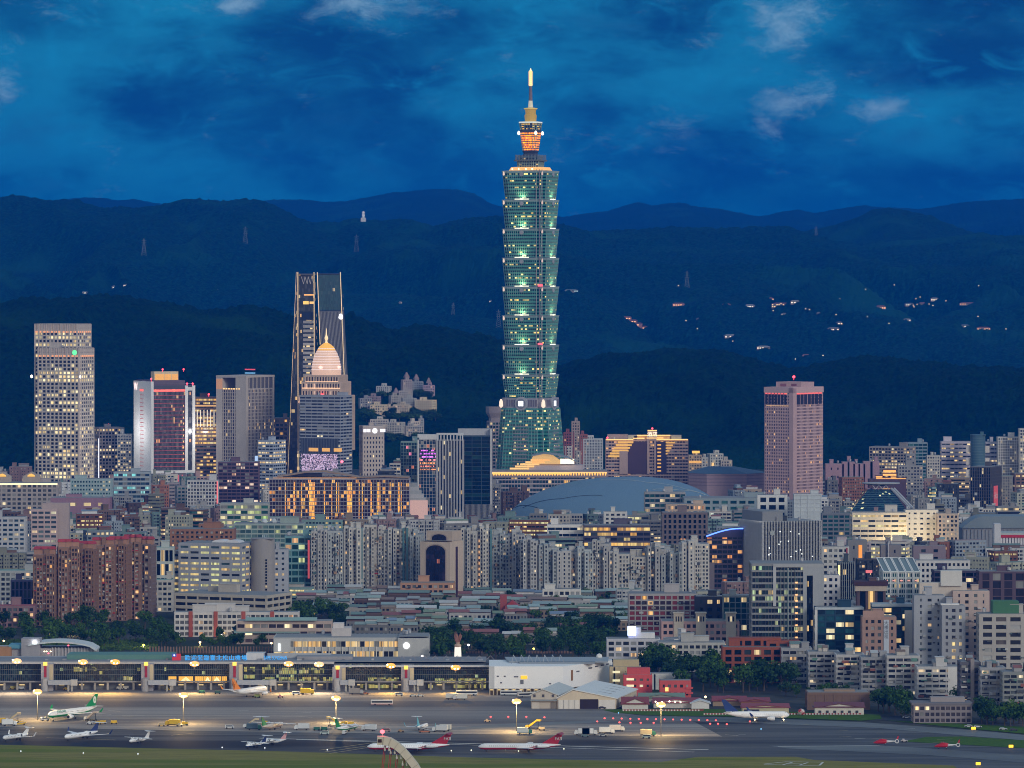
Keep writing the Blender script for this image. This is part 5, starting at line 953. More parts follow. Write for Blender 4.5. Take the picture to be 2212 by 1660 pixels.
# arched landmark office
def arch_office():
    Y = Yb(1302); s = Y/F; zt = lambda py: Z(py, Y); th = radians(24); cxp = 973; R_, w, d, h, s = L('arched_office', 'beige office with two tall arched dark glass recesses in a stone frame', 907, 972, 1000, 1172, 1302, 26, 1280, (.56, .45, .36), cat='office', ref='beige arched office', nobody=True, pent=0, tanks=0)
    ST = wall((.56, .45, .36)); RIM = wall((.36, .29, .25)); DG = glass(dark=(.012, .014, .03), mid=(.02, .02, .045), pale=(.04, .03, .06), lit=.03, lc=((1, .2, .1), (1, .4, .2)), es=.6)
    def arch(nm, x0, x1, z0_, zs, zt_, y0, y1, mat, uv=False):
        c = (x0+x1)/2; hw = (x1-x0)/2; pts = [(x0, z0_), (x1, z0_)]+[(c+hw*cos(pi*k/14), zs+(zt_-zs)*sin(pi*k/14)) for k in range(15)]
        if uv: m = MB(); m.quad([(x, y0, z) for x, z in pts], [((x-x0)/2.4, (z-z0_)/3.4) for x, z in pts]); return m.build(nm, mat, R_)
        return MB().hull([[(x, y, z) for x, z in pts] for y in (y0, y1)]).build(nm, mat, R_)
    hu = zt(1149)
    MB().box(-w/2+1, w/2, -d/2+3, d/2, 0, h).build('wall', ST, R_); MB().box(-w/2+3, w/2-.5, -d/2+5, d/2-2, h, hu).build('upper_wall', ST, R_)
    # frame in front: piers and header around the arch
    MB().box(-w/2, -w/2+5.2, -d/2, -d/2+3, 0, h).build('stone_pier', ST, R_); MB().box(w/2-4, w/2+.1, -d/2, -d/2+3, 0, h).build('stone_pier', ST, R_); MB().box(-w/2+5.2, w/2-4, -d/2, -d/2+3, zt(1186), h).build('stone_header', ST, R_)
    arch('arch_rim', -w/2+4.4, w/2-3.2, 0, zt(1192), zt(1176.5), -d/2-.15, -d/2+2.9, RIM); arch('arched_glass', -w/2+5.4, w/2-4.2, 0, zt(1193), zt(1179), -d/2-.3, 0, DG, True)
    arch('arch_rim', -w/2+7, w/2-4.6, zt(1171), zt(1164), zt(1154), d*0-d/2+4.8, -d/2+6, RIM); arch('arched_glass', -w/2+8, w/2-5.6, zt(1171), zt(1164), zt(1156), -d/2+4.7, 0, DG, True)
    MB().box(w/2-.1, w/2+.15, -d/2+d*.42, -d/2+d*.58, 0, h-4).build('slot_window', wall((.06, .03, .05)), R_)
arch_office()
for a in (
 ('glass_office', 'teal glass office with stacked orange and green lit floors and a vertical sign', 616, 0, 673, 1161, 1288, 0, 1255, (.20, .38, .40), glass(dark=(.01, .06, .06), mid=(.03, .13, .13), pale=(.2, .35, .35), lit=.3, lc=((.8, 1, .4), (1, .5, .2)), es=.8, rows=True), 5, 6, .3, .12, 'stacked-light teal office'),
 ('glass_office', 'green glass office with pale hipped roof and green-lit floors', 476, 0, 579, 1090, 1192, 0, 1134, (.40, .42, .40), glass(dark=(.02, .10, .08), mid=(.04, .2, .14), lit=.32, lc=((.7, 1, .3), (1, .8, .4)), es=.7, rows=True), 5, 6, .42, .06, 'green-lit hipped-roof office'),
 ('long_office', 'long pale green glass office with a row of round roof vents', 506, 0, 655, 1134, 1222, 0, 1164, (.34, .42, .38), glass(dark=(.07, .14, .13), mid=(.16, .27, .25), pm=.6, lit=.16, lc=((.9, 1, .3), (1, .8, .4)), es=.5, rows=True), 4.2, 5, .3, .1, 'round-vented green office'),
 ('brick_apartments', 'rust-brown brick apartment block with small windows', 368, 0, 505, 1146, 1240, 0, 1192, (.34, .17, .10), G_RES, 3.6, 4.2, .5, .5, 'rust-brown brick block'),
 ('brick_apartments', 'upper rust-brown apartment wing standing behind the rust-brown brick block', 430, 0, 480, 1134, 1228, 0, 1150, (.34, .18, .11), G_RES, 3.6, 4.2, .5, .5, None),
 ('white_office', 'white office with two wide dark window bands', 1183, 0, 1263, 1136, 1232, 0, 1163, (.68, .67, .66), G_DARK, 5.4, 7, .6, .06, 'white two-banded office'),
 ('lit_office', 'low dark office with long rows of golden lit windows', 1262, 0, 1404, 1138, 1236, 0, 1188, (.10, .09, .12), glass(dark=(.02, .02, .04), lit=.5, lc=((1, .5, .08), (1, .75, .25)), es=.9, rows=True), 4.5, 6, .4, .06, 'golden-windowed low office'),
 ('ribbed_office', 'brown ribbed office with deep window bays and two orange lit windows', 1431, 0, 1528, 1110, 1212, 0, 1160, (.20, .16, .16), G_DARK, 5, 4.4, .35, .45, 'brown ribbed office'),
 ('white_apartments', 'white stepped apartment block in front of the blue dome', 1305, 0, 1354, 1108, 1196, 0, 1135, (.66, .65, .62), G_RES, 4, 5, .5, .4, 'white stepped block'),
 ('pale_hall', 'white windowless round-cornered hall behind the striped black tower', 1716, 0, 1774, 1070, 1176, 0, 1140, (.62, .66, .68), wall((.55, .6, .62)), 4, 6, .1, .1, 'white windowless hall'),
 ('white_house_block', 'white block with two dark square bays beside the white windowless hall', 1637, 0, 1700, 1072, 1170, 0, 1104, (.66, .66, .64), G_DARK, 7, 10, .4, .3, 'two-bay white block'),
 ('teal_office', 'very long low teal-windowed office in front of the blue dome', 1393, 0, 1480, 1066, 1150, 0, 1100, (.38, .38, .38), G_TEAL, 5, 5, .4, .1, 'long teal-windowed office'),
 ('teal_office', 'long grey-green slab office between the dome and the pink corner tower', 1479, 0, 1690, 1079, 1156, 0, 1100, (.26, .32, .34), G_TEAL, 6, 9, .5, .3, 'grey-green slab office'),
 ('tan_office', 'tan colonnaded office glowing with warm light behind the brown ribbed office', 1440, 0, 1523, 1092, 1176, 0, 1112, (.50, .38, .28), glass(lit=.45, lc=((1, .45, .15), (1, .65, .3)), es=.8), 5, 3.6, .35, .4, 'warm-lit tan office'),
 ('ornate_office', 'grey palace-like office with a row of square windows and a gold roof light line', -30, 0, 124, 1046, 1140, 0, 1108, (.40, .36, .34), glass(dark=(.04, .05, .05), mid=(.14, .14, .12), pm=.6, lit=.05), 4.4, 5.2, .42, .36, 'gold-lined palace office'),
 ('teal_block', 'pale teal office with slim window strips', 153, 0, 240, 1037, 1130, 0, 1070, (.34, .45, .46), G_TEAL, 4.2, 3, .55, .45, 'pale teal office'),
 ('blue_block', 'blue glass office with bright cyan-lit lower floors', 246, 0, 323, 1022, 1124, 0, 1066, (.40, .46, .50), glass(dark=(.02, .05, .10), mid=(.04, .10, .15), lit=.22, lc=((.2, .9, .85), (.6, 1, .9)), es=.7, rows=True), 4.4, 5, .42, .05, 'cyan-lit blue office'),
 ('plum_hall', 'plum-coloured hall with a blank wall and a round arch window', 110, 0, 236, 1078, 1150, 0, 1104, (.34, .20, .26), glass(lit=.4, lc=((1, .7, .3), (1, .8, .4)), es=.6), 12, 14, .7, .5, 'plum-coloured hall'),
 ('white_grid_block', 'small white gridded office with a red light line down its side', 405, 0, 470, 1040, 1136, 0, 1096, (.62, .62, .62), glass(dark=(.05, .06, .07), mid=(.2, .2, .2), pm=.5, lit=.1, lc=((.3, .9, 1), (1, .7, .4)), es=.6), 3.6, 3, .35, .3, 'white gridded office'),
 ('pink_office', 'pinkish mid-rise office with pale window bands', 68, 0, 123, 1103, 1246, 0, 1190, (.50, .38, .37), glass(dark=(.05, .08, .09), mid=(.15, .22, .22), lit=.15, lc=((1, .6, .3), (.8, 1, .7)), es=.6, rows=True), 4, 5, .5, .2, 'pinkish banded office'),
 ('grey_office', 'grey office with dark blue windows at the edge of the city', -20, 0, 54, 1120, 1250, 0, 1185, (.44, .45, .47), glass(dark=(.01, .04, .07), mid=(.03, .08, .12), lit=.12, es=.6), 4, 4.5, .5, .3, 'blue-windowed grey office'),
 ('red_balcony_apartments', 'apartment block with red balcony panels on a concrete grid', 1359, 0, 1504, 1286, 1386, 0, 1365, (.38, .36, .36), glass(dark=(.05, .02, .025), mid=(.30, .05, .05), pale=(.4, .08, .08), pm=.5, lit=.05, lc=((1, .5, .1), (1, .7, .3)), es=.8), 3.5, 4.4, .3, .2, 'red-balconied apartment block'),
 ('black_office', 'small black cubic office with slim white lit slots', 1503, 0, 1564, 1292, 1392, 0, 1340, (.03, .035, .045), G_DARK, 5, 6, .5, .5, 'black cubic office'),
 ('grid_tower', 'glass gridded office with silver roof tanks beside the stair-lamp glass office', 1563, 0, 1626, 1290, 1398, 0, 1344, (.22, .26, .27), G_TEAL, 4, 4, .14, .14, 'silver-tanked grid office'),
 ('blue_glass_office', 'deep blue glass office with a white frame and bright lit floors', 1763, 0, 1866, 1316, 1424, 0, 1410, (.02, .06, .10), G_BLUE, 4.2, 7, .3, .14, 'deep blue glass office'),
 ('blue_glass_office', 'second deep blue glass office with a blank white side wall', 1885, 0, 1969, 1312, 1430, 0, 1418, (.02, .06, .10), G_BLUE, 4.2, 7, .3, .14, 'white-sided blue office'),
 ('brick_office', 'salmon brick block with a tall white sign strip between the two blue glass offices', 1864, 0, 1935, 1336, 1436, 0, 1418, (.42, .27, .22), G_RES, 4.4, 4, .5, .5, 'salmon brick block'),
 ('pink_apartments', 'tall pink apartment block with arched top windows', 2060, 0, 2136, 1280, 1432, 0, 1410, (.54, .42, .37), G_RES, 4.2, 6, .5, .6, 'tall pink apartment block'),
 ('grey_apartments', 'grey-blue apartment tower with barred windows and a vertical coloured sign', 1976, 0, 2040, 1290, 1438, 0, 1416, (.42, .44, .48), G_RES, 4.2, 6, .55, .6, 'grey-blue apartment tower'),
 ('grey_apartments', 'grey slab with yellow-lit windows and a white rooftop frame', 2036, 0, 2084, 1312, 1442, 0, 1416, (.36, .37, .40), glass(dark=(.05, .05, .06), mid=(.15, .15, .16), lit=.3, lc=((1, .8, .3), (1, .7, .3)), es=.8), 4.2, 5, .5, .5, 'yellow-windowed grey slab'),
 ('concrete_apartments', 'weathered concrete apartment block under a bright green roof box', 2116, 0, 2240, 1330, 1446, 0, 1426, (.50, .47, .43), glass(dark=(.03, .03, .03), mid=(.14, .12, .11), pale=(.5, .5, .48), pp=.2, lit=.03), 5.2, 8.5, .45, .28, 'green-topped concrete apartments'),
 ('maroon_block', 'big dark maroon block with tall bays and orange windows', 2116, 0, 2240, 1238, 1356, 0, 1320, (.12, .08, .10), glass(dark=(.015, .015, .03), mid=(.04, .03, .05), lit=.06, lc=((1, .4, .1), (1, .7, .2)), es=1), 6, 8, .12, .3, 'big maroon block'),
 ('navy_block', 'long dark navy office with a cluttered roof next to the big maroon block', 2018, 0, 2120, 1236, 1340, 0, 1290, (.07, .06, .10), G_DARK, 4, 6, .3, .1, 'long navy office'),
 ('brown_tower', 'brown slab tower with a broad flat cap and cream edge', 1853, 0, 1912, 1262, 1372, 0, 1314, (.12, .08, .08), G_DARK, 20, 6, .02, .3, 'flat-capped brown tower'),
 ('fin_tower', 'narrow black finned tower with a lit edge', 1812, 0, 1845, 1218, 1352, 0, 1300, (.06, .08, .09), G_DARK, 4, 3, .1, .2, 'narrow black finned tower'),
 ('white_block', 'white office with dark square windows behind the deep blue glass office', 1776, 0, 1813, 1246, 1366, 0, 1312, (.58, .58, .60), G_DARK, 4.6, 4, .5, .45, 'square-windowed white office'),
 ('brown_apartments', 'brown and cream apartment block with red lit balconies beside the floodlit curved office', 2026, 0, 2070, 1112, 1206, 0, 1166, (.42, .36, .32), G_RES, 4, 4, .45, .4, None),
 ('white_school', 'white flat-roofed school with large windows in the low-rise quarter', 1173, 0, 1254, 1276, 1312, 0, 1306, (.68, .66, .62), G_RES, 4, 4, .4, .3, 'white flat-roofed school'),
 ('orange_apartments', 'orange-tan apartment block at the foot of the beige arched office', 866, 0, 981, 1262, 1306, 0, 1284, (.48, .27, .17), G_RES, 3.6, 4, .45, .35, 'orange-tan apartment block'),
 ('mauve_office', 'plain mauve office with one dark window strip below the floodlit curved office', 1974, 0, 2042, 1182, 1248, 0, 1212, (.28, .22, .25), G_DARK, 6, 14, .6, .5, 'plain mauve office'),
 ('grey_office', 'grey windowless block with an orange lit stair window', 1832, 0, 1872, 1170, 1248, 0, 1206, (.24, .24, .24), G_DARK, 9, 9, .7, .6, 'orange-windowed grey block'),
 ('grey_office', 'small dark grey box beside a pale light post under the floodlit curved office', 1904, 0, 1946, 1180, 1250, 0, 1212, (.24, .22, .22), G_DARK, 9, 9, .7, .6, None),
 ('white_school', 'long white building with a row of square windows behind the slanted skylights', 1980, 0, 2094, 1214, 1300, 0, 1240, (.64, .63, .62), G_DARK, 4.6, 3.6, .5, .45, 'square-windowed long white block'),
 ('grey_office', 'grey slab office just beside the striped black tower', 1776, 0, 1836, 1112, 1212, 0, 1170, (.20, .22, .25), G_TEAL, 4, 5, .4, .2, None),
 ('white_block', 'white apartment block with a red edge beside the striped black tower', 1777, 0, 1833, 1184, 1290, 0, 1250, (.62, .62, .60), G_RES, 4.4, 4, .5, .35, None)):
    nm, lab, l, c, r, t, b, th, vis, wc, gl_, fh_, bay_, sp_, pr_, rf = a
    R_, w_, d_, h_, s = L(nm, lab, l, c, r, t, b, th, vis, wc, gl_, fh_, bay_, sp_, pr_, ref=rf, cat='school' if 'school' in nm else 'apartments' if 'apart' in nm else 'office', bands=(b > 1120))
    K_ = lambda n_, x0, x1, z0_, z1_, mat, dy=.9: MB().box(x0, x1, -d_/2-dy, -d_/2-.37, z0_, z1_).build(n_, mat, R_)
    if 'apart' in nm or 'office' in nm and b > 1300:
        for q in range(int(w_*.8)): x = rnd.uniform(-w_/2, w_/2-3); z = 2+fh_*rnd.randint(0, 14); (MB().box(x, x+rnd.uniform(.8, 3), -d_/2-rnd.uniform(.9, 1.8), -d_/2-.4, z, z+rnd.uniform(.4, 1.4)).build('balcony_cage', wall(rnd.choice(((.55, .55, .53), (.07, .08, .09), (.12, .17, .18), (.3, .28, .25), (.05, .055, .06)))), R_) if z < h_-3 and 'apart' in nm else 0)
    if 'vertical sign' in lab: K_('vertical_sign', w_/2-3, w_/2-1.5, h_*.3, h_*.95, emit((1, .15, .15), .5))
    if 'row of round roof vents' in lab:
        for k in range(5): MB().lathe([(2, h_+1), (2.6, h_+2), (2.2, h_+4), (.4, h_+5)], 10, -w_/2+18+k*8.5, -4).build('roof_vent', plain((.55, .6, .62), .4), R_)
    if 'gold roof light line' in lab:
        K_('gold_light_line', -w_/2, w_/2, h_-.6, h_+.6, emit((1, .75, .45), 2), 1.2)
        for dx in (-22, 8): MB().hull([[(x, y, z+h_+1) for x, z in ((dx-9, 0), (dx+9, 0), (dx+9, 6), (dx, 11), (dx-9, 6))] for y in (-2, 8)]).build('gabled_pavilion', wall((.42, .36, .3)), R_); MB().lathe([(4, h_+7), (3.6, h_+8.5), (.5, h_+10)], 12, dx, -2.2, 1, .2).build('gold_arch_light', emit((1, .55, .1), 1), R_)
    if 'cyan' in lab: pass
    if 'arch window' in lab: discm(R_, w_/2-14, -d_/2-.4, h_*.55, 7, wall((.5, .42, .32)), 'arch_rim'); discm(R_, w_/2-14, -d_/2-.9, h_*.5, 5.6, wall((.12, .1, .12)), 'arch_window')
    if 'red light line' in lab: K_('red_light_line', w_/2-.8, w_/2+.2, 2, h_, emit((1, .2, .2), 1.1), 1)
    if 'slim white lit slots' in lab:
        for q, (x, z) in enumerate(((-9, 14), (-4, 14), (-2.6, 14), (-9, 6), (-4, 6), (-2.6, 6), (3, 6))): K_('lit_slot', x-.25, x+.25, z, z+4, emit((.9, 1, .8), 1.2))
    if 'two orange lit windows' in lab:
        for x in (-4, -1.2): K_('lit_window', x, x+1.6, h_*.4, h_*.4+3, emit((1, .4, .1), 1.2))
    if 'white frame and' in lab: K_('white_frame', -w_/2-1, -w_/2+.8, 0, h_+1.2, wall((.66, .66, .66))); K_('white_frame', -w_/2-1, w_/2, h_-.4, h_+1.1, wall((.5, .56, .6)), 1.1)
    if 'blank white side wall' in lab: K_('blank_wall', w_/2-4.6, w_/2+.6, 0, h_-2, wall((.62, .60, .56))); MB().box(-w_/2-.5, w_/2+.8, -d_/2-1.3, d_/2, h_+.4, h_+2.2).build('roof_frame', wall((.40, .46, .50)), R_)
    if 'tall white sign strip' in lab: K_('sign_strip', w_/2-8, w_/2-4.6, 1, h_-1, wall((.50, .55, .62))); text('sign_lettering', '大\n樓\n出\n租', 3, plain((.2, .22, .25)), R_, (w_/2-6.3, -d_/2-1, h_*.75)); K_('upper_wall', -w_/2, -w_/2+14, h_, h_+5, wall((.42, .27, .22)), -1)
    if 'vertical coloured sign' in lab: K_('orange_sign', w_/2-2, w_/2-.6, h_*.5, h_*.72, emit((1, .5, .2), .7)); K_('blue_sign', w_/2-2, w_/2-.2, h_*.75, h_*.82, emit((.1, .5, .8), .7))
    if 'white rooftop frame' in lab: MB().box(-8, 4, -4, 4, h_+1, h_+2).build('rooftop_frame', wall((.7, .68, .66)), R_)
    if 'green roof box' in lab: MB().box(-w_/2+9, -w_/2+26, -6, 8, h_+1, h_+9).build('green_roof_box', wall((.07, .20, .10)), R_)
    if 'flat cap' in lab: MB().box(-w_/2-3, w_/2+2, -d_/2-3, d_/2, h_-1, h_+2).build('flat_cap', wall((.07, .035, .04)), R_); K_('cream_edge', -w_/2-2, w_/2+1, h_-5, h_-1.1, wall((.5, .42, .34)), 2)
    if 'lit edge' in lab: K_('edge_lamp', -w_/2-.6, -w_/2+.8, h_-9, h_-1, emit((1, .75, .3), 2)); fins(R_, w_, d_, h_+1, 9, (.3, .33, .34), .2, 1)
    if 'pale light post' in lab: K_('light_post', -3, -2.2, 0, h_+3, wall((.6, .58, .6)), 3)
    if 'orange lit stair window' in lab: K_('lit_window', 1, 4, h_*.45, h_*.9, emit((1, .35, .05), 1))
    if 'red edge' in lab: K_('red_edge', w_/2-2, w_/2-.8, 0, h_, wall((.4, .08, .1)))
    if 'deep roof frame' in lab: pass
    if 'pinkish mid-rise' in lab: MB().box(-2, w_/2+10, -d_/2+2, d_/2, 0, h_+6).build('blank_wall', wall((.50, .40, .38)), R_)
    if 'tall pink apartment' in lab: MB().box(-w_/2-22, w_/2-14, -d_/2+6, d_/2, h_-3, h_+6).build('roof_house', wall((.62, .55, .48)), R_); MB().box(-w_/2-8, -w_/2+6, -d_/2+4, 4, h_+4, h_+14).build('white_roof_house', wall((.70, .68, .64)), R_)
# skylight hall
def skylight_hall():
    b = 1330; Y = Yb(b); s = Y/F; zt = lambda py: Z(py, Y); R_ = thing('skylight_building', 'white gridded building with five slanting glass skylights', 'building', (X(1950, Y), Y+16, 0)); xx = lambda p: (p-1950)*s
    W = MB(); G = MB(); vol(W, G, xx(1908), xx(1990), -16, 16, 0, zt(1237), 4, 1.7, .35, .3, .35); W.build('wall', wall((.55, .60, .58)), R_); G.build('glazing', G_TEAL, R_)
    SK = plain((.16, .22, .24), .25); FR = wall((.72, .74, .74))
    for k in range(5):
        x0, x1 = xx(1909+k*16.2), xx(1909+k*16.2+13.5); dx = xx(1898)-xx(1909); za, zb = zt(1236), zt(1210)
        o = MB().hull([[(x0, -16, za), (x1, -16, za), (x1+dx, 4, zb), (x0+dx, 4, zb)], [(x0, -15.5, za+.5), (x1, -15.5, za+.5), (x1+dx, 4.5, zb+.5), (x0+dx, 4.5, zb+.5)]]).build('slanted_skylight', SK, R_)
        m = MB()
        for q in (x0, x1): m.tube((q, -16.6, za), (q+dx, 3.6, zb+.6), .45, n=4)
        m.tube((x0, -16.6, za), (x1, -16.6, za), .4, n=4); m.tube((x0+dx, 3.6, zb+.5), (x1+dx, 3.6, zb+.5), .4, n=4); m.build('frame', FR, o)
        MB().box(x1-.1, x1+1.1, -16.8, -15.5, 0, za).build('white_pier', FR, R_)
    for k in range(5): MB().box(xx(1912+k*16), xx(1918+k*16), -16.7, -16.4, zt(1256), zt(1253)).build('lit_sign', emit((1, .45, .35), .8), R_)
    GEN.append((1896, 1992, 1210, 1304, Y)); REFS.append(('slanted-skylight building', 1945, b, Y)); FOOT.append((X(1950, Y), Y+16, 20, 16, 0))
skylight_hall()
# red-roofed house block
R_, w_, d_, h_, s = L('red_roof_block', 'cream block with a bright red hipped roof', 766, 0, 860, 1243, 1290, 0, 1274, (.50, .45, .38), G_RES, 4, 5, .45, .3, cat='building', ref='red hip-roofed block', pent=0, tanks=0)
MB().prism([(-w_/2-1.5, -d_/2-1.5), (w_/2+1.5, -d_/2-1.5), (w_/2+1.5, d_/2+1.5), (-w_/2-1.5, d_/2+1.5)], h_+1.1, h_+6.5, .25).build('hipped_roof', plain((.48, .04, .04)), R_)
# red brick church
R_, w_, d_, h_, s = L('church', 'red brick church with a square bell tower in the low-rise quarter', 1092, 0, 1121, 1312, 1336, 0, 1334, (.36, .09, .08), G_DARK, 5, 4, .5, .5, cat='church', ref='red brick church', pent=0, tanks=0)
MB().box(-w_/2-4, -w_/2+1, -3, 4, 0, h_+9).build('bell_tower', wall((.36, .09, .08)), R_); MB().hull([[(-w_/2, y, h_+1), (w_/2, y, h_+1), (0, y, h_+5)] for y in (-d_/2-.5, d_/2)]).build('gable_roof', plain((.4, .06, .06)), R_)
# pink school with three towers
R_, w_, d_, h_, s = L('turreted_school', 'pink school with three cream turrets', 1430, 0, 1596, 1346, 1402, 0, 1378, (.50, .32, .30), G_RES, 4, 4, .45, .35, cat='school', ref='turreted pink school', pent=0)
for px in (1466, 1514, 1579): x = (px-1513)*s; t = MB().box(x-3.4, x+3.4, -d_/2-1, -d_/2+6, 0, h_+6.5).box(x-3.9, x+3.9, -d_/2-1.5, -d_/2+6.5, h_+6.5, h_+7.2).build('cream_turret', wall((.62, .54, .44)), R_); [MB().box(x+q*1.7-.4, x+q*1.7+.4, -d_/2-1.15, -d_/2-.9, h_+1, h_+4.5).build('slot_window', G_DARK, t) for q in (-1, 0, 1)]
# white terraces with glowing screen
R_, w_, d_, h_, s = L('screen_apartments', 'white low apartment terrace carrying a glowing blue-white billboard', 1312, 0, 1425, 1384, 1446, 0, 1438, (.60, .60, .64), G_RES, 3.6, 5, .4, .25, cat='apartments', ref='billboard-topped apartments', pent=0)
bb = thing('billboard', 'blank glowing blue-white billboard screen on a steel frame', 'billboard', (X(1365, Yb(1446)), Yb(1446)+2, h_+1)); MB().box(-2.8, 2.8, 0, .6, 2, 8).build('screen', emit((.42, .5, 1), 3.2), bb); MB().tube((-2, .4, 0), (-2, .4, 2), .15).tube((2, .4, 0), (2, .4, 2), .15).build('frame', wall((.4, .4, .5)), bb)
MB().box(-3.4, 5, -4, 5, h_+1, h_+8).build('white_roof_house', wall((.7, .7, .7)), R_); MB().box(5, 14, -4, 5, h_+1, h_+4.5).build('white_roof_house', wall((.68, .68, .68)), R_)
L('screen_apartments', 'grey terrace of flats with red awnings next to the billboard-topped apartments', 1424, 0, 1565, 1392, 1452, 0, 1440, (.44, .44, .42), G_RES, 3.6, 4, .42, .3, cat='apartments', ref='red-awninged grey flats', pent=2)
L('white_box_block', 'plain white box building with a blank grey side behind the billboard-topped apartments', 1436, 1457, 1497, 1384, 1436, -25, 1380, (.66, .65, .64), wall((.6, .6, .6)), 6, 9, .2, .2, cat='building')
R_, w_, d_, h_, s = L('orange_brick_block', 'orange-brick stepped block with dark glass bays', 1562, 0, 1690, 1402, 1476, 0, 1470, (.27, .075, .04), G_DARK, 4.5, 6, .3, .3, cat='building', ref='orange-brick stepped block', steps=[(.2, .98, .4, .95, 1384), (.75, 1.3, .3, .9, 1390)])
# courtyard of red-brown flats at the left edge of the airport trees
CL = [(73, 118, 1202, 1352, 0), (124, 168, 1186, 1350, 8), (160, 206, 1190, 1347, -8), (198, 244, 1182, 1344, 5), (236, 276, 1180, 1341, -8), (268, 302, 1176, 1338, 5), (296, 330, 1180, 1334, -10)]
nmL = ['first block, apart from the others,', 'tall block with a rounded lit balcony', 'third block with pale balcony rails', 'block with the green roof garden', 'block with white box balconies', 'block with the highest red roof house', 'last block, greyish with small red roofs,']
for i, (l, r, t, b, th) in enumerate(CL):
    G_BR = glass(dark=(.03, .02, .02), mid=(.16, .09, .07), pale=(.50, .47, .44), pm=.5, pp=.36, lit=.06, lc=((1, .42, .1), (1, .7, .3)), es=.9)
    R_, w_, d_, h_, s = L('brick_flats', nmL[i]+' of the red-brown brick flats beside the airport trees', l, 0, r, t, b, 0, 1330, (.27, .16, .115) if i < 6 else (.20, .15, .14), G_BR, 3.2, 2.4, .34, .3, .6, cat='apartments', ref='red-brown brick flats' if i == 2 else None, pent=1, group='red-brown brick flats', steps=[(.15, .42, -.08, .5, t+3), (.62, .9, -.1, .5, t-2)])
    R_.rotation_euler[2] += radians(th); c_ = plain((.42, .05, .06)); m = MB()
    for q in range(3): x = -w_/2+(q+.5)*w_/3; o = MB().box(x-2.6, x+2.6, -d_/2+2, -d_/2+8, h_+1, h_+5).build('roof_house', wall((.40, .22, .15)), R_); MB().hull([[(x-3.2, -d_/2+1.4, h_+5), (x+3.2, -d_/2+1.4, h_+5), (x+3.2, -d_/2+8.6, h_+5), (x-3.2, -d_/2+8.6, h_+5)], [(x-2.4, -d_/2+4.5, h_+7), (x+2.4, -d_/2+4.5, h_+7), (x+2.4, -d_/2+5.5, h_+7), (x-2.4, -d_/2+5.5, h_+7)]]).build('red_roof', c_, o)
    for q in range(34):
        x = rnd.uniform(-w_/2, w_/2-3); z = 3+3.2*rnd.randint(0, 16)
        if z < h_-4: MB().box(x, x+rnd.uniform(2, 4), -d_/2-1.6, -d_/2-.5, z, z+1.0).build('balcony', wall(rnd.choice(((.42, .05, .05), (.42, .05, .05), (.6, .6, .58), (.4, .38, .36)))), R_)
# long terraces of flats at the lower right
LT = [(1690, 1752, 1404, 1478, 'grey', 'terrace end'), (1748, 1812, 1412, 1488, 'grey', ''), (1808, 1866, 1418, 1494, 'pale', ''), (1862, 1922, 1424, 1500, 'grey', ''), (1918, 1985, 1420, 1503, 'pale', ''), (1983, 2074, 1444, 1510, 'white', ''), (2076, 2116, 1434, 1526, 'dark', ''), (2120, 2170, 1446, 1530, 'grey', ''), (2168, 2240, 1456, 1536, 'olive', '')]
ds = ['short grey flats touching the orange-brick block', 'grey terrace flats with tin roof sheds, second along the row', 'pale terrace flats with a lit orange awning in mid row', 'grey terrace flats with green awnings before the white end', 'pale terrace flats with a cream roof wall', 'white-ended terrace flats closing the long row', 'dark flats with a tall chimney pillar beyond the white end', 'grey dense flats beside the hedge with orange lamps', 'olive dense flats at the corner above the hedge']
for (l, r, t, b, wc, _), d_s in zip(LT, ds):
    R_, w_, d_, h_, s = L('terrace_flats', d_s, l, 0, r, t, b, 0, b-6, {'dark': (.13, .13, .15), 'pale': (.46, .46, .46), 'white': (.56, .56, .56), 'grey': (.34, .35, .37), 'olive': (.26, .28, .27)}[wc], G_RES, 3.3, 4.2, .46, .14, .7, cat='apartments', ref='white-ended terrace flats' if wc == 'white' else 'long terraced flats' if l == 1862 else None, group='terraced flats behind the airfield', depth=15)
    for q in range(3): shed(R_, w_*.5, d_, h_+1.0)
    for q in range(22): x = rnd.uniform(-w_/2, w_/2-4); z = 1+3.3*rnd.randint(0, 7); y0 = rnd.uniform(.8, 1.9); (MB().box(x, x+rnd.uniform(1.2, 4), -d_/2-y0, -d_/2-.5, z, z+rnd.uniform(.5, 2)).build('balcony_cage', wall(rnd.choice(((.5, .5, .5), (.10, .11, .12), (.12, .25, .2), (.35, .33, .3), (.3, .12, .1), (.05, .05, .06)))), R_) if z < h_-2 else 0)
    if wc == 'white': MB().box(w_/2-7.5, w_/2+.9, -d_/2-.9, d_/2, 0, h_+.5).build('blank_end_wall', wall((.66, .65, .63)), R_)
    if wc == 'dark': MB().box(0, 2.2, -d_/2-2, -d_/2-.8, 0, h_+3).build('chimney_pillar', wall((.28, .25, .25)), R_)
# ---------------- white residential slabs in the centre, hillside flats, filler city
RT = [(672, 706, 1153), (704, 740, 1150), (742, 790, 1146), (786, 812, 1137), (810, 850, 1150), (850, 884, 1146), (884, 912, 1158), (999, 1034, 1150), (1030, 1062, 1148), (1060, 1100, 1160), (1098, 1132, 1158), (1126, 1162, 1172), (1160, 1204, 1186), (1200, 1248, 1196), (1246, 1284, 1190), (1282, 1318, 1178), (1316, 1360, 1200), (1356, 1398, 1206), (1396, 1436, 1190), (1430, 1476, 1200), (1470, 1530, 1178)]
adj = ['cream', 'ash-grey', 'pale with glass lift shaft', 'tall narrow', 'dove-grey', 'pale green-striped', 'short cream', 'cream', 'teal-striped', 'weathered', 'white-railed', 'silver-grey', 'low grey', 'stepped grey', 'slender', 'warm grey', 'broad pale', 'roof-gardened', 'pale-winged', 'dense-windowed', 'blue-grey']
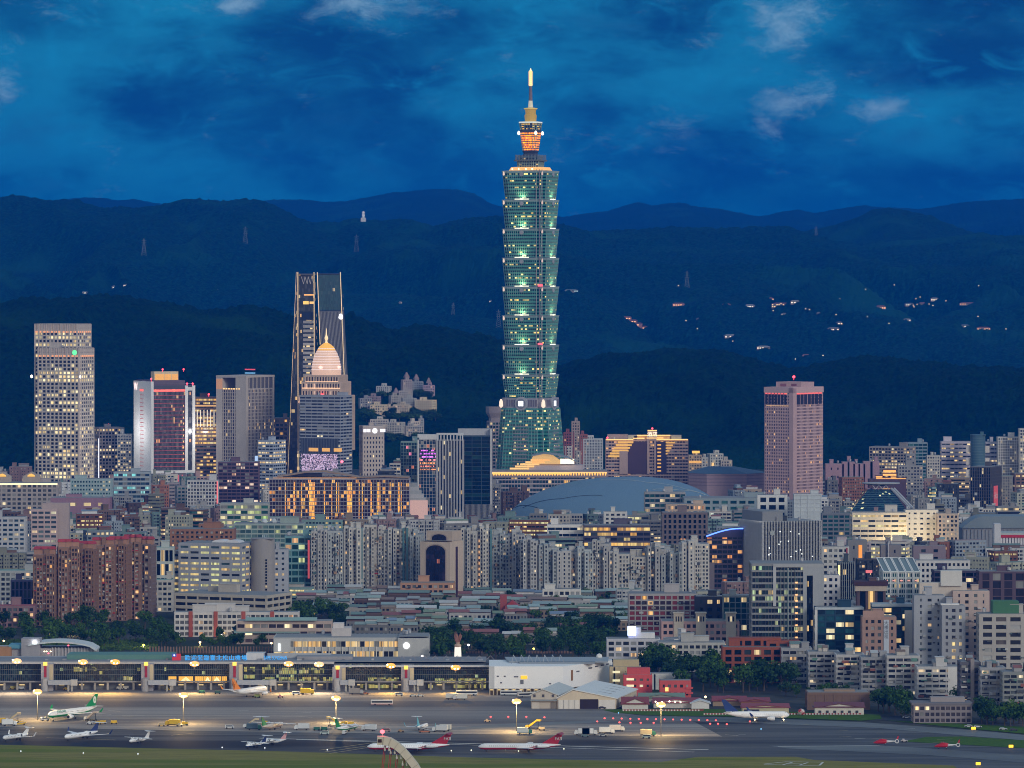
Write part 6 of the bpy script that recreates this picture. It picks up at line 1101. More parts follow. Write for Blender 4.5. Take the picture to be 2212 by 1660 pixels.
for i, (l, r, t) in enumerate(RT):
    b = 1290 if l < 1100 else 1296
    between = ('between the stacked-light teal office and beige arched office' if l < 907 else 'between the beige arched office and the white school' if l < 1170 else 'between the white school and the blue-neon curved office')
    wc = rnd.choice(((.52, .49, .44), (.46, .46, .45), (.42, .45, .45), (.54, .52, .48), (.45, .44, .42)))
    nst = []
    x = .04
    while x < .9:
        wq = rnd.uniform(.12, .2)
        if rnd.random() < .7: nst.append((x, min(1, x+wq), rnd.choice((-.3, -.18, -.08)), .6, t+rnd.uniform(-9, 6)))
        x += wq+rnd.uniform(.02, .09)
    rank = ['first', 'second', 'third', 'fourth', 'fifth', 'sixth', 'seventh', 'eighth', 'ninth'][i if l < 907 else i-7 if l < 1170 else i-12]
    R_, w_, d_, h_, s = L('residential_slab', f'{adj[i]} residential slab, {rank} in the row {between}', l, 0, r, t, b, 0, b-20, wc, G_RES, 3.1, 2.7, .42, .42, .3, cat='apartments', ref=f'{adj[i]} residential slab', group='pale residential slabs', steps=nst, bands=False, pent=2, depth=20)
    R_.rotation_euler[2] = radians(rnd.uniform(-7, 7))
    for q in range(24): x = rnd.uniform(-w_/2, w_/2-3); z = 3+3.1*rnd.randint(0, 15); y0 = rnd.uniform(.8, 2.4); (MB().box(x, x+rnd.uniform(.8, 2.6), -d_/2-y0-1.5, -d_/2-.3, z, z+rnd.uniform(.6, 2.4)).build('balcony_cage', wall(rnd.choice(((.55, .55, .53), (.07, .08, .09), (.10, .17, .18), (.32, .3, .27), (.4, .25, .16), (.04, .045, .05)))), R_) if z < h_-3 else 0)
    if i in (2, 5, 8): MB().box(w_*.1, w_*.1+1.6, -d_/2-3.2, -d_/2-1.2, 0, h_+2).build('glass_lift_shaft', wall((.10, .22, .24), .3), R_); MB().box(w_*.1+3, w_*.1+4.6, -d_/2-3.2, -d_/2-1.2, 0, h_+2).build('glass_lift_shaft', wall((.10, .22, .24), .3), R_)
    if i == 8:
        for k in range(9): MB().box(-w_/2+1, -w_/2+5, -d_/2-1.0, -d_/2-.7, 8+k*4.5, 10+k*4.5).build('lit_balcony', emit((1, .55, .25), .7), R_)
# flats on the near hillside
HS = [(815, 843, 836, 850, 'white rounded villa block highest on the hillside path', (.55, .55, .54)), (868, 888, 822, 852, 'pointed pinkish block at the top of the hillside flats', (.45, .38, .38)), (886, 912, 826, 850, 'grey-blue block behind the pointed pinkish block', (.34, .37, .40)), (914, 938, 834, 860, 'mauve tower with a cupola at the end of the hillside flats', (.38, .28, .34)),
      (862, 890, 846, 872, 'pale block in the middle of the hillside flats', (.5, .46, .42)), (842, 868, 856, 874, 'cream stepped block under the pointed pinkish block', (.5, .46, .40)), (868, 898, 862, 882, 'grey mid block beneath the pale middle block', (.4, .4, .38)), (900, 939, 866, 893, 'cream floodlit block with small windows at the end of the terrace', (.75, .62, .42)),
      (850, 884, 876, 892, 'long cream flats in the middle of the lowest terrace', (.62, .52, .40)), (802, 834, 876, 900, 'floodlit cream flats at the start of the lowest terrace', (.78, .64, .46)), (832, 852, 880, 898, 'brownish flats between two cream flats on the lowest terrace', (.4, .34, .28)), (776, 802, 862, 884, 'dim grey flats behind the pale square-windowed tower', (.34, .34, .36)), (792, 820, 858, 876, 'dim pinkish flats above the floodlit cream flats', (.40, .30, .32)),
      (800, 838, 908, 938, 'pale low block at the foot of the hill beside the square-windowed tower', (.56, .50, .44)), (838, 872, 914, 942, 'grey block at the foot of the hill above the purple-lit tower', (.5, .47, .42)), (872, 912, 922, 944, 'long grey flats just above the teal glass wing', (.4, .38, .36)), (884, 904, 912, 930, 'cream twin block at the foot of the hill', (.58, .5, .42)), (905, 915, 906, 922, 'small house with a white dome roof on the slope', (.5, .5, .5)),
      (1205, 1216, 944, 970, 'narrow cream block beside the green skyscraper', (.55, .52, .48)), (1235, 1252, 912, 960, 'tall slim pinkish tower with a stepped top beyond the green skyscraper', (.46, .36, .33)), (1218, 1240, 936, 975, 'dark red block beside the green skyscraper', (.30, .10, .10)), (1252, 1268, 940, 980, 'red roofed block between the slim pinkish tower and the white twin', (.34, .12, .10)), (1255, 1302, 950, 1000, 'white twin apartment block with a curved top', (.60, .62, .64)), (1216, 1236, 966, 1005, 'white low block at the end of the shell-roofed mall', (.62, .60, .56)), (1236, 1256, 976, 1012, 'pale block above the gold-banded long hall', (.55, .52, .48)),
      (1488, 1516, 985, 1020, 'gold-topped low block beside the terraced hotel', (.5, .38, .28)), (1515, 1530, 990, 1020, 'narrow white block behind the pink-walled low arena', (.6, .58, .54)), (1530, 1560, 982, 1020, 'square cream tower house behind the pink-walled low arena', (.5, .5, .46)), (1556, 1580, 996, 1020, 'cream arcaded block behind the pink-walled low arena', (.52, .46, .40))]
for (l, r, t, vb, lab, wc) in HS:
    hill = vb < 945 and l < 940
    if hill: p = on_hill(NEAR, (l+r)/2, vb+2); Yc, z0_ = p[1], p[2]-3
    else: Yc, z0_ = 5420, 0
    s = Yc/F; w_ = (r-l)*s; h_ = Z(t, Yc)-z0_; d_ = min(20, w_*.7)
    R_ = thing('hillside_flats' if hill else 'city_flats', lab, 'apartments', (X((l+r)/2, Yc), Yc+d_/2, z0_), rnd.uniform(-.4, .4), 'flats climbing the near hillside' if hill else None)
    W = MB(); G = MB(); vol(W, G, -w_/2, w_/2, -d_/2, d_/2, -12 if hill else 0, h_, 3.4, 3.4, .45, .45, .25)
    x = rnd.uniform(-.2, .1)*w_; vol(W, G, x-w_*.15, x+w_*.15, -3, 3, h_, h_+4, 4, 3, .5, .5, .2)
    W.build('wall', wall(wc), R_); G.build('glazing', glass(dark=(.03, .035, .04), mid=(.12, .12, .11), lit=.10, lc=((1, .55, .2), (1, .8, .5)), es=.8), R_)
    if 'pointed' in lab or 'cupola' in lab: MB().prism([(-4, -4), (4, -4), (4, 4), (-4, 4)], h_+4, h_+12, .15).build('pointed_roof', plain((.3, .22, .22)), R_)
    if 'floodlit' in lab: MB().box(-w_/2, w_/2, -d_/2-3, -d_/2-2.5, -1, 0).build('street_light_strip', emit((1, .7, .4), 1.0), R_)
    if 'gold-topped' in lab: MB().box(-w_/4, w_/3, -d_/2-.6, -d_/2, h_+3, h_+6).build('gold_lit_band', emit((1, .55, .1), 1.2), R_); MB().box(-w_/2, w_/2, -d_/2-.6, -d_/2-.3, h_-9, h_-6).build('lit_arcade', emit((1, .5, .12), .8), R_)
    if 'cream' in lab and not hill: MB().box(-w_/2+2, -w_/2+5, -d_/2-.6, -d_/2-.3, h_-14, h_-10).build('lit_window', emit((1, .6, .2), 1.0), R_)
# filler: the ordinary city, placed row by row from the front, never in front of what the photo shows
cov = np.zeros((1660//4, 2212//4), bool)
land = sorted(GEN, key=lambda g: g[4]); li = 0
def mark(l, r, t, b):
    l, r, t, b = [int(max(0, v_)/4) for v_ in (l, r, t, b)]; a = cov[t:b, l:r]; n = a.size; f = (n-a.sum())/n if n else 0; a[:] = True; return f
def share(l, r, t, b):
    l, r, t, b = [int(max(0, v_)/4) for v_ in (l, r, t, b)]; a = cov[t:b, l:r]; return (a.size-a.sum())/a.size if a.size else 0
colw = {'pale': 'cream', 'grey': 'grey', 'white': 'white', 'pink': 'pink', 'tan': 'tan', 'brick': 'brick-red', 'brown': 'brown', 'teal': 'teal', 'bluegrey': 'blue-grey', 'mauve': 'mauve', 'olive': 'olive', 'dark': 'black'}
num = ['zero', 'one', 'two', 'three', 'four', 'five', 'six', 'seven', 'eight', 'nine', 'ten', 'eleven', 'twelve', 'thirteen', 'fourteen', 'fifteen', 'sixteen', 'seventeen', 'eighteen', 'nineteen', 'twenty']
used = set()
def uniq(parts_list):
    for p in parts_list:
        if p.lower() not in used and len(p.replace(',', ' ').split()) <= 16: used.add(p.lower()); return p
    raise RuntimeError('no label: '+parts_list[0])
def relation(px, b):
    c = sorted(REFS, key=lambda q: abs(q[1]-px)+abs(q[2]-b)*1.5)
    out = []
    for a in c[:7]:
        rel = 'behind the' if b < a[2]-8 and abs(a[1]-px) < 60 else 'in front of the' if b > a[2]+8 and abs(a[1]-px) < 60 else 'beside the'
        out.append(f'{rel} {a[0]}')
    o2 = [f'between the {c[i][0]} and {c[j][0]}' for i in range(4) for j in range(i+1, 5)]
    return out, o2
G_F = [G_RES, G_RES, G_RES, G_OFF, glass(dark=(.03, .035, .04), mid=(.10, .12, .12), pale=(.3, .3, .3), pm=.5, lit=.10, lc=((1, .6, .2), (.9, 1, .8)), es=.7)]
feats = [('with a tin roof shed', 1), ('with rooftop water tanks', 2), ('with a tall stair house', 3), ('with projecting balconies', 4), ('with a bare flat roof', 0)]
def zone(px, b):     # height range in metres, or None
    if b > 1392: return None
    if px < 365 and b > 1262: return None
    if 365 <= px < 720 and b > 1310: return None
    if 660 <= px < 1350 and b > 1292: return None
    if 1290 <= px < 1700 and b > 1372: return (9, 16) if b < 1400 else None
    if 660 < px < 1350 and b > 1262: return (10, 16)
    if b > 1250: return (14, 30)
    if b > 1140: return (14, 42)
    if b > 1100: return (16, 44)
    return (18, 48)
nb = 0
for b in (1384, 1362, 1340, 1318, 1298, 1278, 1260, 1243, 1227, 1212, 1198, 1185, 1172, 1160, 1149, 1139, 1129, 1120, 1111, 1103, 1096, 1089, 1083, 1078):
    Y = Yb(b)
    while li < len(land) and land[li][4] < Y: g_ = land[li]; mark(g_[0], g_[1], g_[2], g_[3]+4); li += 1
    px = rnd.uniform(-40, 0)
    while px < 2225:
        wd = rnd.uniform(11, 30)*F/Y*(1.25 if b > 1200 else 1.0); l, r = px, px+wd; px = r+rnd.uniform(0, 5)
        z = zone((l+r)/2, b)
        if z is None: continue
        hgt = rnd.uniform(*z) if rnd.random() < .8 else rnd.uniform(z[0], z[0]+8)
        vis = max([g_[3] for g_ in land if g_[4] > Y and g_[0]-2 < r and g_[1]+2 > l and g_[2] < b] or [0])
        if 1095 < (l+r)/2 < 1600 and vis == 0: vis = 1100
        t = b-hgt*F/Y
        if t < vis: t = vis+rnd.uniform(0, 8); hgt = (b-t)*Y/F
        if hgt < 6 or t > b-8: continue
        if share(l, r, t, b) < .16: continue
        s = Y/F; w_ = (r-l)*s; d_ = rnd.uniform(10, 18); ox, oy = X((l+r)/2, Y), Y+d_/2
        if any(abs(ox-f[0]) < w_/2+f[2]*1.02 and abs(oy-f[1]) < d_/2+f[3]*1.02 for f in FOOT): continue
        mark(l, r, t, b)
        ck = rnd.choice(('pale', 'grey', 'white', 'pale', 'grey', 'bluegrey', 'teal', 'pink', 'tan', 'mauve', 'olive', 'brown', 'brick', 'white', 'grey', 'dark') if (l+r)/2 > 560 else ('pale', 'grey', 'mauve', 'brown', 'pink', 'bluegrey', 'teal', 'olive', 'white', 'brick', 'purple')[:10])
        ft, fk = feats[rnd.choice((0, 0, 1, 1, 2, 3, 3, 4))]
        off = rnd.random() < .3; nf = max(2, min(20, round(hgt/3.4))); rels, betw = relation((l+r)/2, b)
        kind = 'office block' if off else 'apartment block'
        cands = [f'{colw[ck]} {num[nf]}-storey {kind} {ft}, {rl}' for rl in rels]+[f'{colw[ck]} {num[nf]}-storey {kind}, {rl}' for rl in betw]+[f'{colw[ck]} {num[nf]}-storey {kind} {ft}, {rl}' for rl in betw]+[f'{a_} {colw[ck]} {num[nf]}-storey {kind}, {rl}' for rl in rels for a_ in ('plain', 'tight-packed', 'weathered', 'boxy')]
        lab = uniq(cands)
        wc = WALLS[ck]; k_ = rnd.choice((.5, .65, .8, .9, 1.0, 1.1)); wc = tuple(round(c*k_, 3) for c in wc)
        R_ = thing('office_building' if off else 'apartment_building', lab, 'office' if off else 'apartments', (ox, oy, 0), radians(rnd.choice((-16, -8, 0, 6, 12, 20))), 'ordinary city buildings')
        W = MB(); G = MB(); st = rnd.random()
        if off: vol(W, G, -w_/2, w_/2, -d_/2, d_/2, 0, hgt, 3.6, rnd.choice((3, 4, 6)), rnd.choice((.4, .5, .6)), rnd.choice((0, .1, .3)), .3); gl_ = rnd.choice((G_OFF, G_OFF, G_TEAL, G_YEL, G_YEL, G_F[4]))
        else:
            vol(W, G, -w_/2, w_/2, -d_/2, d_/2, 0, hgt, 3.2, rnd.choice((2.6, 3.2, 4)), rnd.choice((.38, .46, .55)), rnd.choice((.3, .42, .55)), .3); gl_ = G_RES
            if fk == 4 or rnd.random() < .4:
                x = -w_/2+1
                while x < w_/2-4:
                    q = rnd.uniform(3, 5); vol(W, G, x, min(x+q, w_/2), -d_/2-1.4, -d_/2+1, 0, hgt-rnd.choice((0, 0, 3)), 3.2, 2, rnd.choice((.38, .6)), rnd.choice((.2, .5)), .2); x += q+rnd.uniform(1, 4)
        W.build('wall', wall(wc), R_); G.build('glazing', gl_, R_)
        MB().box(-w_/2+.3, w_/2-.3, -d_/2+.3, d_/2-.3, hgt+.9, hgt+1.1).build('roof', plain(rnd.choice(((.25, .25, .24), (.32, .31, .3), (.18, .26, .22), (.2, .2, .22), (.3, .2, .17)))), R_)
        rooftop(R_, w_, d_, hgt+1.0, W and wall(wc), {3: 2, 0: 0}.get(fk, 1), 2 if fk == 2 else 0)
        if fk == 1: shed(R_, w_, d_, hgt+1.0)
        if rnd.random() < .3: shed(R_, w_*.6, d_, hgt+1.0)
        if rnd.random() < .12:
            c = rnd.choice(((1, .5, .15), (1, .75, .4), (.9, .2, .2), (.4, .9, .8), (.5, .6, 1))); MB().box(-2, rnd.uniform(1, 4), -d_/2-1.9, -d_/2-1.6, hgt*.6, hgt*.6+rnd.uniform(1.5, 4)).build('lit_sign', emit(c, .9), R_)
        nb += 1; FOOT.append((ox, oy, w_/2*.8, d_/2*.8, 0))
        if b > 1200: REFS.append((f'{colw[ck]} {num[nf]}-storey block', (l+r)/2, b, Y)) if (not any(q[0] == f'{colw[ck]} {num[nf]}-storey block' for q in REFS)) else None
print('FILLER', nb)
# low-rise quarter of tin-roofed terraced houses
nh = 0
for b in (1392, 1376, 1362, 1350, 1339, 1329, 1319, 1310, 1302, 1295):
    Y = Yb(b); px = rnd.uniform(640, 700) if b < 1330 else rnd.uniform(742, 770)
    lim = 1180 if b > 1385 else 1250 if b > 1365 else 1345
    if b > 1355: px = max(px, 742)
    while px < lim:
        wd = rnd.uniform(36, 90); l, r = px, px+wd; px = r+rnd.uniform(-2, 10)
        if b > 1385 and l < 935: continue
        s = Y/F; w_ = (r-l)*s; d_ = rnd.uniform(7, 10); hgt = rnd.uniform(5, 8); ox, oy = X((l+r)/2, Y), Y
        if any(abs(ox-f[0]) < w_/2+f[2] and abs(oy-f[1]) < d_/2+f[3] for f in FOOT): continue
        wk = rnd.choice(('pale', 'brown', 'olive', 'grey', 'tan', 'white', 'grey', 'brown')); tc_ = TINS[rnd.choice((0, 0, 0, 1, 1, 2, 3, 4, 5, 6, 7, 7, 8))]
        tn = {0: 'sage-green', 1: 'dark green', 2: 'grey', 3: 'blue', 4: 'red', 5: 'silver', 6: 'moss-green', 7: 'sea-green', 8: 'rust'}[TINS.index(tc_)]
        rels, betw = relation((l+r)/2, b)
        lab = uniq([f'{wl}{colw[wk]} row house under a {tn} tin roof, {rl}' for wl in ('', 'long ' if wd > 62 else 'short ') for rl in rels]+[f'{colw[wk]} row house, {tn} roof, {rl}' for rl in betw]+[f'{a_} {colw[wk]} row house with {tn} roof, {rl}' for a_ in ('plain', 'shabby', 'tidy') for rl in rels])
        R_ = thing('row_house', lab, 'house', (ox, oy, 0), radians(rnd.choice((-6, 0, 0, 5))), 'tin-roofed row houses'); W = MB(); G = MB()
        vol(W, G, -w_/2, w_/2, -d_/2, d_/2, 0, hgt, 3.2, rnd.choice((2.6, 3.4)), .45, .4, .2)
        W.build('wall', wall(tuple(c*.6 for c in WALLS[wk])), R_); G.build('glazing', G_RES, R_)
        n_ = rnd.choice((1, 2, 2, 3)); x = -w_/2
        for q in range(n_):
            x1 = -w_/2+(q+1)*w_/n_; z = hgt+1+rnd.uniform(0, 2.2); ex = rnd.uniform(-.6, .6)
            MB().hull([[(x-.3, -d_/2-1, z), (x1+.1, -d_/2-1, z), (x1+.1, d_/2+1, z), (x-.3, d_/2+1, z)], [(x-.3, -.2+ex, z+1.7), (x1+.1, -.2+ex, z+1.7), (x1+.1, .2+ex, z+1.7), (x-.3, .2+ex, z+1.7)]]).build('tin_roof', plain(tc_ if q == 0 or rnd.random() < .75 else rnd.choice(TINS), .45), R_); MB().box(x+.3, x1-.5, -d_/2+.4, d_/2-.4, hgt+.9, z).build('roof_room', wall(WALLS[rnd.choice(('grey', 'white', 'brown'))]), R_); x = x1
        nh += 1; FOOT.append((ox, oy, w_/2, d_/2*.9, 0))
print('HOUSES', nh)
# ---------------- trees
def crown_mesh(seed, rx, rz_, n_cl, n_leaf, lsz, squash=1.0):
    q = random.Random(seed); m = MB(); cl = []
    for i in range(n_cl):
        a = q.uniform(0, 2*pi); r = rx*q.uniform(.15, .75); z = q.uniform(-.5, .9)*rz_*(1-.35*r/rx); cl.append((r*cos(a), r*sin(a), z, rx*q.uniform(.28, .48)))
    for i in range(n_leaf):
        c = cl[i % n_cl]; d = Vector((q.gauss(0, 1), q.gauss(0, 1), q.gauss(0, .8))).normalized()*c[3]*q.uniform(.7, 1.08); p = Vector(c[:3])+d
        nrm = (d.normalized()+Vector((q.gauss(0, .5), q.gauss(0, .5), q.gauss(0, .5)+.3))).normalized(); a = nrm.orthogonal().normalized(); b = nrm.cross(a); s_ = lsz*q.uniform(.6, 1.3)
        m.quad([tuple(p+a*s_+b*s_*.3), tuple(p+b*s_*.8), tuple(p-a*s_*.9+b*s_*.2), tuple(p-b*s_*.9)])
    return m
BARK = wall((.09, .07, .05)); LEAVES = [leafmat((.014, .05, .008), (.05, .12, .015)), leafmat((.02, .065, .01), (.075, .15, .015)), leafmat((.010, .038, .012), (.035, .085, .02))]
PROTO = []
def make_tree(seed, h, rx, rz_, lm, name='broadleaf_tree'):
    r = thing(name, 'x', 'tree'); cz = h-rz_*.9
    m = MB(); m.tube((0, 0, 0), (.2, .1, cz*.6), h*.035, h*.026, 7); m.tube((.2, .1, cz*.6), (0, .3, cz+rz_*.3), h*.026, h*.008, 6)
    for k in range(4): a = k*1.7+seed; m.tube((.2, .1, cz*.55), (cos(a)*rx*.5, sin(a)*rx*.5, cz+rz_*.1), h*.016, h*.005, 5)
    m.build('trunk', BARK, r)
    c = crown_mesh(seed, rx, rz_, 11, 620, h*.055).build('crown', lm, r); c.location = (0, 0, cz)
    return r
protos = [make_tree(1, 11, 5.5, 4.4, LEAVES[0]), make_tree(2, 12, 5, 5.2, LEAVES[1]), make_tree(3, 9, 5, 3.6, LEAVES[0]), make_tree(4, 13, 4.6, 5.6, LEAVES[2]), make_tree(5, 8, 4.4, 3.4, LEAVES[1]), make_tree(6, 10, 6, 4, LEAVES[2])]
pused = set(); FOOT.append((X(989, Yb(1436)), Yb(1440), 9, 34, 0))
def tree_at(px, py, hm, group, lab):
    Y = Yb(py); i = rnd.randrange(6); p = protos[i]; h0 = (11, 12, 9, 13, 8, 10)[i]; k = hm/h0
    if i not in pused: t = p; pused.add(i)
    else: t = copy_tree(p)
    t.location = (X(px, Y), Y, 0); t.rotation_euler = (0, 0, rnd.uniform(0, 6.28)); t.scale = (k*rnd.uniform(.9, 1.15), k*rnd.uniform(.9, 1.1), k)
    t['group'] = group; t['label'] = lab; return t
def wood(poly, n, h0, h1, group, lab):
    xs = [p[0] for p in poly]; c = 0; pts = []
    def inside(x, y):
        r = False
        for (x0, y0), (x1, y1) in zip(poly, poly[1:]+poly[:1]):
            if (y0 > y) != (y1 > y) and x < (x1-x0)*(y-y0)/(y1-y0)+x0: r = not r
        return r
    ys = [p[1] for p in poly]; tries = 0
    while c < n and tries < n*60:
        tries += 1; x = rnd.uniform(min(xs), max(xs)); y = rnd.uniform(min(ys), max(ys))
        if not inside(x, y): continue
        if any(abs(x-q[0]) < 11 and abs(y-q[1]) < 3.0 for q in pts): continue
        Yq = Yb(y); xw = X(x, Yq)
        if any(abs(xw-f[0]) < f[2]+2 and abs(Yq-f[1]) < f[3]+2 for f in FOOT): continue
        pts.append((x, y)); tree_at(x, y, rnd.uniform(h0, h1), group, lab); c += 1
wood([(925, 1390), (1000, 1372), (1290, 1372), (1330, 1380), (1322, 1432), (1000, 1434), (930, 1432)], 74, 9, 14, 'dense park woodland behind the cargo hall', 'dark broadleaf tree in the dense woodland behind the white cargo hall')
wood([(1180, 1356), (1345, 1352), (1345, 1372), (1200, 1376)], 16, 9, 13, 'trees beyond the park woodland', 'dark tree at the far edge of the woodland by the tin-roofed houses')
wood([(-20, 1352), (360, 1342), (378, 1392), (330, 1402), (-20, 1398)], 46, 8, 14, 'tree belt below the brick flats', 'bushy tree in the belt below the red-brown brick flats')
wood([(320, 1385), (600, 1384), (600, 1402), (320, 1404)], 18, 6, 11, 'tree line before the school', 'tree in the line before the red-pillared white school')
wood([(620, 1325), (745, 1322), (748, 1388), (650, 1386), (630, 1340)], 22, 8, 13, 'trees beside the tin-roofed quarter', 'tree in the patch between the school and the tin-roofed houses')
wood([(1385, 1440), (1700, 1452), (1700, 1498), (1500, 1498), (1400, 1478)], 62, 9, 17, 'trees before the orange-brick block', 'dark tree in the belt before the billboard-topped apartments')
wood([(1690, 1490), (1830, 1502), (1830, 1512), (1700, 1510)], 8, 6, 9, 'small trees by the rusty hangar', 'small tree behind the rusty hangar by the terraced flats')
wood([(1893, 1530), (1962, 1532), (1966, 1553), (1898, 1553)], 9, 10, 15, 'green clump beside the two-storey office', 'bright green tree in the clump beside the two-storey airfield office')
wood([(2104, 1554), (2240, 1560), (2240, 1574), (2106, 1570)], 14, 9, 13, 'hedge trees at the airfield road', 'clipped green tree in the hedge by the airfield road')
wood([(1240, 1290), (1365, 1286), (1360, 1308), (1250, 1310)], 12, 7, 11, 'trees among the low houses', 'dark tree among the low houses before the residential slabs')
wood([(880, 1300), (1340, 1300), (1340, 1356), (880, 1356)], 40, 7, 10, 'courtyard trees in the tin-roofed quarter', 'small courtyard tree in the tin-roofed quarter')
wood([(2070, 1512), (2120, 1514), (2120, 1526), (2070, 1524)], 5, 7, 10, 'street trees beyond the hedge', 'street tree beside the dark flats with the chimney pillar')
for i in range(64):
    px = rnd.uniform(776, 946); py = rnd.choice((856, 878, 894, 903, 903, 943, 946)) + rnd.uniform(-4, 5); p_ = on_hill(NEAR, px, py); t = tree_at(px, 1100, rnd.uniform(8, 13), 'trees around the hillside flats', 'dark tree on the slope around the hillside flats'); t.location = (p_[0], p_[1]-14, p_[2]-5); t.scale = (2.0, 1.6, 1.1)
h_ = MB(); q = random.Random(8)
for i in range(5200):
    px = q.uniform(-40, 340); py = q.uniform(1386, 1406); Y = Yb(py); p = Vector((X(px, Y), Y, q.uniform(0, 3.4)*q.random())); s_ = q.uniform(.5, 1.1); a = Vector((q.gauss(0, 1), q.gauss(0, 1), q.gauss(0, 1))).normalized(); b = a.orthogonal().normalized()
    h_.quad([tuple(p+a*s_), tuple(p+b*s_), tuple(p-a*s_), tuple(p-b*s_)])
h_.build('undergrowth', leafmat((.04, .09, .015), (.07, .12, .02)), kind='stuff')
for i, p in enumerate(protos):
    if i not in pused: p['label'] = f'spare {i}'

# ---------------- airport
GLT = glass(dark=(.008, .02, .03), mid=(.02, .05, .06), pale=(.05, .09, .10), lit=.02, lc=((.9, .8, .2), (.8, 1, .5)), es=.5, sub=2)
GLL = glass(dark=(.05, .06, .02), mid=(.10, .10, .03), lit=.75, lc=((1, .75, .18), (.7, .85, .3)), es=.38, sub=3)
def terminal():
    Y = Yb(1491); s = Y/F; R_ = thing('airport_terminal', 'long glass airport terminal with white roof deck and glowing lower floors', 'terminal', (X(500, Y), Y, 0)); xx = lambda p: (p-500)*s; zt = lambda p: Z(p, Y)
    x0, x1 = xx(-60), xx(1056); D = 42
    MB().box(x0, x1, 3, D, 0, zt(1434)).build('core', wall((.16, .17, .18)), R_)
    MB().box(x0, xx(722), -3, D, zt(1434), zt(1430)).build('roof_deck', wall((.50, .50, .50)), R_); MB().box(xx(722), x1, -5, D, zt(1440), zt(1436.5)).build('roof_deck', wall((.62, .62, .62)), R_)
    MB().box(x0, xx(1050), 0, D*.8, zt(1430), zt(1428.5)).build('roof_edge', wall((.3, .3, .32)), R_)
    MB().box(x0, x1, -2, 3, zt(1474), zt(1471)).build('floor_slab', wall((.30, .29, .28)), R_)
    pyl = [(91, 117), (307, 333), (497, 525), (719, 747), (867, 894)]
    # glass bays between pylons: (l, r, upper lit, lower lit)
    segs = [(-60, 91), (117, 138), (138, 158), (158, 307), (333, 355), (355, 497), (525, 552), (565, 719), (747, 867), (894, 1056)]
    def pane(nm, l, r, t, bt, mat, dy=0): m = MB(); w = (r-l)*s; m.quad([(xx(l), dy, zt(bt)), (xx(r), dy, zt(bt)), (xx(r), dy, zt(t)), (xx(l), dy, zt(t))], [(0, 0), (w/1.8, 0), (w/1.8, (bt-t)/7), (0, (bt-t)/7)]); m.build(nm, mat, R_)
    for l, r in segs: pane('glass_wall', l, r, 1434, 1471, GLT)
    for l, r, t, bt in ((159, 187, 1441, 1451), (199, 206, 1441, 1449), (355, 359, 1442, 1450), (527, 551, 1441, 1451), (566, 594, 1442, 1455), (603, 641, 1443, 1456), (646, 668, 1443, 1455), (672, 700, 1444, 1455), (527, 551, 1458, 1466), (566, 594, 1463, 1475), (603, 640, 1463, 1475), (646, 690, 1463, 1475), (698, 718, 1463, 1475), (795, 862, 1464, 1474), (940, 985, 1466, 1476), (990, 1050, 1466, 1476), (267, 287, 1461, 1470), (363, 382, 1461.5, 1474)): pane('lit_glass', l, r, t, bt, GLL, -.15)
    for l, r in ((364, 381), (386, 417), (421, 440), (441, 457), (459, 478), (480, 490)): pane('gold_display', l, r, 1461.5, 1475, emit((1, .50, .07), 1.0), -.3)
    for l, r in ((388, 415), (442, 455), (460, 477)):
        m = MB(); c = (l+r)/2
        for k in range(4): a = (r-l)/2*(1-k*.22); m.tube((xx(c-a), -.5, zt(1474-k)), (xx(c), -.5, zt(1463+k*2)), .14, n=4); m.tube((xx(c+a), -.5, zt(1474-k)), (xx(c), -.5, zt(1463+k*2)), .14, n=4)
        m.build('diamond_pattern', emit((1, .85, .5), 1.2), R_)
    for l, r in ((778, 790), (796, 861), (925, 935), (980, 1050)): pane('lit_glass', l, r, 1479, 1487, GLL, -.15)
    m = MB(); x = x0
    while x < x1: m.box(x-.07, x+.07, -.45, -.05, zt(1471), zt(1434)); x += 1.25
    m.build('mullion', wall((.15, .18, .19)), R_)
    for p in (1446, 1457): MB().box(x0, x1, -.6, -.1, zt(p+.6), zt(p)).build('transom', wall((.2, .22, .22)), R_)
    for k in range(40):     # ground floor: columns and lit undercroft
        x = x0+4+k*(x1-x0-8)/39; MB().box(x-.6, x+.6, -1, .2, 0, zt(1474)).build('column', wall((.44, .40, .34)), R_)
    MB().box(x0, x1, 4, 4.5, 0, zt(1474)).build('undercroft_wall', glass(dark=(.10, .08, .05), mid=(.22, .17, .10), pale=(.3, .26, .2), lit=.32, lc=((1, .55, .18), (1, .8, .4)), es=.7), R_)
    for k in range(26): x = x0+6+k*(x1-x0-12)/25; MB().box(x-1.6, x+1.6, 1, 1.6, 2.9, 3.2).build('ceiling_lamp', emit((1, .72, .3), 1.8), R_)
    for i, (l, r) in enumerate(pyl):
        h = zt(1432 if i < 3 else 1440)
        o = MB().box(xx(l), xx(r), -7, 2, 0, h).build('stone_pylon', wall((.38, .37, .40)), R_); c = xx(l)+(xx(r)-xx(l))*(.4 if i else .36)
        MB().box(c-.8, c+.8, -7.25, -7.01, h*.50 if i < 3 else h*.55, h-1.5).build('red_stripe', plain((.42, .03, .05)), o); MB().box(c-1.2, c+1.2, -7.6, -6.6, h-1.2, h+1.0).build('yellow_gate_lamp', emit((1, .62, .10), 1.5), o)
        if i >= 0: MB().box(xx(r)-2.2, xx(r)+.1, -7.2, -7.02, 5, h-.5).build('warm_panel', wall((.62, .52, .34)), o)
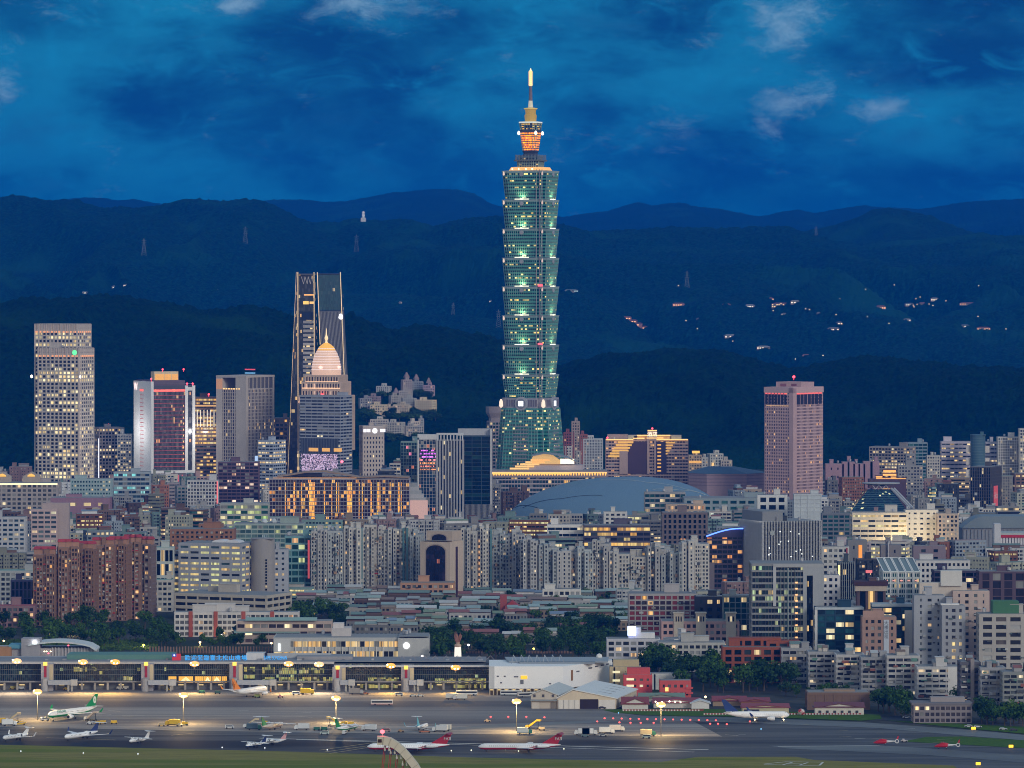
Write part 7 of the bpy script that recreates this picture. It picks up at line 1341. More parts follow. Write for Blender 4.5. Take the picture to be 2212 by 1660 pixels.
    # jet bridges
    for i, (l, r) in enumerate(pyl):
        b_ = thing('jet_bridge', ('jet bridge with a long grey tunnel at the first pylon from the hangar-roofed end', 'jet bridge under the second red-striped pylon', 'jet bridge beside the white jet with the orange tail', 'folded white jet bridge under the fourth pylon', 'folded white jet bridge under the last pylon')[i], 'jet bridge', (X((l+r)/2, Y), Y-8, 0), 0, 'jet bridges of the terminal')
        m = MB(); L_ = (14, 13, 20, 5, 5)[i]; m.hull([[(1, -1.4-k*5, 4.4), (1+L_*k, -1.4-k*5, 4.2-.6*k), (1+L_*k, 1.4-k*5, 4.2-.6*k), (1, 1.4-k*5, 4.4)] for k in (0,)]+[[(1, -1.4, 7), (1+L_, -1.4, 7), (1+L_, 1.4, 7), (1, 1.4, 7)]]) if 0 else m.box(1, 1+L_, -4, -1, 4.2, 7.0); m.build('tunnel', wall((.42, .44, .48)), b_)
        MB().box(1+L_, 5+L_, -4.6, -.4, 3.8, 7.4).build('cab', wall((.55, .54, .52)), b_); MB().box(L_-1, L_, -3, -2, 0, 4.2).box(L_+1.2, L_+2.2, -3, -2, 0, 4.2).build('wheel_leg', wall((.5, .48, .42)), b_); MB().lathe([(2, 0), (2, 8)], 12, -1, -2).build('rotunda', wall((.45, .44, .44)), b_)
    # rooftop signs
    SG = emit((.03, .36, .85), 1.2); dt = zt(1430)
    MB().box(xx(396), xx(533), 5, 6, dt, dt+.7).build('sign_rail', wall((.2, .18, .18)), R_)
    for k, ch in enumerate('歡迎蒞臨臺北松山機場'): text('sign_character', ch, 3.6, SG, R_, (xx(404+k*13.6), 4.6, zt(1423.5)), ext=.12)
    text('sign_lettering', 'TAIPEI SONGSHAN', 3.4, SG, R_, (xx(594), 4.6, zt(1423)), ext=.1, sx=.5)
    f = thing('rooftop_flag_sign', 'red flag panel with blue corner and white sun on the terminal roof', 'flag', (X(380, Y), Y+4.4, dt))
    MB().box(-2.7, 2.7, 0, .2, .5, 4.6).build('red_field', emit((.75, .04, .06), .45), f); MB().box(-2.72, 0, -.1, -.01, 2.7, 4.62).build('blue_canton', emit((.06, .12, .6), .5), f)
    m = MB(); m.hull([[(-1.35+r_*cos(pi*k/12), y, 3.65+r_*sin(pi*k/12)) for k in range(24) for r_ in ((.75 if k % 2 else .42),)] for y in (-.2, -.11)]); m.build('white_sun', emit((.9, .95, 1), 1), f)
    # roof clutter of the terminal
    MB().box(xx(140), xx(372), 12, 34, dt-1, dt+3.4).build('green_roof', plain((.13, .28, .24)), R_); MB().box(xx(530), xx(571), 8, 20, dt, dt+4.6).build('white_roof_house', wall((.6, .6, .6)), R_); MB().box(xx(571), xx(576), 7, 9, dt+2, dt+5).build('black_roof_box', wall((.02, .02, .03)), R_)
    MB().box(xx(640), xx(760), 10, 30, dt, dt+2.4).build('grey_roof', wall((.34, .34, .36)), R_); MB().box(xx(560), xx(712), 24, 26, dt, dt+3.2).build('white_roof_house', wall((.4, .42, .44)), R_)
    for k in range(30): x = rnd.uniform(x0, xx(1040)); MB().box(x, x+rnd.uniform(.8, 3), 6, 9, dt, dt+rnd.uniform(.6, 1.6)).build('roof_unit', wall(rnd.choice(((.5, .5, .5), (.2, .2, .22), (.35, .36, .38)))), R_)
    for k in range(9): x = xx(850+k*24); m = MB(); m.tube((x, 14, zt(1437)), (x+5, 14, zt(1421)), .2, n=4).tube((x+9, 14, zt(1437)), (x+5, 14, zt(1421)), .2, n=4); m.build('roof_brace', wall((.3, .28, .3)), R_)
    FOOT.append((X(500, Y), Y+20, 160, 24, 0))
    # slatted brown barrier beyond
    Yq = Yb(1412); s2 = Yq/F; B = thing('slatted_barrier', 'long rusty-brown slatted barrier running behind the terminal roof', 'barrier', (X(640, Yq), Yq, 0)); m = MB()
    for k in range(150): x = (324+k*6.4-640)*s2; m.box(x-.45, x+.45, -.3, .3, 0, Z(1397+ (4.5 if k > 60 else 0)+ (5 if k > 95 else 0), Yq)+rnd.uniform(-.3, .3))
    m.build('slat', wall((.24, .15, .11)), B); MB().box((324-640)*s2, (1275-640)*s2, .3, .6, 0, Z(1407, Yq)).build('backing', wall((.12, .09, .08)), B)
terminal()
# curved white roof annex
Yq = Yb(1420); s2 = Yq/F
R_ = thing('annex_hall', 'white vaulted annex hall with a lit rooftop block at the terminal end', 'hall', (X(120, Yq), Yq, 0)); xx = lambda p: (p-120)*s2; zt = lambda p: Z(p, Yq)
MB().box(xx(46), xx(86), 0, 14, 0, zt(1380)).build('block', wall((.36, .35, .37)), R_); MB().box(xx(-20), xx(205), 4, 30, 0, zt(1402)).build('wall', wall((.42, .42, .44)), R_)
m = MB(); P = [(xx(60+k*14.8), zt(1402)+ (zt(1386)-zt(1402))*sin(pi*(.12+.88*k/10))**.6*1.0) for k in range(10)]+[(xx(208), zt(1404))]
m.hull([[(x, y, z) for x, z in P]+[(x, y, z-1.0) for x, z in reversed(P)] for y in (-1, 26)]); m.build('vault_roof', plain((.62, .66, .66), .4), R_)
MB().box(xx(18), xx(48), 2, 20, zt(1402), zt(1394)).build('blue_roof', plain((.12, .32, .42)), R_); MB().box(xx(-20), xx(24), -2, 6, 0, zt(1398)).build('orange_block', wall((.5, .26, .12)), R_)
MB().lathe([(.2, 0), (1.3, .7), (1.3, 1.6), (.2, 2.2)], 10).build('roof_lamp', emit((.9, .96, 1), 9), R_, (xx(75), -1, zt(1391)))
for x in (96, 101, 110): MB().lathe([(.1, 0), (.7, .4), (.1, 1)], 8).build('wall_lamp', emit((1, .75, .4), 4), R_, (xx(x), -1, zt(1409)))
for (x, p) in ((105, 1413), (148, 1396)): MB().lathe([(.1, 0), (.7, .4), (.1, 1)], 8).build('red_lamp', emit((1, .08, .12), 5), R_, (xx(x), -1.5, zt(p)))
for k in range(14): MB().box(xx(112+k*7)-.3, xx(112+k*7)+.3, 3, 3.9, 0, zt(1400)).build('column', wall((.6, .6, .6)), R_)
# white cargo hall
def cargo():
    Y = Yb(1503); s = Y/F; xc = X(1215.7, Y); R_ = thing('cargo_hall', 'large plain white cargo hall with an angled side and open lit ground floor', 'hall', (xc, Y, 0)); xx = lambda p: (p-1215.7)*s; zt = lambda p: Z(p, Y); h = zt(1440); WH = wall((.88, .88, .88), .6, .08, streak=False)
    pl = [(xx(1056), 0), (0, 0), (31, 44), (31, 52), (xx(1056), 48)]
    MB().prism(pl, zt(1488), h).build('wall', WH, R_); MB().prism([(x*.985+.3, y*.98+1.5) for x, y in pl], 0, zt(1488)).build('ground_floor', glass(dark=(.12, .09, .05), mid=(.25, .19, .1), lit=.3, lc=((1, .6, .2), (1, .8, .4)), es=.6), R_)
    for k in range(20): x = xx(1058+k*8); MB().box(x-.3, x+.3, -.1, .4, 0, zt(1488)).build('column', wall((.5, .42, .3)), R_)
    for k in range(10): x = xx(1062+k*16); MB().box(x-1, x+1, .8, 1.2, 3.2, 3.5).build('ceiling_lamp', emit((1, .72, .3), 1.8), R_)
    MB().box(xx(1056), xx(1068), -.25, -.02, zt(1488), h).build('corner_panel', wall((.56, .57, .58)), R_)
    MB().box(xx(1122), 20, 18, 44, h, h+1.0).build('roof', wall((.25, .29, .33)), R_); m = MB(); m.hull([[(xx(1100), 26, h+.1), (28, 26, h+.1), (29, 46, h+1.4), (xx(1090), 46, h+1.4)], [(xx(1100), 26, h+.9), (28, 26, h+.9), (29, 46, h+2.0), (xx(1090), 46, h+2.0)]]); m.build('sloping_roof', plain((.30, .34, .38), .5), R_)
    for k in range(7): x = xx(1105+k*17); m = MB(); m.tube((x, 20, h), (x+1.2, 24, h+5), .22, n=4).tube((x+4, 20, h), (x+1.2, 24, h+5), .22, n=4); m.build('roof_brace', wall((.35, .38, .42)), R_)
    SL = wall((.12, .12, .14))
    for (p, q) in ((1075, 1461), (1090, 1461), (1112, 1462), (1117, 1462), (1082, 1475), (1188, 1477), (1204, 1477)): MB().box(xx(p)-.5, xx(p)+.7, -.2, -.02, zt(q+1.6), zt(q-1)).build('small_window', SL, R_)
    MB().box(xx(1125), xx(1139), -.4, -.05, zt(1467), zt(1460)).build('yellow_sign', emit((1, .6, .03), 1.0), R_); MB().box(xx(1124), xx(1131), -.3, -.05, zt(1478), zt(1469)).build('door', wall((.2, .21, .23)), R_)
    n_ = Vector((44, -31, 0)).normalized()
    for (f, q, a, b, c) in ((.18, 1466, .9, 3.2, (.26, .12, .04)), (.30, 1459, 1.6, .35, SL), (.55, 1455, 1.9, .4, SL), (.68, 1453, 1.7, .4, SL), (.80, 1452, 1.7, .4, SL), (.9, 1451, 1.2, .4, SL)):
        x, y = 31*f, 44*f; t_ = Vector((31, 44, 0)).normalized(); P = [Vector((x, y, 0))+t_*sgn*a for sgn in (-1, 1)]; m = MB(); zc = zt(q)+1.2
        m.hull([[tuple(P[0]+n_*.02+Vector((0, 0, zc+z))), tuple(P[1]+n_*.02+Vector((0, 0, zc+z))), tuple(P[1]+n_*.25+Vector((0, 0, zc+z))), tuple(P[0]+n_*.25+Vector((0, 0, zc+z)))] for z in (-b, b)]); m.build('door' if f < .2 else 'slot_window', c if not isinstance(c, tuple) else wall(c), R_)
    MB().lathe([(1.5, 0), (1.9, 1.2), (1.5, 2.6), (.2, 3.3)], 12, 23, 44).build('radome', wall((.75, .75, .73)), R_, (0, 0, h+1))
    FOOT.append((xc-8, Y+35, 45, 38, 0)); GEN.append((1056, 1324, 1428, 1500, Y))
cargo()
for a in (('annex_block', 'tan windowless block behind the stepped red building', 1318, 0, 1384, 1444, 1496, (.50, .42, .26), None), ('red_building', 'bright red stepped office with two rows of windows', 1348, 0, 1408, 1462, 1502, (.62, .10, .10), 'stepped red office'), ('red_building', 'small bright red block with a lit window and open stairs', 1426, 0, 1492, 1474, 1508, (.62, .11, .10), None), ('white_shed', 'low white shed with a grey roof behind the red buildings', 1405, 0, 1472, 1459, 1490, (.6, .6, .58), None)):
    nm, lab, l, c, r, t, b, wc, rf = a; R_, w_, d_, h_, s = L(nm, lab, l, c, r, t, b, 0, b, wc, G_RES, 4, 4, .62 if 'red' in nm else .9, .5 if 'red' in nm else .9, .25, cat='building', ref=rf, pent=0, tanks=0, depth=10)
    if 'stepped' in lab: MB().box(-w_/2+2, w_/2-1, -d_/2+1, d_/2, h_+1, h_+5).build('upper_storey', wall(wc), R_); MB().box(-w_/2-5, w_/2, -d_/2-4, -d_/2-.5, 0, h_*.28).build('porch', wall(wc), R_); [MB().box(-w_/2+1.5, -w_/2+6, -d_/2-.6, -d_/2-.3, z, z+1.3).build('lit_window', emit((1, .9, .55), .8), R_) for z in (h_*.45, h_*.8)]
    if 'open stairs' in lab: MB().box(-w_/2+3, -w_/2+5, -d_/2-.6, -d_/2-.3, 4, 6.4).build('lit_window', emit((1, .7, .2), 1.2), R_); [MB().box(w_/2-3, w_/2+1.4, -d_/2-1, -d_/2-.3, z, z+1).build('balcony', wall((.62, .1, .1)), R_) for z in (2.5, 5.5)]
# hangars
def gable(name, label, l, r, base, eave, apex, apx, depth, wc, rc, cat='hangar', back_shift=0, rise=0):
    Y = Yb(base); s = Y/F; R_ = thing(name, label, cat, (X((l+r)/2, Y), Y, 0)); xx = lambda p: (p-(l+r)/2)*s; ze, za = Z(eave, Y), Z(apex, Y); W = MB(); P = [(xx(l), 0), (xx(r), 0), (xx(r), ze), (xx(apx), za), (xx(l), ze)]
    W.hull([[(x+back_shift*k, y, z) for x, z in P] for k, y in ((0, 0), (1, depth))]); W.build('wall', wc, R_); m = MB()
    for (a, b) in (((xx(l)-1, ze-.3), (xx(apx), za+.3)), ((xx(apx), za+.3), (xx(r)+1, ze-.3))):
        m.hull([[(a[0]+back_shift*k, y, a[1]), (b[0]+back_shift*k, y, b[1]), (b[0]+back_shift*k, y, b[1]+.5), (a[0]+back_shift*k, y, a[1]+.5)] for k, y in ((0, -.6), (1, depth+.6))])
    m.build('gable_roof', rc, R_); return R_, xx, Y, ze, za
CR = wall((.60, .52, .40)); WR = plain((.66, .68, .68), .5)
R_, xx, Y, ze, za = gable('hangar', 'beige gabled hangar with a half-open door and striped white roof', 1204, 1330, 1532, 1509, 1492, 1238, 60, CR, WR, back_shift=14)
MB().box(xx(1206), xx(1252), -.4, -.05, 0, ze-1).build('sliding_door', wall((.66, .64, .60)), R_); MB().box(xx(1253), xx(1292), -.3, -.05, 0, ze-.5).build('dark_opening', wall((.03, .02, .03)), R_); MB().box(xx(1293), xx(1329), -.4, -.05, 0, ze-1).build('sliding_door', wall((.70, .68, .66)), R_)
for k in range(4): MB().box(xx(1206+k*11.5)-.1, xx(1206+k*11.5)+.1, -.6, -.41, 0, ze-1).build('door_joint', wall((.3, .3, .3)), R_)
for k in range(4): m = MB(); y = 12+k*12; m.hull([[(xx(1238)+3+k*2.8, y, za-.4), (xx(1330)+k*2.8-2, y, ze+.8), (xx(1330)+k*2.8-2, y+1.2, ze+.8), (xx(1238)+3+k*2.8, y+1.2, za-.4)], [(xx(1238)+3+k*2.8, y, za+.5), (xx(1330)+k*2.8-2, y, ze+1.6), (xx(1330)+k*2.8-2, y+1.2, ze+1.6), (xx(1238)+3+k*2.8, y+1.2, za+.5)]]); m.build('roof_rib', wall((.3, .32, .34)), R_)
R_, xx, Y, ze, za = gable('hangar', 'smaller grey-beige gabled hangar with three high windows', 1147, 1203, 1531.5, 1502, 1491, 1172, 45, wall((.50, .46, .40)), plain((.60, .62, .60), .5), back_shift=10)
for p in (1152, 1171, 1192): MB().box(xx(p), xx(p+5), -.3, -.05, ze-1.2, ze+.4).build('small_window', wall((.08, .08, .09)), R_)
MB().box(xx(1147)-.4, xx(1203), -2.5, -.1, ze-3.2, ze-2.6).build('awning', wall((.25, .29, .31)), R_); MB().box(xx(1190), xx(1201), -.5, -.05, 0, 4).build('dark_door', wall((.2, .18, .16)), R_); MB().box(xx(1149), xx(1165), -.5, -.05, 0, 4.2).build('pale_door', wall((.62, .58, .52)), R_)
for a in (('white hangar-like shed with a maroon roof inside the checkered fence', 1344, 1400, 1533, 1522, 1508, (.62, .62, .60), (.22, .06, .07), 12), ('long maroon-roofed shed with bright white lamps by the checkered fence', 1412, 1512, 1530, 1519, 1510, (.5, .48, .46), (.24, .06, .08), 14), ('white gabled garage full of parked service trucks', 1494, 1532, 1532, 1520, 1512, (.7, .7, .72), (.62, .64, .68), 10), ('green-roofed low depot between the red buildings', 1380, 1478, 1516, 1508, 1499, (.4, .38, .34), (.20, .28, .23), 10),
          ('maroon-roofed pale yellow store beside the taxiing jet', 1604, 1704, 1544, 1529, 1522, (.55, .50, .34), (.26, .07, .09), 12), ('long white cabin with six windows and a purple-brown roof', 1761, 1866, 1545, 1529, 1519, (.60, .58, .53), (.15, .06, .08), 9), ('small maroon-roofed hut beyond the checkered fence', 1540, 1612, 1526, 1515, 1506, (.4, .3, .2), (.25, .06, .08), 12), ('wide maroon shed roof next to the small trees', 1600, 1662, 1530, 1516, 1509, (.3, .14, .08), (.22, .06, .08), 10)):
    lab, l, r, b, e_, ap, wc, rc, dp = a; R_, xx, Y, ze, za = gable('airfield_shed', lab, l, r, b, e_, ap+3, (l+r)/2 if 'garage' in lab else l+(r-l)*.5, dp, wall(wc), plain(rc), 'shed')
    if 'garage' not in lab: MB().hull([[(xx(l)-.6, -.8, ze), (xx(r)+.6, -.8, ze), (xx(r)+.6, dp*.5, za+.7), (xx(l)-.6, dp*.5, za+.7)], [(xx(l)-.6, -.8, ze+.3), (xx(r)+.6, -.8, ze+.3), (xx(r)+.6, dp*.5, za+1), (xx(l)-.6, dp*.5, za+1)]]).build('roof_slope', plain(rc), R_)
    if 'six windows' in lab:
        for k in range(6): MB().box(xx(1768+k*16), xx(1774+k*16), -.2, -.03, 1.2, 2.6).build('window', wall((.05, .06, .07)), R_)
    if 'yellow store' in lab: MB().box(xx(1607), xx(1640), -.2, -.03, .5, 3).build('open_bay', wall((.04, .05, .08)), R_)
    if 'white lamps' in lab or 'yellow store' in lab and 0:
        for (p, z) in ((1416, 3.4), (1430, 3.2), (1446, 3.6), (1458, 3.4), (1470, 3.2)): MB().lathe([(.1, 0), (.5, .4), (.1, .9)], 8).build('wall_lamp', emit((1, .88, .7), 7), R_, (xx(p), -1.2, z))
R_, w_, d_, h_, s = L('rusty_hangar', 'rust-stained brown windowless hangar behind the long white cabin', 1745, 0, 1878, 1500, 1534, 0, 1530, (.20, .13, .10), wall((.17, .11, .085)), 12, 5, .1, .15, .3, cat='hangar', pent=0, tanks=0); MB().box(-8, 10, -4, 4, h_, h_+2.2).build('roof_house', wall((.34, .24, .17)), R_)
R_, w_, d_, h_, s = L('airfield_office', 'grey-brown two-storey airfield office with a flat-roofed upper room', 1975, 0, 2098, 1524, 1563, 0, 1563, (.26, .23, .25), glass(dark=(.06, .05, .06), mid=(.12, .1, .11), lit=.03), 3.6, 3, .4, .25, .4, cat='office', pent=0, tanks=0); MB().box(-w_/2+10, w_/2-3, -2, 5, h_+1, h_+4).build('upper_room', wall((.34, .31, .31)), R_); MB().box(-w_/2-1.5, w_/2+.8, -d_/2-1, d_/2, h_+.3, h_+1.4).build('flat_roof', wall((.20, .19, .21)), R_)
# red and white checkered fence
Yq = Yb(1538); fm, b_ = nodes('checker_paint'); t_ = nn('ShaderNodeTexCoord'); ck = nn('ShaderNodeTexChecker'); LK.new(t_.outputs['Object'], ck.inputs[0]); ck.inputs['Scale'].default_value = .55; ck.inputs['Color1'].default_value = (.5, .05, .05, 1); ck.inputs['Color2'].default_value = (.6, .58, .56, 1); LK.new(ck.outputs[0], b_.inputs['Base Color'])
for (l, r, b, lab) in ((1345, 1520, 1537.5, 'red and white checkered fence along the hangar lawn'), (1520, 1860, 1545.5, 'lower checkered fence running past the white cabin')):
    Y = Yb(b); m = MB(); n_ = int((r-l)/6.5)
    f = thing('checkered_fence', lab, 'fence', (X(l, Y), Y, .2))
    for k in range(n_): x = k*6.5*Y/F; m.box(x, x+.9, -.1, .1, .05, .95)
    m.build('white_post', wall((.62, .60, .58)), f); MB().box(0, (r-l)*Y/F, .12, .2, .3, 1.0).build('red_rail', wall((.35, .05, .05)), f)
bt = tag(MB().lathe([(.3, 0), (1.6, .6), (2.1, 1.9), (1.6, 3.2), (.3, 3.8)], 14).build('marker_ball', fm, None, (X(1731, Yb(1546)), Yb(1546), .15)), 'big red and white checkered marker drum on the lawn', 'marker')
# statue column
Yq = Yb(1432); R_ = thing('monument', 'floodlit white monument column topped by flame-like bronze wings', 'monument', (X(989, Yq), Yq, 0)); z = lambda p: Z(p, Yq)
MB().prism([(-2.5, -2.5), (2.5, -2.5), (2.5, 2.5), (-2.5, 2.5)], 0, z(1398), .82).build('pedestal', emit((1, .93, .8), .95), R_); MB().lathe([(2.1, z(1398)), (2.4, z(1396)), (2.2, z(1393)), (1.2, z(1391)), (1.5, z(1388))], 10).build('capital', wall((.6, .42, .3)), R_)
m = MB(); q = random.Random(3)
for k in range(12):
    a = q.uniform(-1.1, 1.1); p0 = Vector((a*.6, q.uniform(-.4, .4), z(1388)-.5)); p1 = Vector((a*1.8+q.uniform(-.6, .6), q.uniform(-.6, .6), z(1380)+q.uniform(-1, 1))); p2 = p1+Vector((q.uniform(-.8, 1.2), 0, q.uniform(1.2, 4.2))); m.tube(p0, p1, .55, .6, 5); m.tube(p1, p2, .6, .06, 5)
m.build('flame_sculpture', wall((.34, .15, .10), .5), R_)
# lamp masts and roof floodlights
def lamp(name, label, px, base, top, size=1.9, col=(1, .66, .26), e_=60000, s_=14, grp='apron floodlight masts', z0=0, pole=True, cat='lamp mast'):
    Y = Yb(base); zt_ = Z(top, Y) if pole else z0; R_ = thing(name, label, cat, (X(px, Y), Y, .1 if pole else z0), 0, grp)
    if pole:
        MB().lathe([(.24, 0), (.13, zt_)], 8).build('pole', wall((.07, .07, .07)), R_); m = MB().lathe([(.5, zt_-1.2), (1.3, zt_-.8), (1.3, zt_-.3), (.4, zt_)], 12); m.build('lamp_ring', wall((.3, .3, .3)), R_)
        hz_ = zt_
    else: MB().tube((0, 0, -1), (0, 0, 1.6), .12).build('pole', wall((.4, .4, .4)), R_); hz_ = 2
    m = MB(); m.lathe([(.2, hz_-size*.55), (size*.8, hz_-size*.35), (size, hz_), (size*.7, hz_+size*.4), (.1, hz_+size*.55)], 12); m.build('floodlight', emit((col[0], col[1]*.75, col[2]*.6), 1.5), R_)  # oversized shell, glowing orange in place of the halo round the bulbs
    for k in range(7): a_ = k*.9; MB().lathe([(.1, -.5), (.62, 0), (.1, .5)], 8, size*.72*cos(a_), size*.72*sin(a_)-.4).build('floodlight_bulb', emit((1, .82, .5), 12), R_, (0, 0, hz_+size*.25*sin(k*2.)))
    ld = bpy.data.lights.new('floodlight_beam', 'POINT' if pole else 'SPOT'); ld.energy = e_*(1 if pole else 5)
    if not pole: ld.spot_size = radians(150); ld.spot_blend = 1
    ld.color = col; ld.shadow_soft_size = 1.2; lo = bpy.data.objects.new('floodlight_beam', ld); COL.objects.link(lo); lo.parent = R_; lo.location = (0, -3.2, hz_-size-.9); lo.rotation_euler = (radians(-38), 0, 0)
    return R_
for a in ((81, 1556, 1495, 'apron floodlight mast beside the green-tailed jet'), (396, 1563, 1502, 'apron floodlight mast beside the yellow baggage carts'), (725.8, 1562, 1509, 'apron floodlight mast behind the green propeller plane'), (1115.8, 1581, 1516, 'apron floodlight mast beside the yellow stair truck'), (1427.8, 1591, 1523, 'apron floodlight mast standing alone beyond the white trucks')): lamp('floodlight_mast', a[3], a[0], a[1], a[2], 2.8, e_=34000)
Yt = Yb(1490)
for a in ((44, 1424, 1, 'roof floodlight closest to the vaulted annex'), (186, 1426, 2, 'roof floodlight over the green roof, first of a close pair'), (255, 1426, 3, 'brightest roof floodlight, second of the close pair over the green roof'), (425, 1430, 2, 'roof floodlight in front of the blue sign characters'), (627, 1430, 2, 'roof floodlight just after the blue TAIPEI SONGSHAN letters'), (692, 1431, 1, 'roof floodlight before the fourth pylon'), (846, 1434, 3, 'roof floodlight before the fifth pylon'), (985, 1438, 3, 'roof floodlight directly under the monument column'), (1172, 1439, 0, 'white floodlight on the cargo hall roof edge'), (1240, 1438, 0, 'small white lamp on the cargo hall corner')):
    Y = Yt-4; R_ = lamp('roof_floodlight', a[3], a[0], 1490.6, 0, 3.1 if a[2] else 2.4, ((1, .9, .75), (1, .72, .42), (1, .62, .22), (1, .55, .12))[a[2]] if a[0] != 1240 else (1, 1, .7), 9500 if a[0] != 1240 else 6000, 9, 'roof floodlights of the terminal', Z(a[1], Yt)-1.5, False, 'floodlight')
    R_.location.y -= 20
# street lamps in the tree belts
for i, (px, py, c, lab) in enumerate(((156, 1365, 0, 'orange street lamp in the tree belt below the brick flats'), (203, 1360, 0, 'orange street lamp in front of the middle brick flats'), (108, 1371, 0, 'street lamp at the corner of the first brick flats'), (8, 1385, 0, 'street lamp at the very edge of the tree belt'), (432, 1388, 0, 'amber street lamp among trees before the school'), (586, 1390, 0, 'small amber lamp beside the airport office'), (478, 1370, 1, 'white lamp at the foot of the second red school pillar'), (912, 1418, 1, 'white path lamp between the clock disc and monument'), (310, 1394, 2, 'yellow glowing lamp among shrubs behind the terminal'), (1153, 1402, 2, 'yellow lamp glowing inside the woodland'), (976, 1393, 0, 'bright lamp on a post beside the monument'), (1012, 1394, 1, 'tiny white lamp in the woodland beside the monument'), (1050, 1402, 1, 'tiny white lamp deeper in the woodland'),
   (1996, 1521, 0, 'peach street lamp on an arm before the dark flats'), (2167, 1526, 0, 'peach street lamp above the hedge trees'), (2152, 1546, 0, 'amber lamp right on top of the hedge'), (1773, 1502, 0, 'amber lamp before the grey terrace flats'), (1524, 1506, 0, 'twin amber lamps beyond the small red block'), (1575, 1512, 0, 'amber lamp over the maroon hut'), (735, 1362, 0, 'orange lamp above the grandstand'))):
    Y = Yb(py+ (9 if py < 1500 else 5)); R_ = thing('street_lamp', lab, 'street lamp', (X(px, Y), Y, 0), 0, 'street lamps among the trees'); z_ = Z(py, Y)
    MB().tube((0, 0, 0), (0, 0, z_), .12).build('pole', wall((.4, .4, .4)), R_); MB().lathe([(.1, z_-.6), (.75, z_-.1), (.75, z_+.3), (.1, z_+.7)], 8).build('lamp_head', emit(((1, .6, .25), (1, .95, .85), (1, .75, .08))[c], 7), R_)
    if py < 1420 and i % 2 == 0:
        ld = bpy.data.lights.new('street_light', 'POINT'); ld.energy = 2500; ld.color = (1, .65, .25); ld.shadow_soft_size = .5; lo = bpy.data.objects.new('street_light', ld); COL.objects.link(lo); lo.parent = R_; lo.location = (0, -1, z_-1)
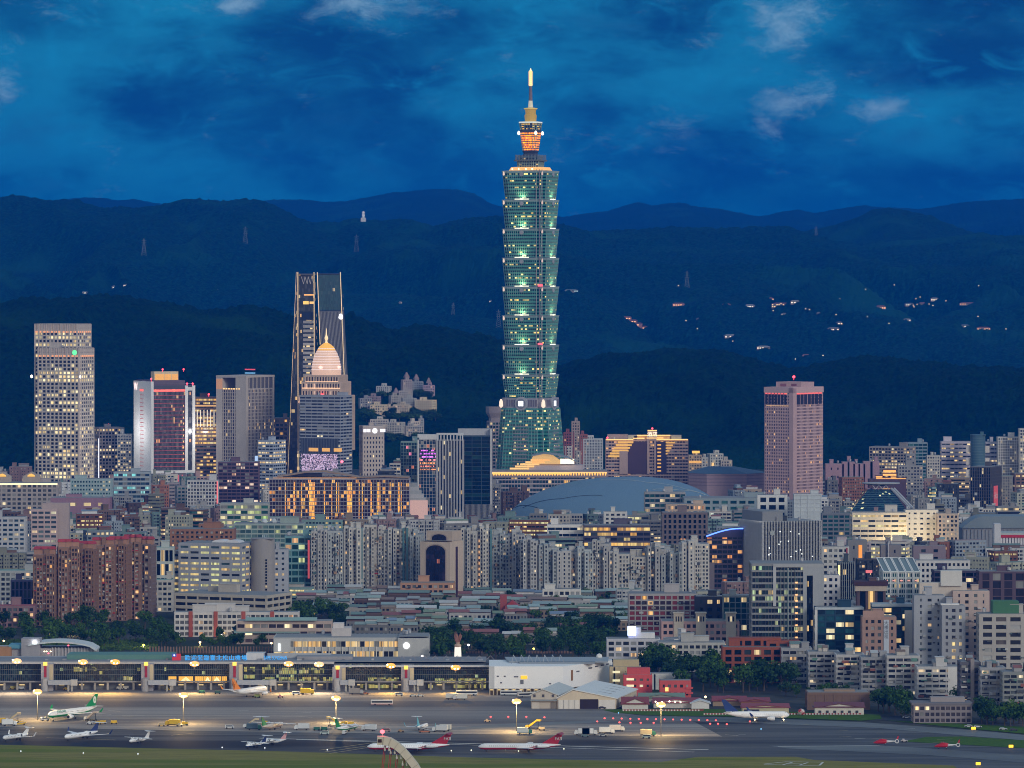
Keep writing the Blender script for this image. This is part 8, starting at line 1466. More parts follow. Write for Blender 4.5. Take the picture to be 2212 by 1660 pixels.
# ---------------- aircraft
WHT = wall((.86, .87, .88), .35, .06, streak=False)
def plane(label, noseYdir, px, base, length, radius, span, tailh, style, livery, sc1=1.0, cat='airplane', name='airplane'):
    """x axis = forward (nose at +), heading angle noseYdir in degrees from +X world; placed so that its middle wheel stands at px, base."""
    Y = Yb(base); R_ = thing(name, label, cat, (X(px, Y), Y, .12), radians(noseYdir)); Lh = length/2; r = radius; n = 16; body, belly, tailc, wingc = livery
    z0 = r*1.0+ (1.9 if style == 'jet' else 1.0 if style in ('md', 'biz') else .8)
    prof = [(1.0, .02, -.10), (.985, .28, -.14), (.955, .55, -.10), (.91, .82, -.03), (.85, .98, 0), (.78, 1, 0), (-.35, 1, 0), (-.6, .82, .16), (-.8, .52, .36), (-.95, .22, .5), (-1.0, .06, .55)]
    if style == 'prop': prof = [(1.0, .05, -.15), (.95, .55, -.15), (.88, .85, -.05), (.8, 1, 0), (-.3, 1, 0), (-.6, .7, .25), (-.9, .3, .55), (-1, .08, .65)]
    def fus(sel):
        m = MB(); rings = [[(x*Lh, r*q*cos(a), z0+r*dz+r*q*sin(a)) for a in sel] for x, q, dz in prof]
        for k in range(len(rings)-1):
            for i in range(len(sel)-1): m.quad([rings[k][i], rings[k][i+1], rings[k+1][i+1], rings[k+1][i]])
        return m
    top = [(-.30+i*(pi+.60)/14) for i in range(15)]; bot = [pi+.30+i*(pi-.60)/8 for i in range(9)]
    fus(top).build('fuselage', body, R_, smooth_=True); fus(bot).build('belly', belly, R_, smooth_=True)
    wz = z0-r*.55 if style in ('jet', 'md', 'biz') else z0+r*1.05; hs = span/2
    sweep = .48 if style in ('jet', 'biz') else .42 if style == 'md' else .03
    xw = {'jet': .12, 'md': -.12, 'biz': -.12, 'prop': .08}[style]*Lh; ch = length*(.17 if style != 'prop' else .11)
    for sgn, nm in ((1, 'wing'), (-1, 'wing')):
        dih = hs*.09 if style != 'prop' else 0
        root = [(xw+ch*.6, sgn*r*.4, wz), (xw-ch*.55, sgn*r*.4, wz)]; tip = [(xw+ch*.6-hs*sweep, sgn*hs, wz+dih), (xw+ch*.6-hs*sweep-ch*.32, sgn*hs, wz+dih)]
        if style == 'prop': tip = [(xw+ch*.4, sgn*hs, wz), (xw-ch*.2, sgn*hs, wz)]
        t_ = .32
        o = MB().hull([[root[0], root[1], (root[1][0], root[1][1], wz+t_), (root[0][0], root[0][1], wz+t_)], [tip[0], tip[1], (tip[1][0], tip[1][1], tip[1][2]+.15), (tip[0][0], tip[0][1], tip[0][2]+.15)]]).build(nm, wingc, R_)
        if style in ('jet', 'biz'): MB().hull([[tip[0], tip[1], (tip[1][0], tip[1][1]+.12*sgn, tip[1][2]), (tip[0][0], tip[0][1]+.12*sgn, tip[0][2])], [(tip[1][0]-.3, sgn*(hs+.7), wz+dih+2.3), (tip[1][0]-1.0, sgn*(hs+.7), wz+dih+2.3), (tip[1][0]-1.0, sgn*(hs+.8), wz+dih+2.3), (tip[1][0]-.3, sgn*(hs+.8), wz+dih+2.3)]]).build('winglet', tailc, o)
        ez = {'jet': (xw+ch*.9, sgn*hs*.34, wz-.55, 1.25, 4.2), 'md': (-Lh*.58, sgn*(r+1.0), z0+r*.25, .95, 6.4), 'biz': (-Lh*.5, sgn*(r+.75), z0+r*.5, .72, 4.4), 'prop': (xw+ch*.7, sgn*hs*.30, wz-.2, .55, 3.6)}[style]
        m = MB(); ex, ey, e_z, er, el = ez; m.hull([[(ex+k*el-el*.5, ey+er*q*cos(a), e_z+er*q*sin(a)) for a in [2*pi*i/12 for i in range(12)]] for k, q in ((1, .86), (.9, 1), (.5, 1), (0, .55))]); o = m.build('engine', wingc, R_)
        if style != 'prop': MB().hull([[(ex+el*.5+.02+k, ey+er*.74*cos(a), e_z+er*.74*sin(a)) for a in [2*pi*i/12 for i in range(12)]] for k in (0, .05)]).build('intake', wall((.03, .03, .03)), o)
        else: m = MB(); [m.tube((ex+el*.5+.15, ey, e_z), (ex+el*.5+.15, ey+1.9*cos(b_), e_z+1.9*sin(b_)), .09, n=4) for b_ in (.4, 1.97, 3.54, 5.1)]; m.build('propeller', wall((.2, .2, .2)), o)
        hzz = z0+r*.9 if style == 'jet' else z0+tailh-.2; hw = hs*.36; xb = -Lh*.86 if style == 'jet' else -Lh*.97-(tailh*.12)
        MB().hull([[(xb+2.2, sgn*.2, hzz), (xb-1.4, sgn*.2, hzz), (xb-1.4, sgn*.2, hzz+.2), (xb+2.2, sgn*.2, hzz+.2)], [(xb+.2, sgn*hw, hzz+.2), (xb-1.2, sgn*hw, hzz+.2), (xb-1.2, sgn*hw, hzz+.3), (xb+.2, sgn*hw, hzz+.3)]]).build('tailplane', wingc if style != 'md' else tailc, R_)
        MB().lathe([(.1, -.25), (.55, -.25), (.55, .25), (.1, .25)], 10).build('wheel', wall((.03, .03, .03)), R_, (xw-ch*.3, sgn*r*1.15, .5)).rotation_euler = (pi/2, 0, 0)
        MB().tube((xw-ch*.3, sgn*r*1.1, .5), (xw-ch*.3, sgn*r*.8, z0-r*.6), .14).build('landing_gear', wall((.5, .5, .5)), R_)
    MB().lathe([(.1, -.2), (.42, -.2), (.42, .2), (.1, .2)], 10).build('wheel', wall((.03, .03, .03)), R_, (Lh*.8, 0, .4)).rotation_euler = (pi/2, 0, 0)
    MB().tube((Lh*.8, 0, .4), (Lh*.78, 0, z0-r*.8), .12).build('landing_gear', wall((.5, .5, .5)), R_)
    bk = length*.16; fx = -Lh*.62; zb = z0+r*.72; F0 = [(fx+bk*.35, zb), (-Lh*.93, zb+r*.1)]; F1 = [(-Lh*.90-tailh*.10, z0+tailh), (-Lh*.90-tailh*.10-bk*.38, z0+tailh)]
    fin = MB().hull([[(x, -.18, z) for x, z in F0]+[(x, .18, z) for x, z in F0[::-1]], [(x, -.10, z) for x, z in F1]+[(x, .10, z) for x, z in F1[::-1]]]).build('tail_fin', tailc, R_)
    m = MB(); nwin = int(length*.55)
    for i in range(nwin):
        x = -Lh*.45+i*(Lh*1.22)/nwin
        for sgn in (-1, 1): m.box(x, x+.28, sgn*r*.985-.03, sgn*r*.985+.03, z0+r*.16, z0+r*.16+.35)
    m.build('cabin_window', wall((.05, .06, .08)), R_)
    MB().hull([[(Lh*.925, y*r*.45, z0+r*.42), (Lh*.87, y*r*.62, z0+r*.80)] + [(Lh*.86, y*r*.2, z0+r*.84), (Lh*.935, y*r*.1, z0+r*.5)] for y in (-1, 1)]).build('cockpit_glass', wall((.02, .03, .04), .2), R_)
    return R_, Lh, r, z0, fin, (F0, F1)
GRN, DRED, ORG, NAVY, SKYB = wall((.01, .26, .08), .4, .08, streak=False), wall((.42, .02, .04), .4, .08, streak=False), wall((.85, .26, .03), .4, .08, streak=False), wall((.02, .05, .18), .4, .08, streak=False), wall((.15, .45, .6), .4, .08, streak=False)
R_, Lh, r, z0, fin, (F0, F1) = plane('white airliner with a green belly and green tail bearing a white disc', -180+57, 157, 1553, 44.5, 2.0, 35.8, 8.6, 'jet', (WHT, GRN, GRN, WHT))
for sg in (-1, 1): MB().hull([[(-Lh*.88+1.35*cos(a)-.5, y, z0+5.4+2.1*sin(a)) for a in [2*pi*i/16 for i in range(16)]] for y in (sg*.16, sg*.24)]).build('tail_disc', wall((.75, .8, .72)), fin); m = MB(); [m.tube((-Lh*.88-.5, sg*.27, z0+5.4), (-Lh*.88-.5+.8*cos(a), sg*.27, z0+5.4+1.2*sin(a)), .18, .02, 4) for a in (.4, 1.57, 2.7, 3.9, 5.2)]; m.build('tail_star', GRN, fin)
text('title_lettering', 'EVA AIR', 2.2, plain((.02, .25, .2)), R_, (Lh*.55, r*.9, z0+r*.62), (radians(70), 0, pi), ext=.03)
R_, Lh, r, z0, fin, Q = plane('white business jet with upturned wingtips parked at the grass edge', -180+57, 176, 1597, 29.4, 1.35, 29, 5.6, 'biz', (WHT, WHT, NAVY, WHT))
plane('small white business jet at the picture edge beside the grass', -180+52, 34, 1600, 20, 1.15, 19, 4.2, 'biz', (WHT, WHT, WHT, WHT))
plane('small white twin-propeller plane standing alone on the dark apron', -180+52, 301, 1606, 16, .95, 20, 4.2, 'prop', (WHT, WHT, WHT, WHT))
plane('white propeller airliner with orange speckled livery and a slim green tail', 68, 588, 1577, 27.2, 1.35, 27, 6.4, 'prop', (wall((.72, .62, .52), .4, .5, streak=False), wall((.62, .45, .35), .4, .5, streak=False), GRN, WHT))
plane('propeller airliner with a wholly green tail under the apron mast', 66, 748, 1581, 27.2, 1.35, 27, 6.6, 'prop', (WHT, GRN, GRN, WHT))
plane('blue and white twin-propeller plane, nearer of two small ones', -180+50, 553, 1616, 16, .95, 20, 4.2, 'prop', (WHT, NAVY, NAVY, WHT))
plane('white twin-propeller plane with a pink-tipped tail just behind the blue one', -180+30, 590, 1609, 16, .95, 20, 4.4, 'prop', (WHT, WHT, wall((.7, .4, .42)), WHT))
for (px, lab, hd) in ((882, 'red-tailed white jet partly hidden by the cream bridge arch', 180), (1122, 'red-tailed white jet with swept red stripes standing in full side view', 180)):
    R_, Lh, r, z0, fin, Q = plane(lab, hd, px, 1624.5, 44.2, 1.72, 32.8, 6.9, 'md', (WHT, DRED, DRED, WHT), name='airplane')
    R_['group'] = 'red-tailed airliners'
    for sg in (-1, 1): text('tail_lettering', 'FAT', 2.3, wall((.75, .75, .75)), fin, (-Lh*.93-.3, sg*.26, z0+4.1), (pi/2, 0, 0 if sg < 0 else pi), ext=.03)
    for k in range(2):
        m = MB(); P = [(-Lh*(.02+.05*k)-j*1.5, r*1.0+.03, z0-r*.75+ (j/7)**1.6*r*1.5) for j in range(8)]
        for a, b in zip(P, P[1:]): m.tube((a[0], a[1]*cos(math.asin(max(-1, min(1, (a[2]-z0)/r))))+.03, a[2]), (b[0], b[1]*cos(math.asin(max(-1, min(1, (b[2]-z0)/r))))+.03, b[2]), .12, n=4)
        m.build('red_stripe', DRED, R_)
    text('title_lettering', 'FAR EASTERN AIR', 1.0, plain((.1, .3, .3)), R_, (Lh*.45, r*.97, z0+r*.1), (radians(85), 0, pi), ext=.02, sx=1.4)
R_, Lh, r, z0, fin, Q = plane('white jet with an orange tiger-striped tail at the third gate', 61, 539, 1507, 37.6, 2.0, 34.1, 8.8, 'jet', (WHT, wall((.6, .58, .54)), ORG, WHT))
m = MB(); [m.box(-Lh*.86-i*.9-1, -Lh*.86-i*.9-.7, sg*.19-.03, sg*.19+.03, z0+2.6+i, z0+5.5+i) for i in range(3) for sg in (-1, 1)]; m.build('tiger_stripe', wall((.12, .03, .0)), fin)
R_, Lh, r, z0, fin, Q = plane('white jet with a blue tail taxiing past the maroon-roofed yellow store', 0, 1634, 1559, 37.6, 1.9, 34, 8.6, 'jet', (WHT, WHT, NAVY, WHT))
for x in (-1, Lh*.82): MB().lathe([(.1, 0), (.5, .3), (.1, .8)], 8).build('landing_lamp', emit((1, .75, .4), 9), R_, (x, -2.4, .8))
R_, Lh, r, z0, fin, Q = plane('small pale jet with a light-blue tail behind the white trucks', 75, 912, 1578, 20, 1.1, 17, 6.6, 'biz', (WHT, WHT, SKYB, WHT))
# helicopters
def heli(px, base, label):
    Y = Yb(base); R_ = thing('helicopter', label, 'helicopter', (X(px, Y), Y, .15), pi, 'red rescue helicopters'); RD = wall((.55, .02, .03), .4, .08, streak=False); WB = wall((.7, .68, .68), .4, .08, streak=False)
    def body(nm, prof, mat): m = MB(); m.hull([[(x, ry*cos(a), z+rz_*sin(a)) for a in [2*pi*i/12 for i in range(12)]] for x, ry, rz_, z in prof]); return m.build(nm, mat, R_, smooth_=True)
    body('cabin', [(6.0, .08, .08, 1.3), (5.4, .5, .4, 1.4), (4.2, .95, .85, 1.7), (2.2, 1.1, 1.1, 1.9), (0, 1.1, 1.1, 1.9), (-1.2, .95, .9, 2.0)], RD); body('engine_cowl', [(3.2, .3, .1, 2.8), (2.2, .7, .5, 3.0), (-.2, .7, .5, 3.0), (-1.8, .3, .2, 2.7)], RD)
    body('tail_boom', [(-1.0, .95, .9, 2.0), (-2.5, .6, .55, 2.1), (-6.2, .28, .3, 2.2)], WB)
    m = MB(); m.hull([[(-6.9+q*cos(a), y, 2.2+q*sin(a)) for a in [2*pi*i/18 for i in range(18)]] for q, y in ((1.1, -.22), (1.1, .22), (.72, .22), (.72, -.22), (1.1, -.22))], cap=False); m.build('ring_tail', WB, R_)
    m = MB(); [m.tube((-6.9, 0, 2.2), (-6.9+.7*cos(a), 0, 2.2+.7*sin(a)), .05, n=4) for a in (.3, 1.6, 2.8, 4.1, 5.3)]; m.build('tail_rotor', wall((.2, .2, .22)), R_)
    MB().hull([[(-6.5, -.1, 3.1), (-7.4, -.1, 3.1), (-7.4, .1, 3.1), (-6.5, .1, 3.1)], [(-7.4, -.06, 5.0), (-8.0, -.06, 5.0), (-8.0, .06, 5.0), (-7.4, .06, 5.0)]]).build('fin', RD, R_); MB().box(-5.6, -4.8, -1.4, 1.4, 2.2, 2.3).build('tailplane', WB, R_)
    m = MB(); [m.tube((1, 0, 3.75), (1+5.9*cos(a), 5.9*sin(a), 3.7), .09, n=4) for a in (.2, 1.77, 3.34, 4.91)]; m.build('rotor', wall((.15, .15, .15)), R_); MB().lathe([(.22, 3.3), (.22, 3.9)], 8, 1, 0).build('rotor_mast', wall((.3, .3, .3)), R_)
    MB().hull([[(4.9, y*.65, 1.75), (4.2, y*.9, 2.2), (3.3, y*.8, 2.6)] for y in (-1, 1)]).build('windscreen', wall((.03, .05, .06), .2), R_)
    for x, y in ((3.6, 0), (-.6, 1), (-.6, -1)): MB().lathe([(.05, -.12), (.3, -.12), (.3, .12), (.05, .12)], 8).build('wheel', wall((.03, .03, .03)), R_, (x, y, .32)).rotation_euler = (pi/2, 0, 0); MB().tube((x, y, .3), (x, y*.8, 1.2), .07, n=5).build('wheel_strut', wall((.5, .5, .5)), R_)
heli(1910, 1611, 'red helicopter with a white ring tail beside the ground power cart'); heli(2042, 1619, 'red helicopter with a white ring tail beside the yellow marker lamp')
# ---------------- ground vehicles
def vehicle(kind, label, px, base, cab, box, rz=0, grp=None):
    Y = Yb(base); R_ = thing({'truck': 'service_truck', 'van': 'service_van', 'bus': 'apron_bus', 'stair': 'stair_truck', 'cart': 'baggage_cart', 'car': 'parked_car', 'loader': 'belt_loader', 'tug': 'tow_tractor'}[kind], label, {'truck': 'truck', 'van': 'van', 'bus': 'bus', 'stair': 'stair truck', 'cart': 'cart', 'car': 'car', 'loader': 'loader', 'tug': 'tractor'}[kind], (X(px, Y), Y, .15), radians(rz), grp)
    C_, B_ = wall(cab, .45, .1, streak=False), wall(box, .5, .1, streak=False); DK = wall((.03, .035, .04), .3)
    L_ = {'truck': 8.5, 'van': 5, 'bus': 13, 'stair': 9, 'cart': 4, 'car': 4.4, 'loader': 8, 'tug': 3.6}[kind]; W_ = {'bus': 2.9, 'truck': 2.5, 'stair': 2.3}.get(kind, 1.8)
    pr = lambda nm, P, y0, y1, mat: MB().hull([[(x, y, z) for x, z in P] for y in (y0, y1)]).build(nm, mat, R_); w2 = W_/2
    if kind == 'truck': pr('cab', [(L_/2, .7), (L_/2, 1.9), (L_/2-.5, 2.8), (L_/2-2, 2.8), (L_/2-2, .7)], -w2, w2, C_); MB().box(-L_/2, L_/2-2.2, -w2, w2, 1.0, 3.7).build('cargo_box', B_, R_); MB().box(-L_/2, L_/2-.2, -w2*.8, w2*.8, .55, .98).build('chassis', DK, R_); pr('windscreen', [(L_/2+.02, 1.9), (L_/2-.45, 2.75), (L_/2-.5, 2.7), (L_/2-.05, 1.85)], -w2*.9, w2*.9, DK)
    elif kind == 'bus': MB().box(-L_/2, L_/2, -w2, w2, .5, 3.1).build('body', B_, R_); MB().box(-L_/2+.4, L_/2-.3, -w2-.03, w2+.03, 1.5, 2.5).build('window_band', DK, R_); MB().box(-L_/2, L_/2, -w2-.04, w2+.04, .6, .95).build('side_stripe', C_, R_)
    elif kind == 'van': pr('body', [(L_/2, .5), (L_/2, 1.2), (L_/2-1, 2.1), (-L_/2, 2.1), (-L_/2, .5)], -w2, w2, B_); pr('window_band', [(L_/2-.35, 1.3), (L_/2-1, 1.9), (-L_/2+.5, 1.9), (-L_/2+.5, 1.3)], -w2-.02, w2+.02, DK)
    elif kind == 'car': pr('body', [(2.2, .4), (2.2, .85), (1.1, 1.0), (.5, 1.45), (-1.3, 1.45), (-2.1, 1.0), (-2.2, .4)], -w2, w2, B_); pr('window_band', [(1.0, 1.02), (.45, 1.4), (-1.25, 1.4), (-1.9, 1.02)], -w2-.02, w2+.02, DK)
    elif kind == 'stair':
        pr('cab', [(L_/2, .6), (L_/2, 1.6), (L_/2-.5, 2.3), (L_/2-1.8, 2.3), (L_/2-1.8, .6)], -w2, w2, C_); pr('stairway', [(L_/2-2, .9), (-L_/2+2.2, 4.6), (-L_/2, 4.6), (-L_/2, 5.6), (-L_/2+2.2, 5.6), (L_/2-2, 2.2)], -w2*.8, w2*.8, B_); MB().box(-L_/2+1, L_/2-.3, -w2*.8, w2*.8, .5, .85).build('chassis', DK, R_); m = MB(); m.tube((-L_/2+1.6, 0, .8), (-L_/2+1.6, 0, 4.6), .18, n=4); m.build('lift_post', DK, R_)
    elif kind == 'cart': MB().box(-L_/2, L_/2, -w2, w2, .5, .75).build('deck', C_, R_); MB().box(-L_/2+.3, L_/2-.3, -w2*.85, w2*.85, .75, 2.0).build('container', B_, R_)
    elif kind == 'loader': MB().box(-L_/2+1, L_/2-1, -w2, w2, .4, 1.1).build('body', C_, R_); pr('belt', [(-L_/2, 3.0), (-L_/2, 3.3), (L_/2, 1.3), (L_/2, 1.0)], -w2*.5, w2*.5, B_)
    else: pr('body', [(L_/2, .4), (L_/2, 1.0), (.3, 1.1), (.1, 1.8), (-.9, 1.8), (-1, 1.1), (-L_/2, 1.0), (-L_/2, .4)], -w2, w2, B_)
    for x in (-L_/2*.62, L_/2*.66):
        for y in (-w2, w2): o = MB().lathe([(.08, -.14), (.45, -.14), (.45, .14), (.08, .14)], 10).build('wheel', wall((.025, .025, .025)), R_, (x, y, .45)); o.rotation_euler = (pi/2, 0, 0)
    return R_
YEL, WH_, DG, RD_, TN, GY_ = (.75, .48, .03), (.72, .74, .74), (.05, .2, .14), (.5, .05, .04), (.55, .45, .28), (.4, .42, .44)
VV = [('truck', 'white truck cut off by the picture edge beside a stair truck', 4, 1566, WH_, YEL, 10), ('stair', 'pale stair truck with raised steps near the picture edge', 28, 1562, WH_, TN, 200), ('truck', 'white and yellow service truck in front of the pale stair truck', 20, 1569, WH_, WH_, 15), ('loader', 'yellow belt loader beside the first apron mast stairs', 42, 1567, YEL, YEL, 10), ('van', 'white service van between the first mast and the green-tailed jet', 97, 1558, WH_, WH_, 30),
 ('stair', 'grey passenger stairs rolled to the green-tailed jet', 197, 1558, WH_, (.5, .45, .4), 150), ('tug', 'white tractor at the foot of the grey passenger stairs', 194, 1566, WH_, WH_, 0), ('cart', 'yellow cargo cart right beside the white tractor', 212, 1566, YEL, YEL, 5), ('cart', 'second yellow cargo cart behind the green-tailed jet', 222, 1565, YEL, YEL, 5), ('cart', 'yellow cargo cart standing apart, last of its train', 246, 1565, YEL, YEL, 8),
 ('cart', 'low yellow cart at the start of the baggage train by the second mast', 349, 1570, YEL, TN, 5), ('truck', 'yellow catering truck in the middle of the baggage train by the second mast', 373, 1569, YEL, YEL, 170), ('tug', 'grey stair tractor beside the yellow catering truck', 388, 1570, GY_, TN, 0), ('cart', 'yellow and green cart at the foot of the second mast', 399, 1568, DG, YEL, 0),
 ('van', 'white cab trailer alone left of the speckled propeller airliner'.replace('left of', 'before'), 496, 1575, WH_, WH_, 0), ('stair', 'tan ramp stairs with green base beside the speckled propeller airliner', 542, 1574, WH_, TN, 180), ('truck', 'dark green cart truck under the wing of the speckled propeller airliner', 549, 1578, DG, (.1, .16, .2), 0), ('cart', 'yellow scissor cart behind the speckled propeller airliner tail', 572, 1566, YEL, YEL, 0),
 ('truck', 'white boxy trailer between the two propeller airliners', 652, 1578, WH_, WH_, 180), ('cart', 'dark green cart beside the mast of the green propeller plane', 684, 1579, DG, DG, 0), ('cart', 'second dark green cart in the row by the green propeller plane', 700, 1579, DG, DG, 0), ('stair', 'tall yellow passenger stairs behind the green propeller plane', 722, 1570, YEL, YEL, 20), ('cart', 'yellow cart beside the tall yellow passenger stairs', 744, 1567, YEL, YEL, 0), ('cart', 'last yellow cart of the row behind the green propeller plane', 758, 1568, YEL, YEL, 0),
 ('van', 'white and green van parked before the green propeller plane', 701, 1588, DG, (.55, .66, .62), 180), ('van', 'white van nose-on under the tail of the green propeller plane', 744, 1587, WH_, WH_, 80), ('truck', 'small white truck between the green propeller plane and the arch beacon', 797, 1580, WH_, WH_, 160), ('van', 'red crew van hidden behind the arch beacon', 834, 1582, RD_, (.5, .3, .3), 0), ('tug', 'orange tow tractor behind the partly hidden red-tailed jet', 866, 1583, (.6, .25, .1), (.4, .25, .12), 0), ('loader', 'orange barrier loader beside the light-blue tail', 917, 1584, (.55, .2, .1), GY_, 0), ('truck', 'white catering truck above the tail of the partly hidden jet', 950, 1582, WH_, WH_, 170), ('truck', 'white catering truck parked tight beside the other near the hidden jet', 958, 1580, WH_, (.66, .66, .6), 170),
 ('tug', 'white tug with a red rear light near the taxiway lamps', 1053, 1561, WH_, (.7, .5, .3), 0), ('truck', 'green-based tanker truck beside the fourth mast', 1133, 1587, DG, (.66, .70, .66), 0), ('stair', 'yellow-lit stair truck beside the fourth mast', 1152, 1576, (.5, .38, .05), YEL, 160), ('cart', 'tan container cart behind the yellow-lit stair truck', 1170, 1579, (.2, .2, .2), TN, 0),
 ('truck', 'white box truck leading the row of white trucks', 1257, 1589, WH_, WH_, 180), ('truck', 'long white truck second in the row of white trucks', 1274, 1589, WH_, WH_, 0), ('loader', 'tan raised conveyor between the white trucks', 1296, 1586, TN, TN, 170), ('truck', 'white truck third in the row, with a blank side', 1311, 1586, WH_, WH_, 0), ('truck', 'white truck at the end of the row, set further back', 1333, 1581, WH_, (.75, .72, .7), 0), ('car', 'dark green car in front of the white truck row', 1264, 1593, DG, (.2, .3, .3), 0), ('car', 'white car in front of the white truck row', 1303, 1592, WH_, (.5, .52, .5), 0),
 ('truck', 'small white truck with a green base near the lone mast', 1400, 1591, DG, TN, 0), ('van', 'green van in front of the small white truck near the lone mast', 1396, 1596, DG, (.4, .5, .45), 180), ('tug', 'white ground power cart beside the first helicopter', 1953, 1604, WH_, (.6, .55, .55), 0),
 ('bus', 'white apron bus with a red stripe crossing the open concrete', 825, 1524, RD_, WH_, 0), ('bus', 'white apron bus parked at the cargo hall corner', 1008, 1503, (.3, .3, .32), WH_, 0), ('bus', 'white bus in the shade of the cargo hall', 1104, 1503, (.3, .35, .38), WH_, 0), ('bus', 'white bus behind the smaller hangar', 1140, 1507, (.1, .1, .12), (.6, .58, .54), 20), ('truck', 'silver de-icing truck before the last glass bay', 978, 1512, (.6, .6, .6), (.66, .66, .62), 0), ('truck', 'second silver lift truck before the last glass bay', 994, 1513, (.6, .6, .6), (.6, .6, .56), 180), ('car', 'pale sports-like tug at the fifth pylon', 892, 1506, WH_, (.6, .64, .62), 0), ('car', 'pale low tug just beyond the fifth pylon', 908, 1506, WH_, (.62, .66, .64), 0),
 ('van', 'white van at the gate behind the tiger-striped jet', 640, 1502, WH_, WH_, 0), ('truck', 'yellow baggage truck between the tiger-striped jet and fourth pylon', 664, 1501, YEL, YEL, 0), ('tug', 'red and white tug beside the nose of the tiger-striped jet', 606, 1508, RD_, (.6, .3, .3), 0), ('cart', 'green cart under the belly of the tiger-striped jet', 556, 1508, DG, (.3, .36, .1), 0), ('cart', 'dark container cart at the tail of the tiger-striped jet', 470, 1500, (.05, .1, .09), (.05, .12, .10), 0), ('cart', 'green cart in the row before the gold display', 436, 1499, DG, DG, 0), ('cart', 'white baggage cart below the second pylon bridge', 272, 1490, WH_, (.55, .54, .5), 0), ('cart', 'grey baggage cart next to the white one below the second pylon', 258, 1491, GY_, (.5, .48, .42), 0), ('tug', 'yellow tug before the gold display windows', 364, 1493, YEL, YEL, 0), ('tug', 'bright yellow tug at the first jet bridge', 143, 1492, YEL, YEL, 0), ('cart', 'yellow cart at the foot of the first pylon', 98, 1494, YEL, TN, 0), ('cart', 'yellow-green cart at the picture edge of the terminal', 28, 1490, YEL, (.4, .36, .12), 0), ('cart', 'low grey cart train before the terminal edge bay', 46, 1491, GY_, GY_, 0),
 ('van', 'white cargo van beside the fifth pylon tug', 862, 1504, WH_, (.6, .6, .56), 0), ('truck', 'dark truck parked under the fourth pylon bay lights', 770, 1501, GY_, (.3, .28, .26), 0), ('car', 'orange-lit service car in the fourth bay', 789, 1501, (.6, .2, .05), (.5, .2, .08), 0), ('car', 'dark car at the hangar door', 1301, 1532, (.03, .03, .04), (.03, .03, .05), 0),
 ('car', 'white car on the airfield road by the two-storey office', 2092, 1572, WH_, (.6, .62, .64), 180), ('car', 'white car parked closest to the two-storey office', 2112, 1573, WH_, (.64, .66, .68), 0), ('car', 'silver car before the hedge trees', 2167, 1578, GY_, (.55, .58, .62), 0), ('car', 'dark car last on the airfield road', 2190, 1580, (.05, .05, .06), (.07, .07, .08), 0), ('car', 'white van-like car by the green clump of trees', 1958, 1553, WH_, (.6, .62, .66), 0)]
for v_ in VV: vehicle(*v_, grp='apron service vehicles' if v_[0] != 'car' else 'parked cars')
# taxiway lamps
TL = [(1060, 1552), (1098, 1552), (1137, 1552), (1176, 1553)]+[(1306+k*18.5, 1555+k*.35) for k in range(14)]+[(1290, 1562), (1338, 1564), (1362, 1565), (1384, 1565), (1412, 1565), (1534, 1567), (1551, 1567), (1570, 1568), (1620, 1562)]
for i, (px, py) in enumerate(TL):
    Y = Yb(py+1); o = thing('taxiway_lamp', 'small glowing red taxiway lamp beside the concrete taxi strip', 'taxiway lamp', (X(px, Y), Y, .15), 0, 'red taxiway lamps'); MB().tube((0, 0, 0), (0, 0, .5), .07, n=5).build('stem', wall((.3, .3, .3)), o); MB().lathe([(.1, .5), (.55, .7), (.55, 1.1), (.1, 1.4)], 8).build('red_lens', emit((1, .10, .09), 2.6), o)
for (px, py, lab) in ((2103, 1579, 'glowing yellow taxi sign on the upper grass strip'), (2239-55, 1619-1, 'glowing yellow taxi sign beside the second helicopter'), (2113, 1656, 'wide glowing yellow taxi sign on the lower grass')):
    Y = Yb(py); o = thing('taxi_sign', lab, 'sign', (X(px, Y), Y, .2)); MB().box(-1.2, 1.2, -.2, .2, .5, 1.9).build('lit_face', emit((1, .55, .03), 2.2), o); MB().box(-1, -.8, -.1, .1, 0, .5).box(.8, 1, -.1, .1, 0, .5).build('leg', wall((.2, .2, .2)), o)
for i, (px, py, c) in enumerate(((45, 1628, 0), (180, 1632, 0), (298, 1634, 0), (480, 1620, 0), (572, 1621, 0), (707, 1625, 0), (975, 1627, 1), (1018, 1626, 1), (1092, 1624, 1), (1120, 1628, 1), (1186, 1619, 1), (1218, 1623, 1), (1644, 1580, 2), (810, 1616, 1), (1336, 1545, 2))):
    Y = Yb(py); o = thing('edge_marker', ('white edge marker light at the border of the dark apron and grass', 'yellow-white edge marker light near the red-tailed jets', 'blue edge marker light by the taxi strip')[c], 'marker light', (X(px, Y), Y, .2), 0, ('white apron edge markers', 'pale runway edge markers', 'blue taxiway markers')[c]); MB().tube((0, 0, 0), (0, 0, .7), .1, n=5).build('stem', wall((.3, .3, .3)), o); MB().lathe([(.1, .7), (.32, .8), (.32, 1.2), (.1, 1.4)], 8).build('lens', emit(((.8, .85, .9), (1, 1, .7), (.2, .6, 1))[c], 1.4), o)
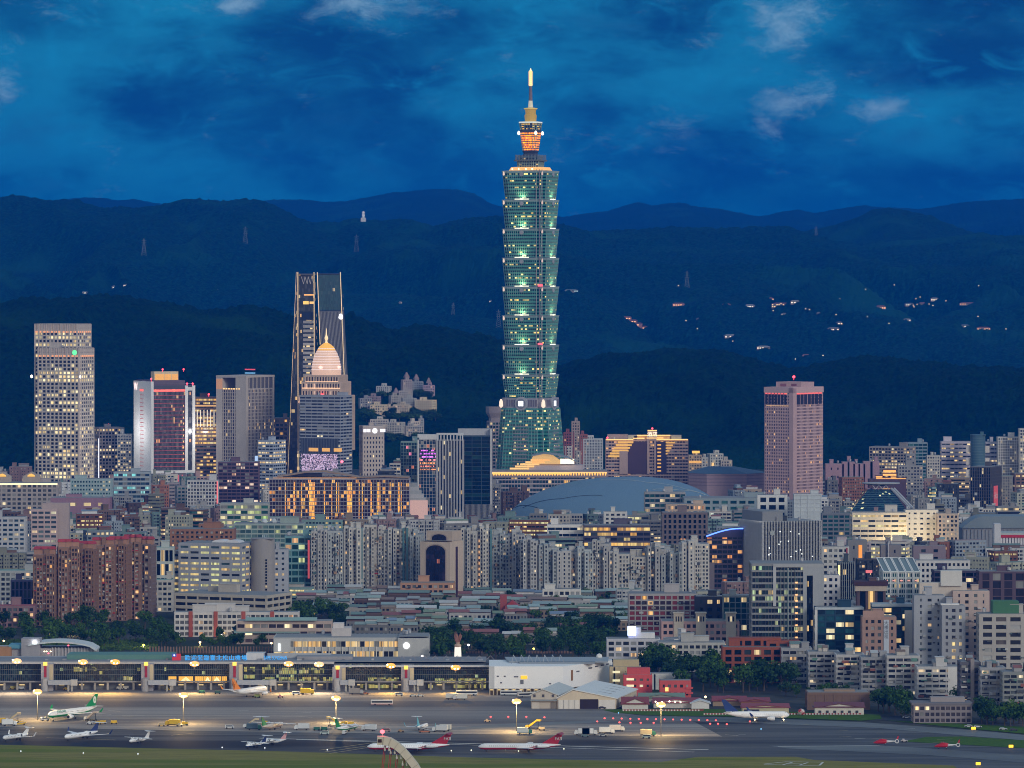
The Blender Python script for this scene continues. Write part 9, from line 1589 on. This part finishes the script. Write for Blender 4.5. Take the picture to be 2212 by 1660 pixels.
# ---------------- bridge pylon in front of the airfield
def arch():
    Y = 1500.; s = Y/F; R_ = thing('bridge_arch', 'curved cream bridge arch with bulbs beneath and a red beacon on its tip', 'bridge', (X(905, Y), Y, 0)); xx = lambda p: (p-905)*s; zt = lambda p: Z(p, Y)
    ctr = [(815, 1600), (828, 1600), (842, 1603), (856, 1611), (870, 1623), (883, 1638), (896, 1655), (908, 1676), (920, 1702), (934, 1745), (946, 1800), (956, 1880), (962, 2000), (966, 2200)]
    wid = [11, 11, 10.5, 10, 9.5, 9.5, 10, 10, 10.5, 11, 12, 13, 14, 15]; up = []; dn = []
    for i, (a, b) in enumerate(ctr):
        p = Vector(ctr[max(0, i-1)]); q = Vector(ctr[min(len(ctr)-1, i+1)]); d = (q-p).normalized(); nx_, ny_ = d.y, -d.x; w_ = wid[i]*.85
        up.append((xx(a+nx_*w_), zt(b+ny_*w_))); dn.append((xx(a-nx_*w_*.9), zt(b-ny_*w_*.9)))
    m = MB(); m.hull([[(u_[0], -2, u_[1]), (d_[0], -2, d_[1]), (d_[0], 2, d_[1]), (u_[0], 2, u_[1])] for u_, d_ in zip(up, dn)]); m.build('arch_beam', wall((.62, .56, .44), .6, .15), R_)
    for i in range(1, 9): m = MB(); u_, d_ = up[i], dn[i]; m.tube((u_[0], -2.15, u_[1]), (d_[0], -2.15, d_[1]), .09, n=4); m.build('joint', wall((.4, .36, .28)), R_)
    MB().box(xx(817), xx(825), -2.3, -2.02, zt(1603), zt(1596)).build('dark_hatch', wall((.05, .02, .01)), R_)
    MB().lathe([(.15, zt(1590)), (.15, zt(1584))], 6, xx(826), 0).build('beacon_post', wall((.4, .4, .4)), R_); MB().lathe([(.2, zt(1585)), (.75, zt(1583)), (.75, zt(1579)), (.2, zt(1577))], 10, xx(826), 0).build('red_beacon', emit((1, .05, .06), 9), R_)
    for i in range(2, 8):
        for dx in (-.7, .7): x, z = dn[i]; o = MB().lathe([(.12, z-.1), (.16, z-.8), (.36, z-1.2), (.3, z-1.7), (.08, z-1.9)], 8, x+dx-.5, -1).build('bulb', wall((.62, .58, .5)), R_)
    for k in range(5):
        a = ctr[1+k]; m = MB(); m.tube((xx(a[0]+2), 0, zt(a[1]+8)), (xx(a[0]-60-k*3), 0, 0), .12, n=5).tube((xx(a[0]+5), 1, zt(a[1]+8)), (xx(a[0]-52-k*3), 2, 0), .12, n=5); m.build('red_cable', wall((.45, .05, .05)), R_)
arch()
# lettering becomes plain mesh
dg = bpy.context.evaluated_depsgraph_get(); dg.update(); _mm = []
for (o, name, parent, loc, rot, sx_) in TXT: _mm.append(bpy.data.meshes.new_from_object(o.evaluated_get(dg)))
for (o, name, parent, loc, rot, sx_), me in zip(TXT, _mm):
    n = add(name, me, parent, loc); n.rotation_euler = rot; n.scale = (sx_, 1, 1); bpy.data.objects.remove(o)
